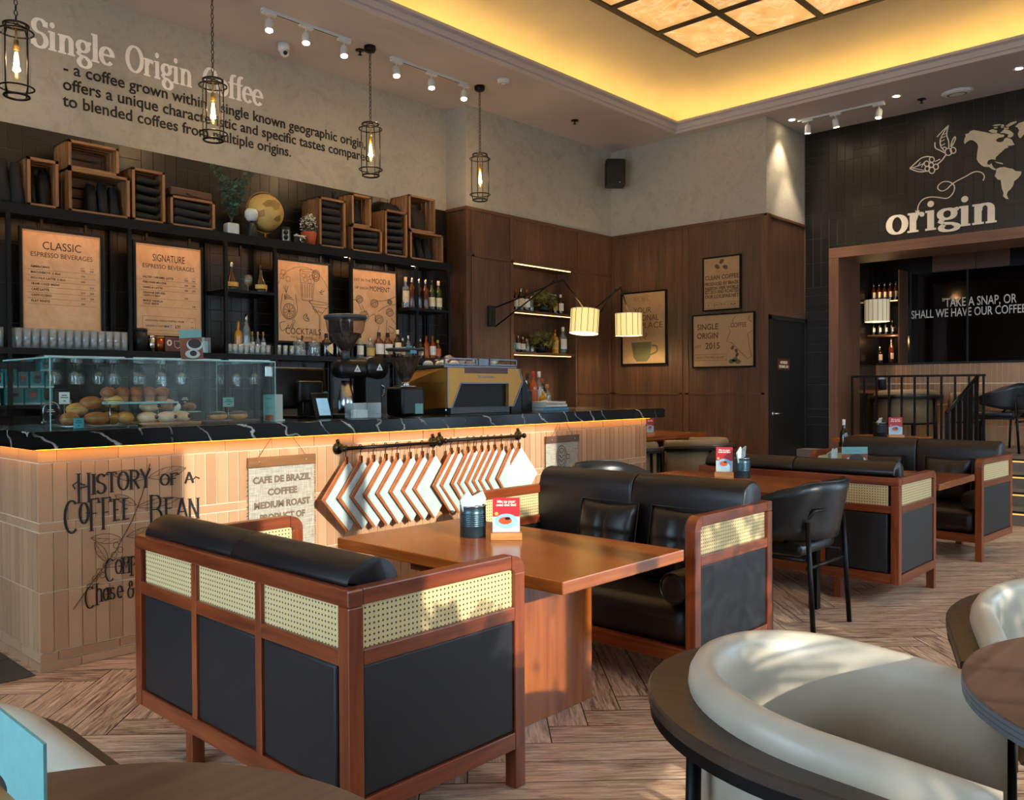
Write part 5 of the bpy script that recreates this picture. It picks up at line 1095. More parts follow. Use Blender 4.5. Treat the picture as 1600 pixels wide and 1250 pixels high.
for y in (6.84, 6.93, 7.02): rk.box(2.25, 4.15, y-0.005, y+0.005, 1.545, 1.56)
rk.build('glass_rack', 'steel', sh)

# crates on the top shelf
def crate(label, x0, x1, z0, z1, depth=0.30, yf=6.80):
    t = thing('wooden_crate', label, 'crate', ((x0+x1)/2, yf, z0), 0, 'slatted wooden crates on the top shelf'); w2 = (x1-x0)/2; h_ = z1-z0
    fm = MB(); e = 0.022
    for sx in (-1, 1):
        for y in (0, depth-0.02): fm.box(sx*w2, sx*(w2-e), y, y+0.02, 0, h_)
    for z in (0, h_-0.02):
        for y in (0, depth-0.02): fm.box(-w2, w2, y, y+0.02, z, z+0.02)
    fm.build('crate_frame', 'crate_wood', t)
    sl = MB(); n = max(3, int(depth/0.075))
    for i in range(n):
        y0 = 0.01+i*(depth-0.02)/n; y1 = y0+(depth-0.02)/n-0.012
        for sx in (-1, 1): sl.box(sx*w2, sx*(w2-0.008), y0, y1, 0, h_)
        sl.box(-w2, w2, y0, y1, 0, 0.008); sl.box(-w2, w2, y0, y1, h_-0.008, h_)
    m_ = max(3, int(h_/0.07))
    for i in range(m_): z = i*h_/m_; sl.box(-w2, w2, depth-0.008, depth, z+0.008, z+h_/m_-0.006)
    sl.build('slats', 'crate_wood', t); return t
def bag(label, x, y, z, w_, d_, h_, grp='black bags along the top shelf', seed=0, lean=0.0):
    rg_ = random.Random(seed+int(x*977)); m = MB(); N = 9; K = 6; vs_ = []; fs = []; ph = rg_.uniform(0, 6)
    n = 20
    for k_ in range(K+1):
        u = k_/K; sx_ = w_/2*(1-0.25*u**2); sy_ = d_/2*(1-0.75*u**1.5)
        for i in range(n):
            a = 2*PI*i/n; cr = 1+0.10*math.sin(3*a+ph+u*4)+0.05*math.sin(7*a+ph*2-u*6)
            ca, sa = math.cos(a), math.sin(a); q = (abs(ca)**4+abs(sa)**4)**0.25
            vs_.append((sx_*ca/q*cr*0.92+lean*u, sy_*sa/q*cr*0.92, h_*u*(1+0.04*math.sin(a*2+ph)*u)))
    for k_ in range(K):
        for i in range(n): fs.append((k_*n+i, k_*n+(i+1) % n, (k_+1)*n+(i+1) % n, (k_+1)*n+i))
    fs.append(tuple(reversed(range(n)))); fs.append(tuple(K*n+i for i in range(n)))
    m.faces(vs_, fs, None, smooth=True); o = m.build('black_bag', 'black_cloth'); o.location = (x, y, z); return tag(o, label, 'bag', grp)
def folded(label, x, y, z, w_, d_, h_, mat='black_cloth', grp='folded black bags in the crates'):
    m = MB(); rg_ = random.Random(int(x*1000+z*777)); N = 8; vs_ = []; fs = []
    for i in range(N+1):
        for j in range(3):
            for s in (0, 1): pass
    m.rbox(0, 0, h_/2, w_, d_, h_, h_*0.46, 4)
    for v in m.bm.verts: v.co.z += 0.25*h_*math.sin(v.co.x*30+rg_.uniform(0, 0.6)+x*9)*(v.co.z/h_); v.co.y += 0.006*math.sin(v.co.x*40+z*20)
    o = m.build('folded_bag', mat); o.location = (x, y, z); return tag(o, label, 'bag', grp)
TS = 2.65
bag('tall black bag standing at the far left end of the top shelf', 2.0, 6.93, TS, 0.13, 0.16, 0.33); bag('black bag between the far left bag and the first crate', 2.095, 6.90, TS, 0.09, 0.16, 0.31)
crate('upright crate, first from the left on the top shelf', 2.142, 2.355, TS, 3.005)
bag('black bag standing in the left half of the first crate', 2.20, 6.95, TS+0.02, 0.075, 0.15, 0.29); bag('black bag standing in the right half of the first crate', 2.29, 6.94, TS+0.02, 0.09, 0.15, 0.27)
crate('wide crate under a smaller crate, second from the left on the shelf', 2.425, 2.88, TS, 2.975); crate('small empty crate stacked on the wide second crate', 2.425, 2.80, 2.976, 3.19)
for i in range(3): bag('black bag in the wide second crate, %s from the left' % ORD[i], 2.635+i*0.085, 6.95, TS+0.02, 0.085, 0.16, 0.235+0.02*(i == 1))
crate('upright crate full of folded bags right of the small empty crate', 2.90, 3.167, TS, 3.07)
for i in range(5): folded('folded bag in the upright crate right of the empty crate, %s from the bottom' % ORD[i], 3.033, 6.94, TS+0.022+i*0.072, 0.215, 0.24, 0.058, 'black_cloth')
crate('low crate with a brown case on top, left of the eucalyptus', 3.21, 3.60, TS, 2.90)
for i in range(3): folded('folded bag in the low crate by the eucalyptus, %s from the bottom' % ORD[i], 3.405, 6.93, TS+0.022+i*0.068, 0.33, 0.26, 0.056)
t = thing('leather_case', 'flat brown carrying case lying on the low crate by the eucalyptus', 'case', (3.39, 6.92, 2.901), 0.05); b = MB(); b.rbox(0, 0, 0.035, 0.37, 0.25, 0.07, 0.015, 3); b.build('case_body', 'brown_leatherette', t); b = MB(); b.tube([(-0.05, -0.126, 0.03), (-0.04, -0.15, 0.015), (0.04, -0.15, 0.015), (0.05, -0.126, 0.03)], 0.006, 6); b.build('case_handle', 'brown_leatherette', t)
crate('tall crate of folded bags beside the terracotta plant', 4.655, 4.955, TS, 3.12)
for i in range(6): folded('folded bag in the tall crate beside the terracotta plant, %s from the bottom' % ORD[i], 4.80, 6.94, TS+0.022+i*0.073, 0.24, 0.25, 0.06)
crate('low wide crate under the narrow upright crate', 5.02, 5.40, TS, 2.90); crate('narrow upright crate stacked on the low wide crate', 5.03, 5.265, 2.901, 3.21)
for i in range(3): folded('folded bag in the low wide crate, %s from the bottom' % ORD[i], 5.20, 6.93, TS+0.022+i*0.068, 0.32, 0.25, 0.056)
bag('black bag standing inside the narrow upright crate', 5.14, 6.94, 2.922, 0.15, 0.17, 0.25); bag('black bag left of the narrow upright crate, on the low wide crate edge', 4.975, 7.02, TS, 0.04, 0.2, 0.58); bag('black bag right of the narrow upright crate, on the low wide crate', 5.33, 6.97, 2.901, 0.10, 0.16, 0.26)
crate('tall crate of folded bags, third crate stack from the right', 5.44, 5.73, TS, 3.12)
for i in range(6): folded('folded bag in the tall crate left of the end stack, %s from the bottom' % ORD[i], 5.585, 6.94, TS+0.022+i*0.070, 0.23, 0.25, 0.058)
bag('black bag lying on top of the tall crate left of the end stack', 5.62, 6.95, 3.121, 0.26, 0.2, 0.09)
crate('low crate at the right end of the top shelf, under another crate', 5.77, 6.23, TS, 2.95); crate('topmost crate stacked at the right end of the top shelf', 5.755, 6.12, 2.951, 3.32)
for i in range(3): bag('black bag in the low end crate, %s from the left' % ORD[i], 5.87+i*0.11, 6.94, TS+0.022, 0.10, 0.17, 0.235)
bag('black bag slumped in the topmost end crate', 5.95, 6.94, 2.972, 0.22, 0.19, 0.24); 

# decorations between the crates
def leaves(mb, rg_, c, r, n, size, squash=1.0):
    for i in range(n):
        d = Vector((rg_.gauss(0, 1), rg_.gauss(0, 1), rg_.gauss(0, 1))).normalized(); p = Vector(c)+Vector((d.x*r[0], d.y*r[1], d.z*r[2]))*rg_.uniform(0.35, 1)**0.6
        u = Vector((rg_.gauss(0, 1), rg_.gauss(0, 1), rg_.gauss(0, 1))).normalized(); v = u.orthogonal().normalized(); s_ = size*rg_.uniform(0.6, 1.2)
        mb.faces([p-u*s_, p+v*s_*0.45*squash+u*0.1*s_, p+u*s_, p-v*s_*0.45*squash+u*0.1*s_], [(0, 1, 2, 3)], rnd=rg_.random())
rg_ = random.Random(5)
t = thing('potted_eucalyptus', 'eucalyptus sprigs in a small white pot on the top shelf', 'plant', (3.805, 6.90, TS)); b = MB(); b.rbox(0, 0, 0.055, 0.115, 0.10, 0.11, 0.02, 4); b.build('pot', 'pot_white', t)
st = MB(); lv = MB()
for i in range(9):
    a = -0.32+0.64*i/8; L_h = 0.30+0.16*abs(i-4)/4+rg_.uniform(0, 0.05); pts = [(0, 0, 0.10)]
    for k_ in range(1, 9): q = k_/8; pts.append((math.sin(a*1.6)*L_h*q**1.2*0.75, rg_.uniform(-0.01, 0.01)-0.04*q, 0.10+L_h*q*math.cos(a*0.9)))
    st.tube(pts, 0.0025, 5)
    for k_ in range(2, 9): leaves(lv, rg_, pts[k_], (0.028, 0.028, 0.022), 9, 0.021, 1.7)
st.build('stems', 'stem', t); lv.build('foliage', 'leaf_blue', t)
t = thing('table_lamp', 'small rechargeable lamp with white globe beside the eucalyptus', 'lamp', (3.955, 6.82, TS)); b = MB(); b.lathe([(0.001, 0), (0.046, 0), (0.046, 0.008), (0.040, 0.115), (0.02, 0.125), (0.012, 0.14), (0.001, 0.14)], 20); b.build('lamp_base', 'tin_dark', t); b = MB(); b.lathe([(0.02, 0.14), (0.045, 0.15), (0.060, 0.185), (0.058, 0.22), (0.042, 0.245), (0.001, 0.25)], 20); b.build('globe_shade', 'pot_white', t)
t = thing('desk_globe', 'antique gold desk globe on a brass stand', 'globe', (4.135, 6.90, TS)); b = MB(); b.sphere((0, 0, 0.25), 0.168, 32, 20); gl = b.build('globe_ball', 'globe_ocean', t)
ln = MB()
for cx, cz, pts in ((0, 0, [(-0.10, 0.05), (-0.05, 0.09), (0.02, 0.10), (0.07, 0.07), (0.05, 0.02), (0.0, 0.0), (-0.03, 0.03), (-0.08, 0.02)]), (0, 0, [(0.02, -0.05), (0.07, -0.03), (0.08, -0.075), (0.04, -0.095), (0.0, -0.08)]), (0, 0, [(-0.13, -0.02), (-0.09, 0.0), (-0.08, -0.06), (-0.12, -0.07)]), (0, 0, [(0.01, -0.125), (0.04, -0.12), (0.03, -0.14)])):
    vv = []; R_g = 0.1695; cxm = sum(p[0] for p in pts)/len(pts); cym = sum(p[1] for p in pts)/len(pts)
    ring = [p for i in range(len(pts)) for p in [tuple(pts[i][d]+(pts[(i+1) % len(pts)][d]-pts[i][d])*k_/4 for d in (0, 1)) for k_ in range(4)]]; lay = []
    for s_ in (1.0, 0.6, 0.25):
        lay.append([(cxm+(p[0]-cxm)*s_, cym+(p[1]-cym)*s_) for p in ring])
    n = len(ring); vv = [(a, -math.sqrt(max(0, R_g**2-a*a-b*b)), 0.25+b) for l in lay for a, b in l]; fs = [(q*n+i, q*n+(i+1) % n, (q+1)*n+(i+1) % n, (q+1)*n+i) for q in (0, 1) for i in range(n)]+[tuple(2*n+i for i in range(n))]
    ln.faces(vv, fs, smooth=True)
ln.build('continents', 'globe_land', gl)
b = MB(); b.tube([(0.185*math.cos(math.radians(a)), 0, 0.25+0.185*math.sin(math.radians(a))) for a in range(70, 291, 10)], 0.006, 6); b.lathe([(0.001, 0), (0.075, 0), (0.07, 0.012), (0.015, 0.02), (0.012, 0.05), (0.018, 0.06), (0.001, 0.066)], 20); b.build('brass_stand', 'brass', t)
t = thing('vintage_camera', 'boxy black twin-lens camera beside the globe', 'camera', (4.325, 6.86, TS), -0.5); b = MB(); b.rbox(0, 0, 0.06, 0.085, 0.09, 0.12, 0.006, 3); b.rbox(0, 0, 0.13, 0.07, 0.075, 0.02, 0.004); b.build('camera_body', 'matt_black', t)
b = MB(); b.rbox(0, -0.046, 0.06, 0.06, 0.004, 0.10, 0.001); b.build('front_plate', 'steel', t)
for z in (0.04, 0.085): b = MB(); b.cyl((0, -0.046, z), (0, -0.07, z), 0.021, 18); b.cyl((0, -0.07, z), (0, -0.071, z), 0.015, 16); b.build('lens', 'matt_black', t)
t = thing('vintage_camera', 'silver and black compact camera next to the terracotta plant', 'camera', (4.452, 6.83, TS), -0.15); b = MB(); b.rbox(0, 0, 0.033, 0.125, 0.035, 0.066, 0.006, 3); b.build('camera_body', 'matt_black', t); b = MB(); b.rbox(0, 0, 0.071, 0.125, 0.036, 0.016, 0.004); b.rbox(-0.03, 0, 0.083, 0.03, 0.025, 0.012, 0.003); b.build('top_plate', 'steel', t); b = MB(); b.cyl((0.01, -0.017, 0.034), (0.01, -0.05, 0.034), 0.027, 20); b.build('lens', 'steel', t); b = MB(); b.cyl((0.01, -0.05, 0.034), (0.01, -0.0505, 0.034), 0.02, 18); b.build('lens_glass', 'dark_bottle', t)
t = thing('potted_plant', 'pale flowering plant in a terracotta pot on the top shelf', 'plant', (4.575, 6.86, TS)); b = MB(); b.lathe([(0.001, 0), (0.058, 0), (0.075, 0.125), (0.067, 0.125), (0.06, 0.10), (0.001, 0.10)], 22); b.build('pot', 'terracotta', t); lv = MB(); leaves(lv, rg_, (0, 0, 0.20), (0.09, 0.08, 0.105), 260, 0.014, 1.6); lv.build('blossom', 'petal_white', t); lv = MB(); leaves(lv, rg_, (0, 0, 0.18), (0.075, 0.07, 0.08), 160, 0.016, 1.4); lv.build('foliage', 'leaf_dark', t)

# ------------------------------------------------------------------ bottles and glasses
def bottle(label, loc, h_, r, body, cap='matt_black', lab=None, lz=(0.18, 0.55), shape='std', grp=None, capr=None):
    t = thing('bottle', label, 'bottle', loc, 0, grp)
    if shape == 'std': pr = [(0.001, 0), (r*0.95, 0), (r, 0.008), (r, h_*0.58), (r*0.85, h_*0.66), (r*0.42, h_*0.74), (r*0.34, h_*0.80), (r*0.34, h_*0.90)]
    elif shape == 'squat': pr = [(0.001, 0), (r*0.95, 0), (r, 0.01), (r, h_*0.55), (r*0.9, h_*0.66), (r*0.36, h_*0.74), (r*0.30, h_*0.86)]
    elif shape == 'flare': pr = [(0.001, 0), (r, 0), (r, 0.015), (r*0.75, h_*0.35), (r*0.36, h_*0.55), (r*0.26, h_*0.70), (r*0.26, h_*0.88)]
    else: pr = [(0.001, 0), (r*0.8, 0), (r, h_*0.12), (r, h_*0.34), (r*0.7, h_*0.52), (r*0.26, h_*0.64), (r*0.24, h_*0.88)]
    m = MB(); m.lathe(pr+[(0.001, pr[-1][1])], 14); m.build('glass_body', body, t)
    c_ = MB(); cr = capr or pr[-1][0]*1.15; z0 = pr[-1][1]-h_*0.06; c_.lathe([(cr*0.9, z0), (cr, z0+0.003), (cr, h_-0.002), (0.001, h_)], 12); c_.build('cap', cap, t)
    if lab:
        l_ = MB(); rl_ = r*1.012; l_.lathe([(rl_*1.0, h_*lz[0]), (rl_*1.0, h_*lz[1])], 14, (0, 0, 0), None, True, (-PI*0.95, -0.05), cap=False); l_.build('paper_label', lab, t)
    return t
GZ = 1.611
# lower (glass) shelf, left to right
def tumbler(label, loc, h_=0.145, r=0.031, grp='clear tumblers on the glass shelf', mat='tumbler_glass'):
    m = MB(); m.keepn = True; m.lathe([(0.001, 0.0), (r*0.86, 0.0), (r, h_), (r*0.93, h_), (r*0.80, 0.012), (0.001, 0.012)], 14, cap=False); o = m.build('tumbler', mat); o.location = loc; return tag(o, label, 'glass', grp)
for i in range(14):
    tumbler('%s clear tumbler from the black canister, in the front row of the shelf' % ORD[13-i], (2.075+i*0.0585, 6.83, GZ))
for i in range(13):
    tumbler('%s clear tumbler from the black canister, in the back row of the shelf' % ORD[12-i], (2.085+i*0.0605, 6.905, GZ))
tumbler('clear tumbler at the very left edge of the glass shelf', (1.955, 6.84, GZ))
def canister(label, loc, r, h_, mat, lid='steel', glassy=False):
    t = thing('canister', label, 'canister', loc, 0, 'canisters on the glass shelf'); m = MB(); m.lathe([(0.001, 0), (r, 0), (r, h_*0.88), (0.001, h_*0.88)], 18); m.build('canister_body', mat, t); m = MB(); m.lathe([(r*1.03, h_*0.86), (r*1.03, h_*0.98), (r*0.9, h_), (0.001, h_)], 18); m.build('lid', lid, t)
canister('black canister with dark lid right of the tumblers', (2.975, 6.86, GZ), 0.055, 0.185, 'tin_dark', 'matt_black'); canister('slim steel canister beside the black canister', (3.065, 6.85, GZ), 0.028, 0.13, 'steel'); canister('copper canister in front of the SIGNATURE menu, left one', (3.135, 6.86, GZ), 0.036, 0.125, 'copper', 'brass')
t = thing('coffee_tin', 'brown rectangular tin with a printed cup below the SIGNATURE menu', 'tin', (3.25, 6.86, GZ)); b = MB(); b.rbox(0, 0, 0.06, 0.17, 0.07, 0.12, 0.006, 3); b.build('tin_body', 'espresso_wood', t); b = MB(); b.strip([(0.0, 0.09), (0.006, 0.045), (0.03, 0.03), (0.054, 0.045), (0.06, 0.09)], FY(-0.01, -0.036, 0), w0=0.004, ext=0.0006, closed=True); b.strip(arc(-0.05, 0.075, 0.016, 0.02, 0, 360, 14)[:-1], FY(0, -0.036, 0), w0=0.012, ext=0.0006, closed=True); b.build('printed_cup', 'label_cream', t)
canister('copper canister in front of the SIGNATURE menu, right one', (3.385, 6.86, GZ), 0.03, 0.125, 'copper', 'brass')
t = thing('acrylic_holder', 'clear blue-tinted acrylic holder below the SIGNATURE menu corner', 'holder', (3.50, 6.86, GZ)); b = MB(); b.box(-0.06, 0.06, -0.04, 0.04, 0.0, 0.13, 0.003); b.build('acrylic_box', 'tumbler_glass', t); b = MB(); b.box(-0.045, 0.045, -0.02, 0.02, 0.004, 0.10); b.build('paper_slips', 'sky_card', t)
t = thing('dessert_card', 'tall blue card picturing a cup of coffee and cake over the display case', 'table card', (2.30, 4.62, 1.47), -0.12); b = MB(); b.rbox(0, 0, 0.085, 0.125, 0.003, 0.17, 0, M_=Matrix.Rotation(-0.08, 4, 'Y')); cc = b.build('card', 'sky_card', t)
b = MB(); b.box(-0.0625, 0.0625, -0.0024, -0.0016, 0.002, 0.125, M_=Matrix.Rotation(-0.08, 4, 'Y')); b.build('picture_background', 'card_photo_brown', cc)
for nm, mt, cx, cz, rx, rz_, yy_ in (('pictured_saucer', 'white_paper', 0.012, 0.085, 0.045, 0.034, -0.0026), ('pictured_coffee', 'chocolate', 0.012, 0.092, 0.038, 0.027, -0.0032), ('pictured_plate', 'white_paper', 0.0, 0.032, 0.042, 0.024, -0.0026), ('pictured_cake', 'chocolate', 0.004, 0.036, 0.02, 0.016, -0.0032)):
    b = MB(); b.prism([(cx+rx*math.cos(a*PI/12), cz+rz_*math.sin(a*PI/12)) for a in range(24)], FY(0, yy_, 0) , 0.0004); b.build(nm, mt, cc)
for i in range(8):
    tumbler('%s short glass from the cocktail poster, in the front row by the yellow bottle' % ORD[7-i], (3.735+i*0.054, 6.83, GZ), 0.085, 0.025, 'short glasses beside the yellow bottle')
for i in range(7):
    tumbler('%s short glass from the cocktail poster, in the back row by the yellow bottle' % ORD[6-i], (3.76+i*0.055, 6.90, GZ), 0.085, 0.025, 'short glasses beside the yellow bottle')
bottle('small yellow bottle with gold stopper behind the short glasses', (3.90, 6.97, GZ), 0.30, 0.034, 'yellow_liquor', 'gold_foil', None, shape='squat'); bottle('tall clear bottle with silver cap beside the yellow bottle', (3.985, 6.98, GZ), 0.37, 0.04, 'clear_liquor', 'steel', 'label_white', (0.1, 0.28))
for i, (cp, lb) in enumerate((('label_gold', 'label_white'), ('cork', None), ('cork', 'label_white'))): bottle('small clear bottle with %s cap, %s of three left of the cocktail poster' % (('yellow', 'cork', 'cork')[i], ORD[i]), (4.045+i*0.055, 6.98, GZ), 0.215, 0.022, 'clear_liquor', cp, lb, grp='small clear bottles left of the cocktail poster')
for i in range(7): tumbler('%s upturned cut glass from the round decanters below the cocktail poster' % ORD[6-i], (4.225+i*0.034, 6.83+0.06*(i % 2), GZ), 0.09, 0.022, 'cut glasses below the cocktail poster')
bottle('round clear decanter with wooden stopper below the cocktail poster, left', (4.47, 6.88, GZ), 0.195, 0.058, 'clear_liquor', 'cork', None, shape='squat', capr=0.022); bottle('slim dark bottle behind the two clear decanters', (4.565, 6.98, GZ), 0.20, 0.035, 'dark_bottle', 'matt_black', 'label_white', (0.05, 0.3)); bottle('round clear decanter with wooden stopper below the cocktail poster, right', (4.635, 6.88, GZ), 0.195, 0.058, 'clear_liquor', 'cork', None, shape='squat', capr=0.022)
bottle('small dark bottle right of the right-hand decanter', (4.71, 7.0, GZ), 0.19, 0.032, 'dark_bottle', 'matt_black', None)
for i, x in enumerate((4.775, 4.915)):
    t = bottle('black bottle with a white diamond label, %s of the pair' % ('left', 'right')[i], (x, 6.88, GZ), 0.225, 0.052, 'dark_bottle', 'matt_black', None, shape='squat', grp='pair of black bottles with diamond labels'); d_ = MB(); d_.prism([(-0.042, 0.075), (0, 0.04), (0.035, 0.02), (0.042, 0.075), (0.035, 0.125), (0, 0.11)], FY(0, -0.0535, 0), 0.0008); d_.build('diamond_label', 'label_cream', t)
bottle('round-label bottle just right of the tall grinder hopper', (5.175, 6.88, GZ), 0.235, 0.036, 'clear_liquor', 'matt_black', 'label_white', (0.12, 0.5)); bottle('bottle with a gold and cream label below the MOMENT poster', (5.30, 6.88, GZ), 0.20, 0.046, 'clear_liquor', 'steel', 'label_gold', (0.1, 0.5))
for i, x in enumerate((5.42, 5.535)): bottle('square white-label black-cap bottle below the MOMENT poster, %s' % ('left', 'right')[i], (x, 6.89, GZ), 0.265, 0.05, 'amber_liquor', 'matt_black', 'label_white', (0.15, 0.55), grp='white label bottles below the MOMENT poster')
for a in ((5.655, 0.30, 0.04, 'dark_bottle', 'label_cream', 'label_cream', 'dark bottle with cream cap and cream label right of the MOMENT poster'), (5.725, 0.22, 0.03, 'dark_bottle', 'steel', 'label_white', 'short dark bottle with steel cap before the teal label bottle'), (5.80, 0.25, 0.04, 'clear_liquor', 'steel', 'label_teal', 'bottle with a bright teal label on the glass shelf'), (5.90, 0.24, 0.03, 'green_bottle', 'matt_black', 'label_white', 'green bottle right of the teal label bottle'), (5.965, 0.22, 0.034, 'dark_bottle', 'steel', 'label_white', 'dark bottle with white striped label by the shelf post'), (6.045, 0.255, 0.04, 'copper', 'copper', None, 'copper coloured bottle by the machine, left one'), (6.135, 0.26, 0.042, 'copper', 'copper', 'label_white', 'copper coloured bottle with round white label, right one'), (6.215, 0.215, 0.036, 'amber_liquor', 'label_gold', 'label_orange', 'amber bottle with orange label at the shelf end')): bottle(a[6], (a[0], 6.88, GZ), a[1], a[2], a[3], a[4], a[5])
MZ = 2.146
for a in ((5.785, 'clear_liquor', 'label_cream', 'label_cream', 'slender bottle with a tall cream label, first on the short right shelf'), (5.868, 'amber_liquor', 'steel', None, 'amber bottle with silver cap, second on the short right shelf'), (5.965, 'dark_bottle', 'steel', None, 'dark bottle with silver cap, third on the short right shelf'), (6.058, 'amber_liquor', 'steel', None, 'broad amber bottle with black band, fourth on the short right shelf'), (6.148, 'green_bottle', 'matt_black', 'label_cream', 'green bottle with cream label, fifth on the short right shelf'), (6.248, 'green_bottle', 'label_white', 'label_cream', 'green bottle with white cap, last on the short right shelf')): bottle(a[4], (a[0], 6.90, MZ), 0.325, 0.041, a[1], a[2], a[3], (0.12, 0.42) if 'green' in a[1] else (0.18, 0.55))
for i, (x, cp) in enumerate(((3.80, 'steel'), (4.085, 'matt_black'))): bottle('squat cognac bottle on the short left shelf, %s of the snifter' % ('left', 'right')[i], (x, 6.90, 2.171), 0.25, 0.058, 'dark_bottle', cp, 'label_gold', (0.13, 0.28), 'flare')
def stem_glass(name, label, loc, bowl, stem_h, foot, up=True, grp=None, mat='wine_glass', cat='glass'):
    m = MB(); m.keepn = True; T = Matrix.Translation(loc) if up else Matrix.Translation(loc) @ Matrix.Diagonal((1, 1, -1, 1))
    pr = [(0.001, 0), (foot, 0.0), (foot*0.9, 0.003), (0.004, 0.008), (0.0035, stem_h)] + [(r, stem_h+z) for r, z in bowl]; m.lathe(pr, 16, (0, 0, 0), Matrix.Diagonal((1, 1, 1 if up else -1, 1)), cap=False); o = m.build(name, mat); o.location = loc; return tag(o, label, cat, grp)
WINE = [(0.02, 0.006), (0.037, 0.03), (0.042, 0.06), (0.034, 0.115)]; MART = [(0.012, 0.008), (0.052, 0.065)]; FLUTE = [(0.02, 0.01), (0.027, 0.05), (0.026, 0.13)]; SNIF = [(0.03, 0.008), (0.046, 0.035), (0.044, 0.06), (0.032, 0.095)]
stem_glass('snifter_glass', 'brandy snifter between the two squat cognac bottles', (3.95, 6.88, 2.171), SNIF, 0.05, 0.035)
wx = [(2.31, WINE), (2.36, WINE), (2.41, WINE), (2.46, WINE), (2.515, WINE), (2.57, WINE), (2.635, WINE), (2.78, WINE), (2.845, WINE), (2.92, WINE), (2.985, WINE), (3.05, WINE), (3.13, WINE), (3.20, FLUTE), (3.24, FLUTE), (3.30, WINE), (3.36, WINE), (3.44, MART), (3.62, MART), (3.70, MART), (3.755, WINE), (3.80, WINE), (3.85, WINE), (3.92, FLUTE), (3.975, WINE)]
for i, (x, bw_) in enumerate(wx):
    kd = 'martini glass' if bw_ is MART else ('flute' if bw_ is FLUTE else 'wine glass')
    stem_glass('hanging_' + kd.replace(' ', '_'), 'upside-down %s, %s of the hanging stemware counted from the teal boxes' % (kd, ORD[i]), (x, 6.84+0.09*(i % 3), 1.544), bw_, 0.085, 0.034, False, 'stemware hanging under the glass shelf')
# teal gift boxes on the riser, left
for i, (x, z, w_, h_) in enumerate(((1.92, 1.191, 0.10, 0.125), (2.06, 1.191, 0.125, 0.125), (2.182, 1.191, 0.11, 0.125), (2.28, 1.191, 0.08, 0.125), (1.955, 1.317, 0.07, 0.115), (2.04, 1.317, 0.082, 0.14), (2.12, 1.317, 0.07, 0.12), (2.215, 1.317, 0.10, 0.125), (2.30, 1.317, 0.06, 0.10), (2.275, 1.443, 0.085, 0.085))):
    row = 'bottom row' if z < 1.3 else ('upper row' if z < 1.4 else 'top'); k_ = i if i < 4 else i-4
    t = thing('gift_box', ('teal drink box, %s from the left in the %s behind the tap' % (ORD[k_], row)) if i < 9 else 'single teal box on top of the boxes behind the tap', 'box', (x, 6.92, z), 0, 'teal drink boxes behind the tap'); b = MB(); b.rbox(0, 0, h_/2, w_*0.95, 0.10, h_*0.99, 0.002); b.build('carton', 'teal_card', t)
    b = MB(); b.rbox(0, -0.0505, h_*0.08, w_*0.95, 0.001, h_*0.12); b.build('white_base_band', 'white_paper', t); b = MB(); uu = [(-w_*0.26, h_*0.98), (-w_*0.26, h_*0.42)]+arc(0, h_*0.42, w_*0.26, h_*0.16, 180, 360, 8)+[(w_*0.26, h_*0.98)]; b.prism(uu, FY(0, -0.0505, 0), 0.001); b.build('window_cutout', 'dark_bottle', t); b = MB(); b.rbox(0, -0.052, h_*0.62, w_*0.4, 0.001, h_*0.2); b.build('mug_band', 'jam' if i % 2 else 'terracotta', t)
# wall niche bottles and plants
for a in ((7.60, 2.241, 0.26, 0.033, 'dark_bottle', 'copper', 'label_white', 'thin dark bottle at the left end of the upper niche shelf'), (7.69, 2.241, 0.275, 0.045, 'dark_bottle', 'steel', 'label_cream', 'dark wine bottle with cream label on the upper niche shelf'), (7.795, 2.241, 0.275, 0.045, 'dark_bottle', 'copper', 'label_white', 'dark bottle with copper cap on the upper niche shelf'), (7.885, 2.241, 0.20, 0.033, 'clear_liquor', 'steel', None, 'short clear bottle left of the upper niche plant'), (8.345, 2.241, 0.25, 0.036, 'dark_bottle', 'label_white', 'label_gold', 'dark bottle with white cap right of the upper niche plant'), (8.455, 2.241, 0.26, 0.04, 'dark_bottle', 'label_white', 'label_white', 'dark white-capped bottle at the right end of the upper niche shelf'),
          (7.56, 1.736, 0.21, 0.032, 'clear_liquor', 'steel', 'label_teal', 'pale bottle at the left end of the lower niche shelf'), (7.635, 1.736, 0.20, 0.04, 'dark_bottle', 'steel', 'label_white', 'black bottle with diamond white label on the lower niche shelf'), (7.725, 1.736, 0.19, 0.034, 'dark_bottle', 'steel', 'label_white', 'dark bottle with white label on the lower niche shelf'), (7.80, 1.736, 0.17, 0.035, 'clear_liquor', 'cork', None, 'clear bottle left of the lower niche plant'), (7.90, 1.736, 0.13, 0.026, 'clear_liquor', 'steel', None, 'small clear bottle in front of the lower niche plant'), (8.34, 1.736, 0.31, 0.048, 'yellow_liquor', 'copper', 'label_gold', 'amber bottle with yellow label right of the lower niche plant'), (8.50, 1.736, 0.35, 0.052, 'clear_liquor', 'label_white', 'label_white', 'tall clear bottle at the right end of the lower niche shelf')):
    bottle(a[7], (a[0], 7.0, a[1]), a[2], a[3], a[4], a[5], a[6])
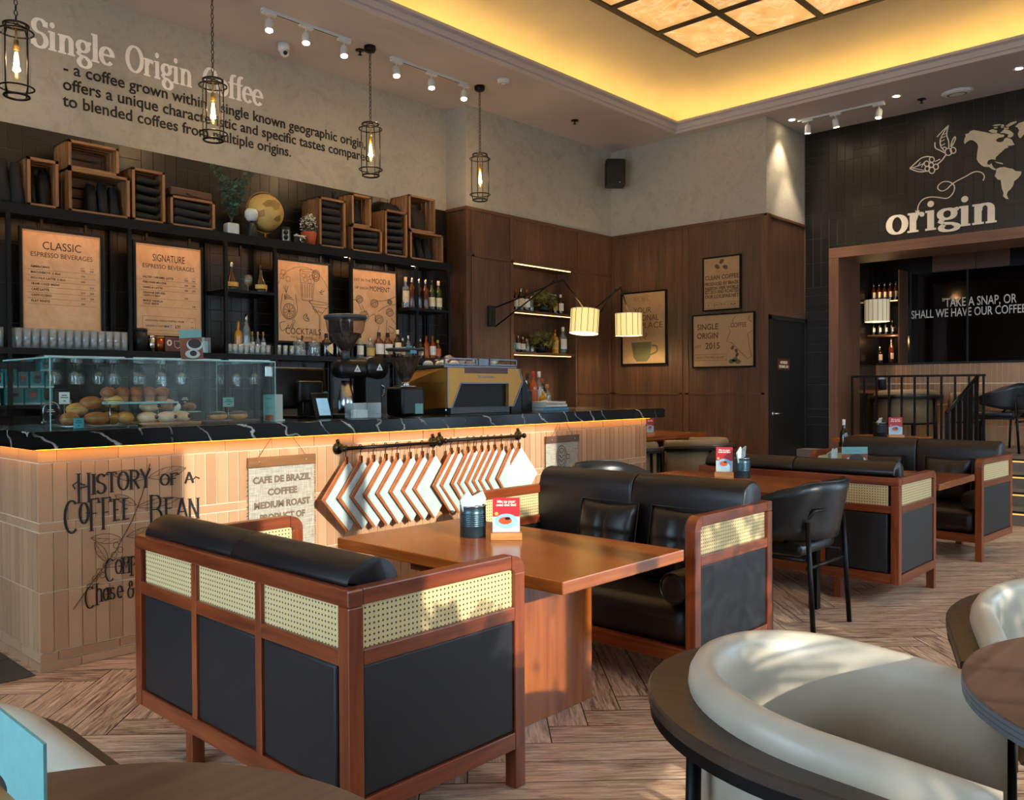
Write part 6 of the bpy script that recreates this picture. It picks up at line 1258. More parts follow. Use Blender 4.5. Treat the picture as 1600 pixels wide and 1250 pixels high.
for z, x, lbl in ((2.241, 8.12, 'bushy olive plant on the upper niche shelf'), (1.736, 8.07, 'bushy trailing plant on the lower niche shelf')):
    t = thing('potted_plant', lbl, 'plant', (x, 7.0, z)); b = MB(); b.lathe([(0.001, 0), (0.06, 0), (0.075, 0.11), (0.001, 0.11)], 16); b.build('pot', 'tin_dark', t); lv = MB(); leaves(lv, rg_, (0, -0.02, 0.16), (0.24, 0.10, 0.12), 420, 0.038, 0.55); lv.build('foliage', 'leaf_olive', t)
    st = MB()
    for i in range(16): a = rg_.uniform(0.2, PI-0.2); st.tube([(0, 0, 0.09), (0.12*math.cos(a), -0.03, 0.20), (0.26*math.cos(a), -0.05, 0.16+0.20*math.sin(a))], 0.002, 4)
    st.build('stems', 'leaf_dark', t)

# ------------------------------------------------------------------ on the counter
CT = 1.112
dc = thing('pastry_display_case', 'glass pastry display case on the marble counter', 'display case', (0, 0, 0)); X0, X1, Y0, Y1, ZT = 1.435, 2.625, 4.285, 4.96, 1.452
for nm, bx in (('front_pane', (X0, X1, Y0, Y0+0.006, CT+0.001, ZT)), ('side_pane', (X0, X0+0.006, Y0+0.007, Y1, CT+0.001, ZT)), ('side_pane', (X1-0.006, X1, Y0+0.007, Y1, CT+0.001, ZT)), ('top_pane', (X0, X1, Y0, Y1, ZT+0.0005, ZT+0.0065)), ('rear_pane', (X0+0.01, X1-0.01, Y1-0.007, Y1-0.001, CT+0.001, ZT))):
    b = MB(); b.box(*bx); b.build(nm, 'case_glass', dc)
b = MB()
for bx in ((X0-0.001, X1+0.001, Y0-0.002, Y0+0.001, ZT, ZT+0.007), (X0-0.002, X0+0.001, Y0, Y1, ZT, ZT+0.007), (X1-0.001, X1+0.002, Y0, Y1, ZT, ZT+0.007), (X0-0.002, X0+0.002, Y0-0.002, Y0+0.002, CT, ZT), (X1-0.002, X1+0.002, Y0-0.002, Y0+0.002, CT, ZT), (X1-0.002, X1+0.002, Y1-0.002, Y1+0.002, CT, ZT)): b.box(*bx)
b.build('glass_edges', 'glass_edge', dc)
b = MB(); b.box(1.74, 2.11, 4.40, 4.62, 1.228, 1.238); b.build('inner_shelf', 'glass_edge', dc); b = MB()
for x, y in ((1.76, 4.42), (2.09, 4.42), (1.76, 4.60), (2.09, 4.60)): b.cyl((x, y, CT+0.002), (x, y, 1.228), 0.004, 8)
b.build('shelf_post', 'steel', dc)
b = MB(); b.rbox(X1-0.03, Y0+0.03, 1.40, 0.05, 0.03, 0.06, 0.004); b.build('door_latch', 'steel', dc)
def tray(label, x0, x1, y0, y1, mat='tray_metal'):
    t = thing('serving_tray', label, 'tray', ((x0+x1)/2, (y0+y1)/2, CT+0.001), 0, 'trays in the display case'); a, b_ = (x1-x0)/2, (y1-y0)/2; m = MB(); m.box(-a, a, -b_, b_, 0, 0.008, 0.003); m.build('tray_base', mat, t); r_ = MB(); r_.tube([(-a, -b_, 0.010), (a, -b_, 0.010), (a, b_, 0.010), (-a, b_, 0.010)], 0.005, 6, True); r_.build('tray_rim', mat, t)
tray('silver tray under the pile of filled rolls', 1.53, 1.88, 4.37, 4.62); tray('wooden tray under the dusted doughnuts', 1.90, 2.22, 4.37, 4.62, 'block_wood'); tray('dark wooden tray under the chocolate eclairs', 2.25, 2.57, 4.37, 4.66, 'espresso_wood')
def bun(name, label, loc, sx, sy, sz, mat, rz=0, tilt=0, fill=None, fmat='lettuce', cat='pastry', grp=None):
    t = thing(name, label, cat, loc, rz, grp); m = MB(); T = Matrix.Rotation(tilt, 4, 'Y'); m.sphere((0, 0, sz/2), 0.5, 16, 10, T @ Matrix.Identity(4), (sx, sy, sz))
    for v in m.bm.verts: v.co.x *= 1+0.04*math.sin(v.co.y*60)
    m.build('dough', mat, t)
    if fill == 'slit': f_ = MB(); f_.sphere((0, -0.12*sy, sz*0.55), 0.5, 12, 8, T, (sx*0.94, sy*0.80, sz*0.22)); f_.build('filling', fmat, t)
    if fill == 'hole': f_ = MB(); f_.sphere((sx*0.22, -sy*0.42, sz*0.55), 0.5, 10, 8, T, (sx*0.22, sy*0.25, sz*0.34)); f_.build('jam_filling', fmat, t)
    if fill == 'top': f_ = MB(); f_.sphere((0, 0, sz*0.70), 0.5, 12, 8, T, (sx*0.97, sy*0.95, sz*0.62)); f_.build('chocolate_glaze', fmat, t)
g_ = 'filled rolls piled in the display case'; TZ = CT+0.011
for i, (x, y, z, sx, mat, rz, fl, lb) in enumerate(((1.575, 4.44, 0, 0.095, 'bun_brown', 0.1, 'slit', 'brown roll at the left front corner of the roll pile'), (1.70, 4.43, 0, 0.13, 'bun_brown', -0.05, 'slit', 'large brown roll at the front middle of the roll pile'), (1.64, 4.52, 0.045, 0.11, 'bun', 0.2, 'slit', 'golden roll behind the left front roll of the pile'), (1.785, 4.47, 0.0, 0.11, 'bun', 0.1, 'slit', 'yellowish roll right of the large brown roll'), (1.845, 4.44, 0.0, 0.085, 'bun', 0.5, 'slit', 'small golden roll at the right end of the roll pile'), (1.70, 4.50, 0.078, 0.11, 'bun_brown', -0.15, 'slit', 'long glossy roll on top of the roll pile'), (1.80, 4.50, 0.085, 0.115, 'bun_pale', -0.5, 'slit', 'pale crusty roll, topmost of the roll pile'))): bun('bread_roll', lb, (x, y, TZ+z), sx, 0.085, 0.068, mat, rz, 0, fl, 'lettuce' if i not in (3, 4) else 'yellow_liquor', 'bread roll', g_)
g_ = 'sugar-dusted doughnuts in the display case'
for x, y, z, lb in ((1.955, 4.43, 0, 'dusted doughnut at the left bottom of the doughnut pile'), (2.045, 4.40, 0, 'dusted doughnut at the front middle of the doughnut pile'), (2.135, 4.43, 0, 'dusted doughnut at the right bottom of the doughnut pile'), (2.165, 4.52, 0, 'dusted doughnut at the right rear of the doughnut pile'), (1.995, 4.49, 0.058, 'upper dusted doughnut, left of the top two'), (2.095, 4.51, 0.066, 'upper dusted doughnut, right of the top two')): bun('filled_doughnut', lb, (x, y, TZ+z), 0.108, 0.10, 0.062, 'sugar_dust', 0.1, 0, 'hole', 'jam', 'doughnut', g_)
for x, lb in ((2.36, 'chocolate glazed eclair, left of the two'), (2.485, 'chocolate glazed eclair, right of the two')): bun('eclair', lb, (x, 4.45, TZ), 0.115, 0.075, 0.055, 'bun', 0, 0, 'top', 'chocolate', 'pastry', 'chocolate eclairs in the display case')
for i in range(5): t = thing('muffin', '%s muffin from the dusted doughnut side of the raised display shelf' % ORD[4-i], 'muffin', (1.785+i*0.070, 4.50, 1.239), 0, 'muffins on the display shelf'); b = MB(); b.lathe([(0.001, 0), (0.026, 0), (0.034, 0.040), (0.001, 0.040)], 14, smooth=False); b.build('paper_case', 'muffin_case', t); b = MB(); b.sphere((0, 0, 0.045), 0.04, 14, 10, None, (1, 1, 0.8)); [setattr(v, 'co', v.co*(1+0.05*math.sin(v.co.x*300)*math.cos(v.co.y*280))) for v in b.bm.verts]; b.build('muffin_top', 'muffin', t)
t = thing('cake_stand', 'small dark cake stand in the middle of the display case', 'stand', (2.30, 4.72, CT+0.001)); b = MB(); b.lathe([(0.001, 0), (0.05, 0), (0.01, 0.012), (0.01, 0.05), (0.09, 0.056), (0.09, 0.062), (0.001, 0.062)], 24); b.build('stand_plate', 'glass_edge', t)
bun('cake_slice', 'reddish cake on the dark cake stand in the display case', (2.33, 4.72, CT+0.064), 0.08, 0.07, 0.05, 'muffin', 0.2, 0, None, 'jam', 'cake'); bun('meringue', 'white and brown meringue beside the cake on the stand', (2.255, 4.73, CT+0.064), 0.05, 0.05, 0.05, 'petal_white', 0, 0, None, 'jam', 'cake')
def price_tag(label, x, y, z, w_, h_, stem_, mat='label_white', ink='ink_black'):
    t = thing('price_tag', label, 'price tag', (x, y, z), 0, 'price tags in the display case'); b = MB(); b.rbox(0, 0, stem_+h_/2, w_, 0.002, h_, 0); b.build('tag_card', mat, t)
    if stem_ > 0.01: b = MB(); b.cyl((0, 0.001, 0), (0, 0.001, stem_), 0.0025, 6); b.rbox(0, 0, 0.004, 0.02, 0.016, 0.008, 0.001); b.build('tag_stem', 'steel', t)
    tx = MB(); 
    for q, f_ in ((0.70, 0.5), (0.52, 0.7), (0.22, 0.25)): tx.box(-w_*f_/2, w_*f_/2, -0.0016, -0.001, stem_+h_*q, stem_+h_*(q+0.07))
    tx.build('tag_print', ink, t)
price_tag('white price tag standing behind the rolls', 1.60, 4.58, CT+0.008, 0.05, 0.06, 0.11); price_tag('black price tag at the left rear of the rolls', 1.555, 4.64, CT+0.002, 0.055, 0.05, 0.05, 'matt_black', 'paint_white'); price_tag('small teal price sign in front of the rolls', 1.585, 4.355, CT+0.002, 0.048, 0.05, 0.0, 'label_teal', 'ink_black'); price_tag('pale blue price tag over the right eclair', 2.48, 4.55, CT+0.002, 0.068, 0.055, 0.085, 'sky_card'); price_tag('black price tag on the muffin shelf', 1.80, 4.585, 1.24, 0.05, 0.035, 0.03, 'matt_black', 'paint_white'); price_tag('black price tag near the cake stand', 2.34, 4.80, CT+0.002, 0.06, 0.05, 0.10, 'matt_black', 'paint_white')
t = thing('blue_menu_stand', 'turquoise standing leaflet at the right end of the display case', 'leaflet', (2.665, 4.42, CT)); b = MB(); b.rbox(0, 0, 0.08, 0.075, 0.003, 0.155); b.build('leaflet_card', 'sky_card', t); b = MB(); b.rbox(0, -0.004, 0.022, 0.05, 0.012, 0.03, 0.003); b.build('red_clip', 'terracotta', t); b = MB(); b.box(-0.02, 0.02, -0.0022, -0.0015, 0.13, 0.137); b.strip([(-0.018, 0.07), (-0.018, 0.10), (0.0, 0.07), (0.018, 0.10), (0.018, 0.07)], FY(0, -0.0018, 0), w0=0.003, ext=0.0002); b.build('leaflet_print', 'teal_card', t)
t = thing('napkin_stack', 'tall pale stack of napkins right of the turquoise leaflet', 'napkins', (2.745, 4.46, CT)); b = MB()
for i in range(9): b.rbox(0, -0.02+i*0.005, 0.08, 0.045+0.002*(i % 3), 0.004, 0.15+0.003*(i % 2))
b.build('paper_sheets', 'white_paper', t); b = MB(); b.rbox(0, 0.0, 0.004, 0.06, 0.07, 0.008, 0.002); b.build('holder_base', 'white_plastic', t)
# tap, soap bottle at the left
t = thing('tap', 'curved steel gooseneck tap below the teal drink boxes', 'tap', (1.66, 5.06, CT)); b = MB(); b.cyl((0, 0, 0), (0, 0, 0.02), 0.018, 14); b.tube([(0, 0, 0.01), (0, 0, 0.08)]+[(0.04-0.04*math.cos(math.radians(a)), 0, 0.08+0.04*math.sin(math.radians(a))) for a in range(15, 166, 15)]+[(0.08, 0, 0.065)], 0.006, 8); b.build('spout', 'steel', t); b = MB(); b.tube([(0.03, 0, 0.0), (0.03, 0, 0.02), (0.055, 0, 0.024)], 0.004, 6); b.build('tap_lever', 'steel', t)
t = thing('soap_bottle', 'pump bottle beside the gooseneck tap', 'bottle', (1.80, 5.06, CT)); b = MB(); b.lathe([(0.001, 0), (0.018, 0), (0.018, 0.085), (0.008, 0.10), (0.001, 0.10)], 14); b.build('bottle_body', 'cork', t); b = MB(); b.cyl((0, 0, 0.10), (0, 0, 0.125), 0.004, 8); b.rbox(-0.008, 0, 0.128, 0.03, 0.01, 0.008, 0.002); b.build('pump', 'steel', t)
# till
t = thing('till_monitor', 'black touchscreen till seen from behind', 'till', (3.13, 4.80, CT), 0.05); b = MB(); b.rbox(0, 0, 0.195, 0.42, 0.05, 0.275, 0.03, 4, Matrix.Rotation(-0.12, 4, 'X')); b.build('screen_housing', 'black_plastic', t); b = MB(); b.rbox(0.03, -0.05, 0.17, 0.19, 0.05, 0.14, 0.015, 3); b.rbox(0.03, -0.03, 0.06, 0.12, 0.07, 0.12, 0.01, 3); b.rbox(0.03, 0, 0.008, 0.26, 0.20, 0.016, 0.005); b.build('stand', 'black_plastic', t); b = MB(); b.rbox(0.15, -0.06, 0.155, 0.035, 0.01, 0.03, 0.002); b.build('teal_sticker', 'label_teal', t)
t = thing('card_reader_display', 'tilted black customer display with a lit blue screen before the till', 'display', (3.135, 4.55, CT), 0.0); T = Matrix.Rotation(-0.35, 4, 'X'); b = MB(); b.rbox(0, 0, 0.085, 0.13, 0.02, 0.17, 0.006, 3, T); b.rbox(0, 0.05, 0.006, 0.12, 0.12, 0.012, 0.003); b.build('display_housing', 'black_plastic', t); b = MB(); b.rbox(0.008, -0.0105, 0.075, 0.085, 0.001, 0.115, 0, M_=T); b.build('screen', 'screen_blue', t); b = MB()
for i in range(9): b.rbox(0.008+0.006*((i*7) % 3-1), -0.0115, 0.03+i*0.011, 0.055+0.01*((i*5) % 2), 0.0004, 0.0025, 0, M_=T)
b.build('screen_text', 'label_white', t)
# grinders
t = thing('coffee_grinder', 'tall black coffee grinder with a big bean hopper', 'grinder', (3.36, 4.52, CT)); b = MB(); b.rbox(0.10, 0, 0.135, 0.13, 0.15, 0.27, 0.012, 3); b.rbox(0.0, 0, 0.315, 0.32, 0.15, 0.12, 0.05, 5); b.cyl((0.12, -0.10, 0.325), (0.12, 0.09, 0.325), 0.075, 28); b.rbox(0.0, 0, 0.012, 0.30, 0.22, 0.024, 0.005); b.build('grinder_body', 'black_plastic', t)
b = MB(); b.cyl((-0.075, 0, 0.37), (-0.075, 0, 0.44), 0.028, 16); b.build('hopper_neck', 'grey_plastic', t); b = MB(); b.keepn = True; b.lathe([(0.03, 0.43), (0.05, 0.455), (0.115, 0.56), (0.132, 0.645)], 28, (-0.075, 0, 0), cap=False); b.build('hopper', 'smoke_glass', t); b = MB(); b.lathe([(0.13, 0.635), (0.138, 0.64), (0.138, 0.658), (0.12, 0.664), (0.001, 0.664)], 28, (-0.075, 0, 0)); b.build('hopper_lid', 'grey_plastic', t); b = MB(); b.lathe([(0.001, 0.435), (0.026, 0.435), (0.046, 0.458), (0.100, 0.545), (0.001, 0.552)], 24, (-0.075, 0, 0)); b.build('coffee_beans', 'coffee_beans', t)
for x, z in ((-0.04, 0.315), (0.12, 0.325)):
    b = MB(); y_ = -0.0765 if x < 0 else -0.1015; b.prism([(x-0.026, z-0.018), (x+0.026, z-0.018), (x, z+0.026)], FY(0, y_, 0), 0.0015); lg_ = b.build('triangle_badge', 'label_white', t); b = MB(); b.prism([(x-0.010, z-0.011), (x+0.010, z-0.011), (x, z+0.009)], FY(0, y_-0.0016, 0), 0.0008); b.build('badge_mark', 'book_blue', lg_)
b = MB(); b.lathe([(0.001, 0.03), (0.055, 0.03), (0.055, 0.10), (0.03, 0.24), (0.001, 0.24)], 20, (-0.09, -0.02, 0)); b.tube([(-0.05, -0.03, 0.22), (-0.05, -0.03, 0.04)], 0.010, 8); b.build('dosing_chute', 'steel', t)
t = thing('knock_box', 'clear acrylic box in front of the tall coffee grinder', 'box', (3.285, 4.34, CT)); b = MB(); b.box(-0.11, 0.11, -0.045, 0.045, 0, 0.10, 0.003); b.build('acrylic_wall', 'tumbler_glass', t); b = MB(); b.rbox(-0.03, 0, 0.03, 0.09, 0.06, 0.05, 0.004); b.build('paper_cups', 'label_white', t)
t = thing('coffee_grinder', 'smaller black coffee grinder with cone hopper beside the gold machine', 'grinder', (3.765, 4.50, CT)); b = MB(); b.rbox(0, 0, 0.10, 0.20, 0.18, 0.195, 0.02, 4); b.build('grinder_body', 'black_plastic', t); b = MB(); b.cyl((0, 0, 0.195), (0, 0, 0.235), 0.03, 16); b.cyl((0, 0, 0.20), (0, 0, 0.206), 0.085, 20); b.build('hopper_neck', 'steel', t); b = MB(); b.keepn = True; b.lathe([(0.028, 0.235), (0.045, 0.26), (0.105, 0.40), (0.125, 0.452)], 28, cap=False); b.build('hopper', 'smoke_glass', t); b = MB(); b.lathe([(0.124, 0.445), (0.134, 0.45), (0.134, 0.462), (0.001, 0.468)], 28); b.build('hopper_lid', 'grey_plastic', t); b = MB(); b.lathe([(0.001, 0.24), (0.026, 0.24), (0.044, 0.265), (0.098, 0.40), (0.001, 0.405)], 24); b.build('coffee_beans', 'coffee_beans', t); b = MB(); b.rbox(0.045, -0.0905, 0.05, 0.07, 0.002, 0.07); b.build('blue_notice', 'sky_card', t); b = MB(); b.rbox(-0.03, -0.098, 0.435, 0.055, 0.002, 0.022, 0, M_=Matrix.Translation((0, -0.025, 0))); b.build('hopper_sticker', 'book_blue', t)
t = thing('blender_jug', 'glass jug grinder with white lid between the two grinders', 'jug', (3.575, 4.62, CT)); b = MB(); b.lathe([(0.001, 0), (0.065, 0), (0.06, 0.10), (0.04, 0.12), (0.001, 0.12)], 20); b.build('jug_base', 'black_plastic', t); b = MB(); b.keepn = True; b.lathe([(0.04, 0.12), (0.06, 0.22), (0.062, 0.235)], 20, cap=False); b.build('jug_glass', 'smoke_glass', t); b = MB(); b.lathe([(0.064, 0.23), (0.064, 0.245), (0.03, 0.258), (0.001, 0.258)], 20); b.build('jug_lid', 'label_white', t); b = MB(); b.tube([(0.06, 0, 0.22), (0.10, 0, 0.20), (0.10, 0, 0.14), (0.055, 0, 0.13)], 0.008, 8); b.build('jug_handle', 'steel', t)
# espresso machine
em = thing('espresso_machine', 'gold angular espresso machine with cups on top, seen from its back', 'coffee machine', (4.48, 4.72, CT)); W2 = 0.40
b = MB(); side = [(-0.17, 0.04), (-0.27, 0.235), (-0.23, 0.335), (0.27, 0.335), (0.25, 0.15), (0.05, 0.04)]
# gold shell: hexagonal back with cut-away opening, extruded depth
out_ = [(-0.37, 0.335), (0.37, 0.335), (0.405, 0.235), (0.30, 0.045), (0.235, 0.045), (0.235, 0.225), (-0.235, 0.225), (-0.235+0.0, 0.225), (-0.335, 0.045), (-0.37, 0.045)]
b.prism([(0.37, 0.335), (0.405, 0.235), (0.30, 0.05), (0.245, 0.05), (0.245, 0.225), (-0.255, 0.225), (-0.345, 0.05), (-0.385, 0.05), (-0.385, 0.335)], FY(0, -0.26, 0), 0.03, rnd=0.5)
b.faces([(-0.385, -0.26, 0.05), (-0.385, -0.26, 0.335), (-0.375, 0.06, 0.325), (-0.435, 0.08, 0.235), (-0.33, 0.07, 0.03), (-0.385, -0.26, 0.235)], [(1, 5, 3, 2), (5, 0, 4, 3)], rnd=0.5)
b.faces([(0.37, -0.26, 0.335), (0.405, -0.26, 0.235), (0.30, -0.26, 0.05), (0.38, 0.06, 0.32), (0.42, 0.08, 0.235), (0.31, 0.07, 0.05)], [(0, 3, 4, 1), (1, 4, 5, 2)], rnd=0.5)
b.build('gold_panels', 'gold_paint', em)
b = MB(); b.prism([(0.25, 0.225), (0.245, 0.05), (-0.345, 0.05), (-0.255, 0.225)], FY(0, -0.245, 0), 0.01); b.rbox(0.0, -0.09, 0.20, 0.62, 0.29, 0.25, 0.01); b.build('inner_body', 'matt_black', em)
b = MB()
for l in ([(-0.345, 0.05), (-0.255, 0.225), (0.245, 0.225), (0.245, 0.05)], [(-0.385, 0.335), (-0.385, 0.05), (-0.345, 0.05)], [(0.37, 0.335), (0.405, 0.235), (0.30, 0.05), (0.245, 0.05)]): b.strip(l, FY(0, -0.2905, 0), w0=0.010, ext=0.003)
b.build('grey_trim', 'gunmetal', em)
b = MB(); b.rbox(0.01, -0.287, 0.318, 0.46, 0.008, 0.045, 0.002); b.build('wood_inlay', 'espresso_wood', em)
b = MB(); b.text('VictoriaArduino', 0.034, FY(-0.0, -0.2908, 0.262), ext=0.0006, res=2, width=0.17); b.build('maker_lettering', 'gunmetal', em)
b = MB(); b.rbox(-0.01, -0.09, 0.345, 0.76, 0.34, 0.018, 0.003); b.build('top_tray', 'gunmetal', em); b = MB()
for x0, x1 in ((-0.385, -0.075), (0.075, 0.36)):
    for z in (0.362, 0.402): b.rbox((x0+x1)/2, -0.262, z, x1-x0, 0.012, 0.010)
    for x in (x0, x1): b.rbox(x, -0.262, 0.382, 0.012, 0.012, 0.05)
b.rbox(0, -0.262, 0.38, 0.10, 0.012, 0.05)
for s in (-0.38, 0.36): b.rbox(s, -0.09, 0.402, 0.012, 0.34, 0.010)
b.build('cup_rail', 'gunmetal', em)
b = MB(); b.rbox(0, -0.08, 0.028, 0.62, 0.32, 0.055, 0.004); b.build('drip_base', 'grey_plastic', em); b = MB()
for sx in (-0.34, 0.29):
    for sy in (-0.22, 0.06): b.cyl((sx, sy, 0.0), (sx, sy, 0.06), 0.007, 10)
b.build('steel_feet', 'chrome', em)
for i, (x, y, up_) in enumerate(((-0.30, -0.15, 0), (-0.21, -0.17, 0), (-0.33, -0.02, 0), (-0.22, -0.03, 0), (0.10, -0.10, 1), (0.19, -0.10, 1), (0.28, -0.10, 1), (0.33, 0.0, 1), (0.05, 0.03, 1), (0.15, 0.03, 1))):
    t = thing('coffee_cup', ('white cup lying rim-down on the machine, %s from the left' if not up_ else 'upright striped cup on top of the machine, %s from the left') % ORD[i if not up_ else i-4], 'cup', (4.48+x, 4.72+y, CT+0.355), 0, 'cups on the espresso machine'); m = MB()
    if up_: m.lathe([(0.001, 0.0), (0.022, 0.0), (0.038, 0.052), (0.035, 0.052), (0.02, 0.006), (0.001, 0.006)], 18)
    else: m.lathe([(0.040, 0.0), (0.036, 0.02), (0.02, 0.035), (0.001, 0.036)], 18)
    m.build('cup_body', 'white_plastic', t); m = MB()
    if up_: m.lathe([(0.0385, 0.047), (0.0395, 0.054), (0.034, 0.055)], 18, cap=False); m.build('dark_rim', 'espresso_wood', t)
    m.bm.is_valid and m.bm.free()
t = thing('cleaning_cloth', 'dark brown cloth draped behind the cups on the machine', 'cloth', (4.36, 4.74, CT+0.355)); b = MB(); b.sphere((0, 0, 0.02), 0.5, 14, 8, None, (0.22, 0.14, 0.09)); [setattr(v.co, 'z', max(0, v.co.z*(1+0.4*math.sin(v.co.x*40)))) for v in b.bm.verts]; b.build('cloth_folds', 'espresso_wood', t)
for i in range(2):
    t = thing('cup_holder', 'black slanted lid and cup dispenser right of the machine, %s one' % ('left', 'right')[i], 'dispenser', (5.02+i*0.128, 4.72, CT), 0, 'slanted dispensers by the machine'); b = MB(); b.prism([(-0.06, 0), (0.06, 0), (0.06, 0.17-0.02*i), (-0.03, 0.285-0.03*i), (-0.06, 0.285-0.03*i)], FY(0, 0.10, 0) , 0.20); b.build('dispenser_body', 'black_plastic', t); b = MB(); b.rbox(0.02, -0.102, 0.17, 0.05, 0.003, 0.012, 0, M_=None); b.rbox(0.0, -0.1015, 0.10, 0.004, 0.003, 0.18); b.build('dispenser_slot', 'grey_plastic', t)
# syrup bottles and books at the right of the counter
for i, (x, y, h_, body, cap, lab, lb) in enumerate(((5.30, 4.90, 0.27, 'clear_liquor', 'label_white', 'label_teal', 'pale bottle nearest the black dispensers'), (5.46, 5.04, 0.33, 'dark_bottle', 'jam', 'label_white', 'dark bottle with maroon cap, rear row of the counter bottles'), (5.545, 5.05, 0.335, 'red_liquor', 'jam', 'label_white', 'red bottle with maroon cap, rear row of the counter bottles'), (5.63, 5.05, 0.32, 'dark_bottle', 'jam', 'label_orange', 'dark bottle with orange label, rear row of the counter bottles'), (5.475, 4.93, 0.25, 'red_liquor', 'label_white', 'label_white', 'short red bottle with white label, front row'), (5.60, 4.95, 0.335, 'orange_liquor', 'red_cap', 'label_orange', 'orange bottle with bright red cap on the counter'), (5.71, 4.98, 0.335, 'clear_liquor', 'label_white', 'label_white', 'clear bottle with white cap on the counter'), (5.80, 5.02, 0.27, 'dark_bottle', 'copper', 'label_cream', 'small dark bottle with copper cap at the right of the group'), (5.89, 5.04, 0.22, 'clear_liquor', 'cork', None, 'small round clear bottle at the far right of the group'), (5.58, 4.82, 0.16, 'yellow_liquor', 'label_gold', 'label_white', 'miniature yellow bottle in front of the clear bottle'), (5.36, 4.82, 0.20, 'clear_liquor', 'label_white', 'label_teal', 'slim clear bottle in the front row of the counter'))):
    bottle(lb, (x, y, CT), h_, 0.038 if h_ > 0.2 else 0.034, body, cap, lab, (0.15, 0.52), grp='bottles at the right end of the counter')
for i, (z, w_, d_, mat, lb) in enumerate(((0, 0.30, 0.20, 'book_blue', 'blue book at the bottom of the counter book stack'), (0.028, 0.28, 0.19, 'book_white', 'white book in the middle of the counter book stack'), (0.054, 0.26, 0.185, 'book_white', 'thin pale book on top of the counter book stack'))):
    t = thing('book', lb, 'book', (5.36, 4.58, CT+z), 0.06*(i-1), 'books stacked on the counter'); h_ = 0.026 if i < 2 else 0.02; b = MB(); b.rbox(0, 0, h_/2, w_-0.008, d_-0.008, h_-0.006); b.build('pages', 'white_paper', t); b = MB(); b.rbox(0, 0, 0.0015, w_, d_, 0.003); b.rbox(0, 0, h_-0.0015, w_, d_, 0.003); b.rbox(0, -d_/2+0.0015, h_/2, w_, 0.003, h_); b.build('cover', mat, t)

# ------------------------------------------------------------------ pendants, tracks, wall lamps, ceiling fittings
def pendant(label, x, y=6.357, zt=3.76, zb=3.285):
    t = thing('pendant_lantern', label, 'pendant lamp', (x, y, ZC), 0, 'caged glass pendant lanterns over the bar'); a, b_ = zt-ZC, zb-ZC; H_ = a-b_
    c_ = MB(); c_.lathe([(0.001, -0.05), (0.045, -0.05), (0.055, -0.03), (0.055, 0.0), (0.001, 0)], 20); c_.build('ceiling_canopy', 'iron', t)
    ch = MB(); n = int((-a-0.05-0.03)/0.034)
    for i in range(n):
        z = -0.06-i*(-a-0.085)/n; r_ = 0.011
        pts = [((r_*math.cos(q*PI/4) if i % 2 == 0 else 0), (0 if i % 2 == 0 else r_*math.cos(q*PI/4)), z+0.019*math.sin(q*PI/4)-0.012) for q in range(8)]; ch.tube(pts, 0.0032, 5, True)
    ch.build('chain', 'iron', t)
    cg = MB(); R1 = 0.105; R2 = 0.075
    for r_, z in ((R2, a), (R1, a-0.045), (R1, b_+0.055), (R2, b_)): cg.tube([(r_*math.cos(q*PI/16), r_*math.sin(q*PI/16), z) for q in range(32)], 0.0065 if r_ == R1 else 0.009, 6, True)
    for q in range(4):
        an = q*PI/2+0.5; cg.tube([(R2*math.cos(an), R2*math.sin(an), a), (R1*0.88*math.cos(an), R1*0.88*math.sin(an), a-0.045), (R1*0.88*math.cos(an), R1*0.88*math.sin(an), b_+0.055), (R2*math.cos(an), R2*math.sin(an), b_)], 0.005, 6)
    cg.tube([(-R2, 0, a), (0, 0, a+0.01), (R2, 0, a)], 0.005, 6); cg.tube([(0, -R2, a), (0, 0, a+0.01), (0, R2, a)], 0.005, 6); cg.tube([(0.014*math.cos(q*PI/6), 0, a+0.02+0.014*math.sin(q*PI/6)) for q in range(12)], 0.003, 5, True)
    cg.build('iron_cage', 'iron', t)
    g = MB(); g.keepn = True; g.lathe([(R1*0.80, a-0.03), (R1*0.80, b_+0.035)], 28, cap=False); g.build('glass_cylinder', 'clear_glass', t)
    s_ = MB(); s_.cyl((0, 0, a), (0, 0, a-0.11), 0.006, 8); s_.lathe([(0.001, a-0.10), (0.016, a-0.10), (0.018, a-0.165), (0.001, a-0.165)], 14); s_.build('lamp_socket', 'brass', t)
    b = MB(); b.keepn = True; b.lathe([(0.012, a-0.165), (0.026, a-0.20), (0.029, a-0.235), (0.022, a-0.29), (0.014, a-0.325), (0.001, a-0.33)], 16, cap=False); b.build('bulb_glass', 'clear_glass', t)
    f_ = MB()
    for q in range(4):
        an = q*PI/2; f_.tube([(0.006*math.cos(an), 0.006*math.sin(an), a-0.18), (0.013*math.cos(an), 0.013*math.sin(an), a-0.24), (0.006*math.cos(an), 0.006*math.sin(an), a-0.30)], 0.0035, 5)
    f_.build('bulb_filament', 'bulb_warm', t)
    light('POINT', 'pendant_glow', (0, 0, a-0.24), 9, (1, 0.66, 0.32), t, 0.025)
pendant('caged pendant lantern before the S of Single Origin Coffee', 1.945); pendant('caged pendant lantern hanging before the word Coffee', 3.358); pendant('caged pendant lantern hanging before the end of the wall text', 4.92); pendant('caged pendant lantern hanging before the projecting wall', 6.358)
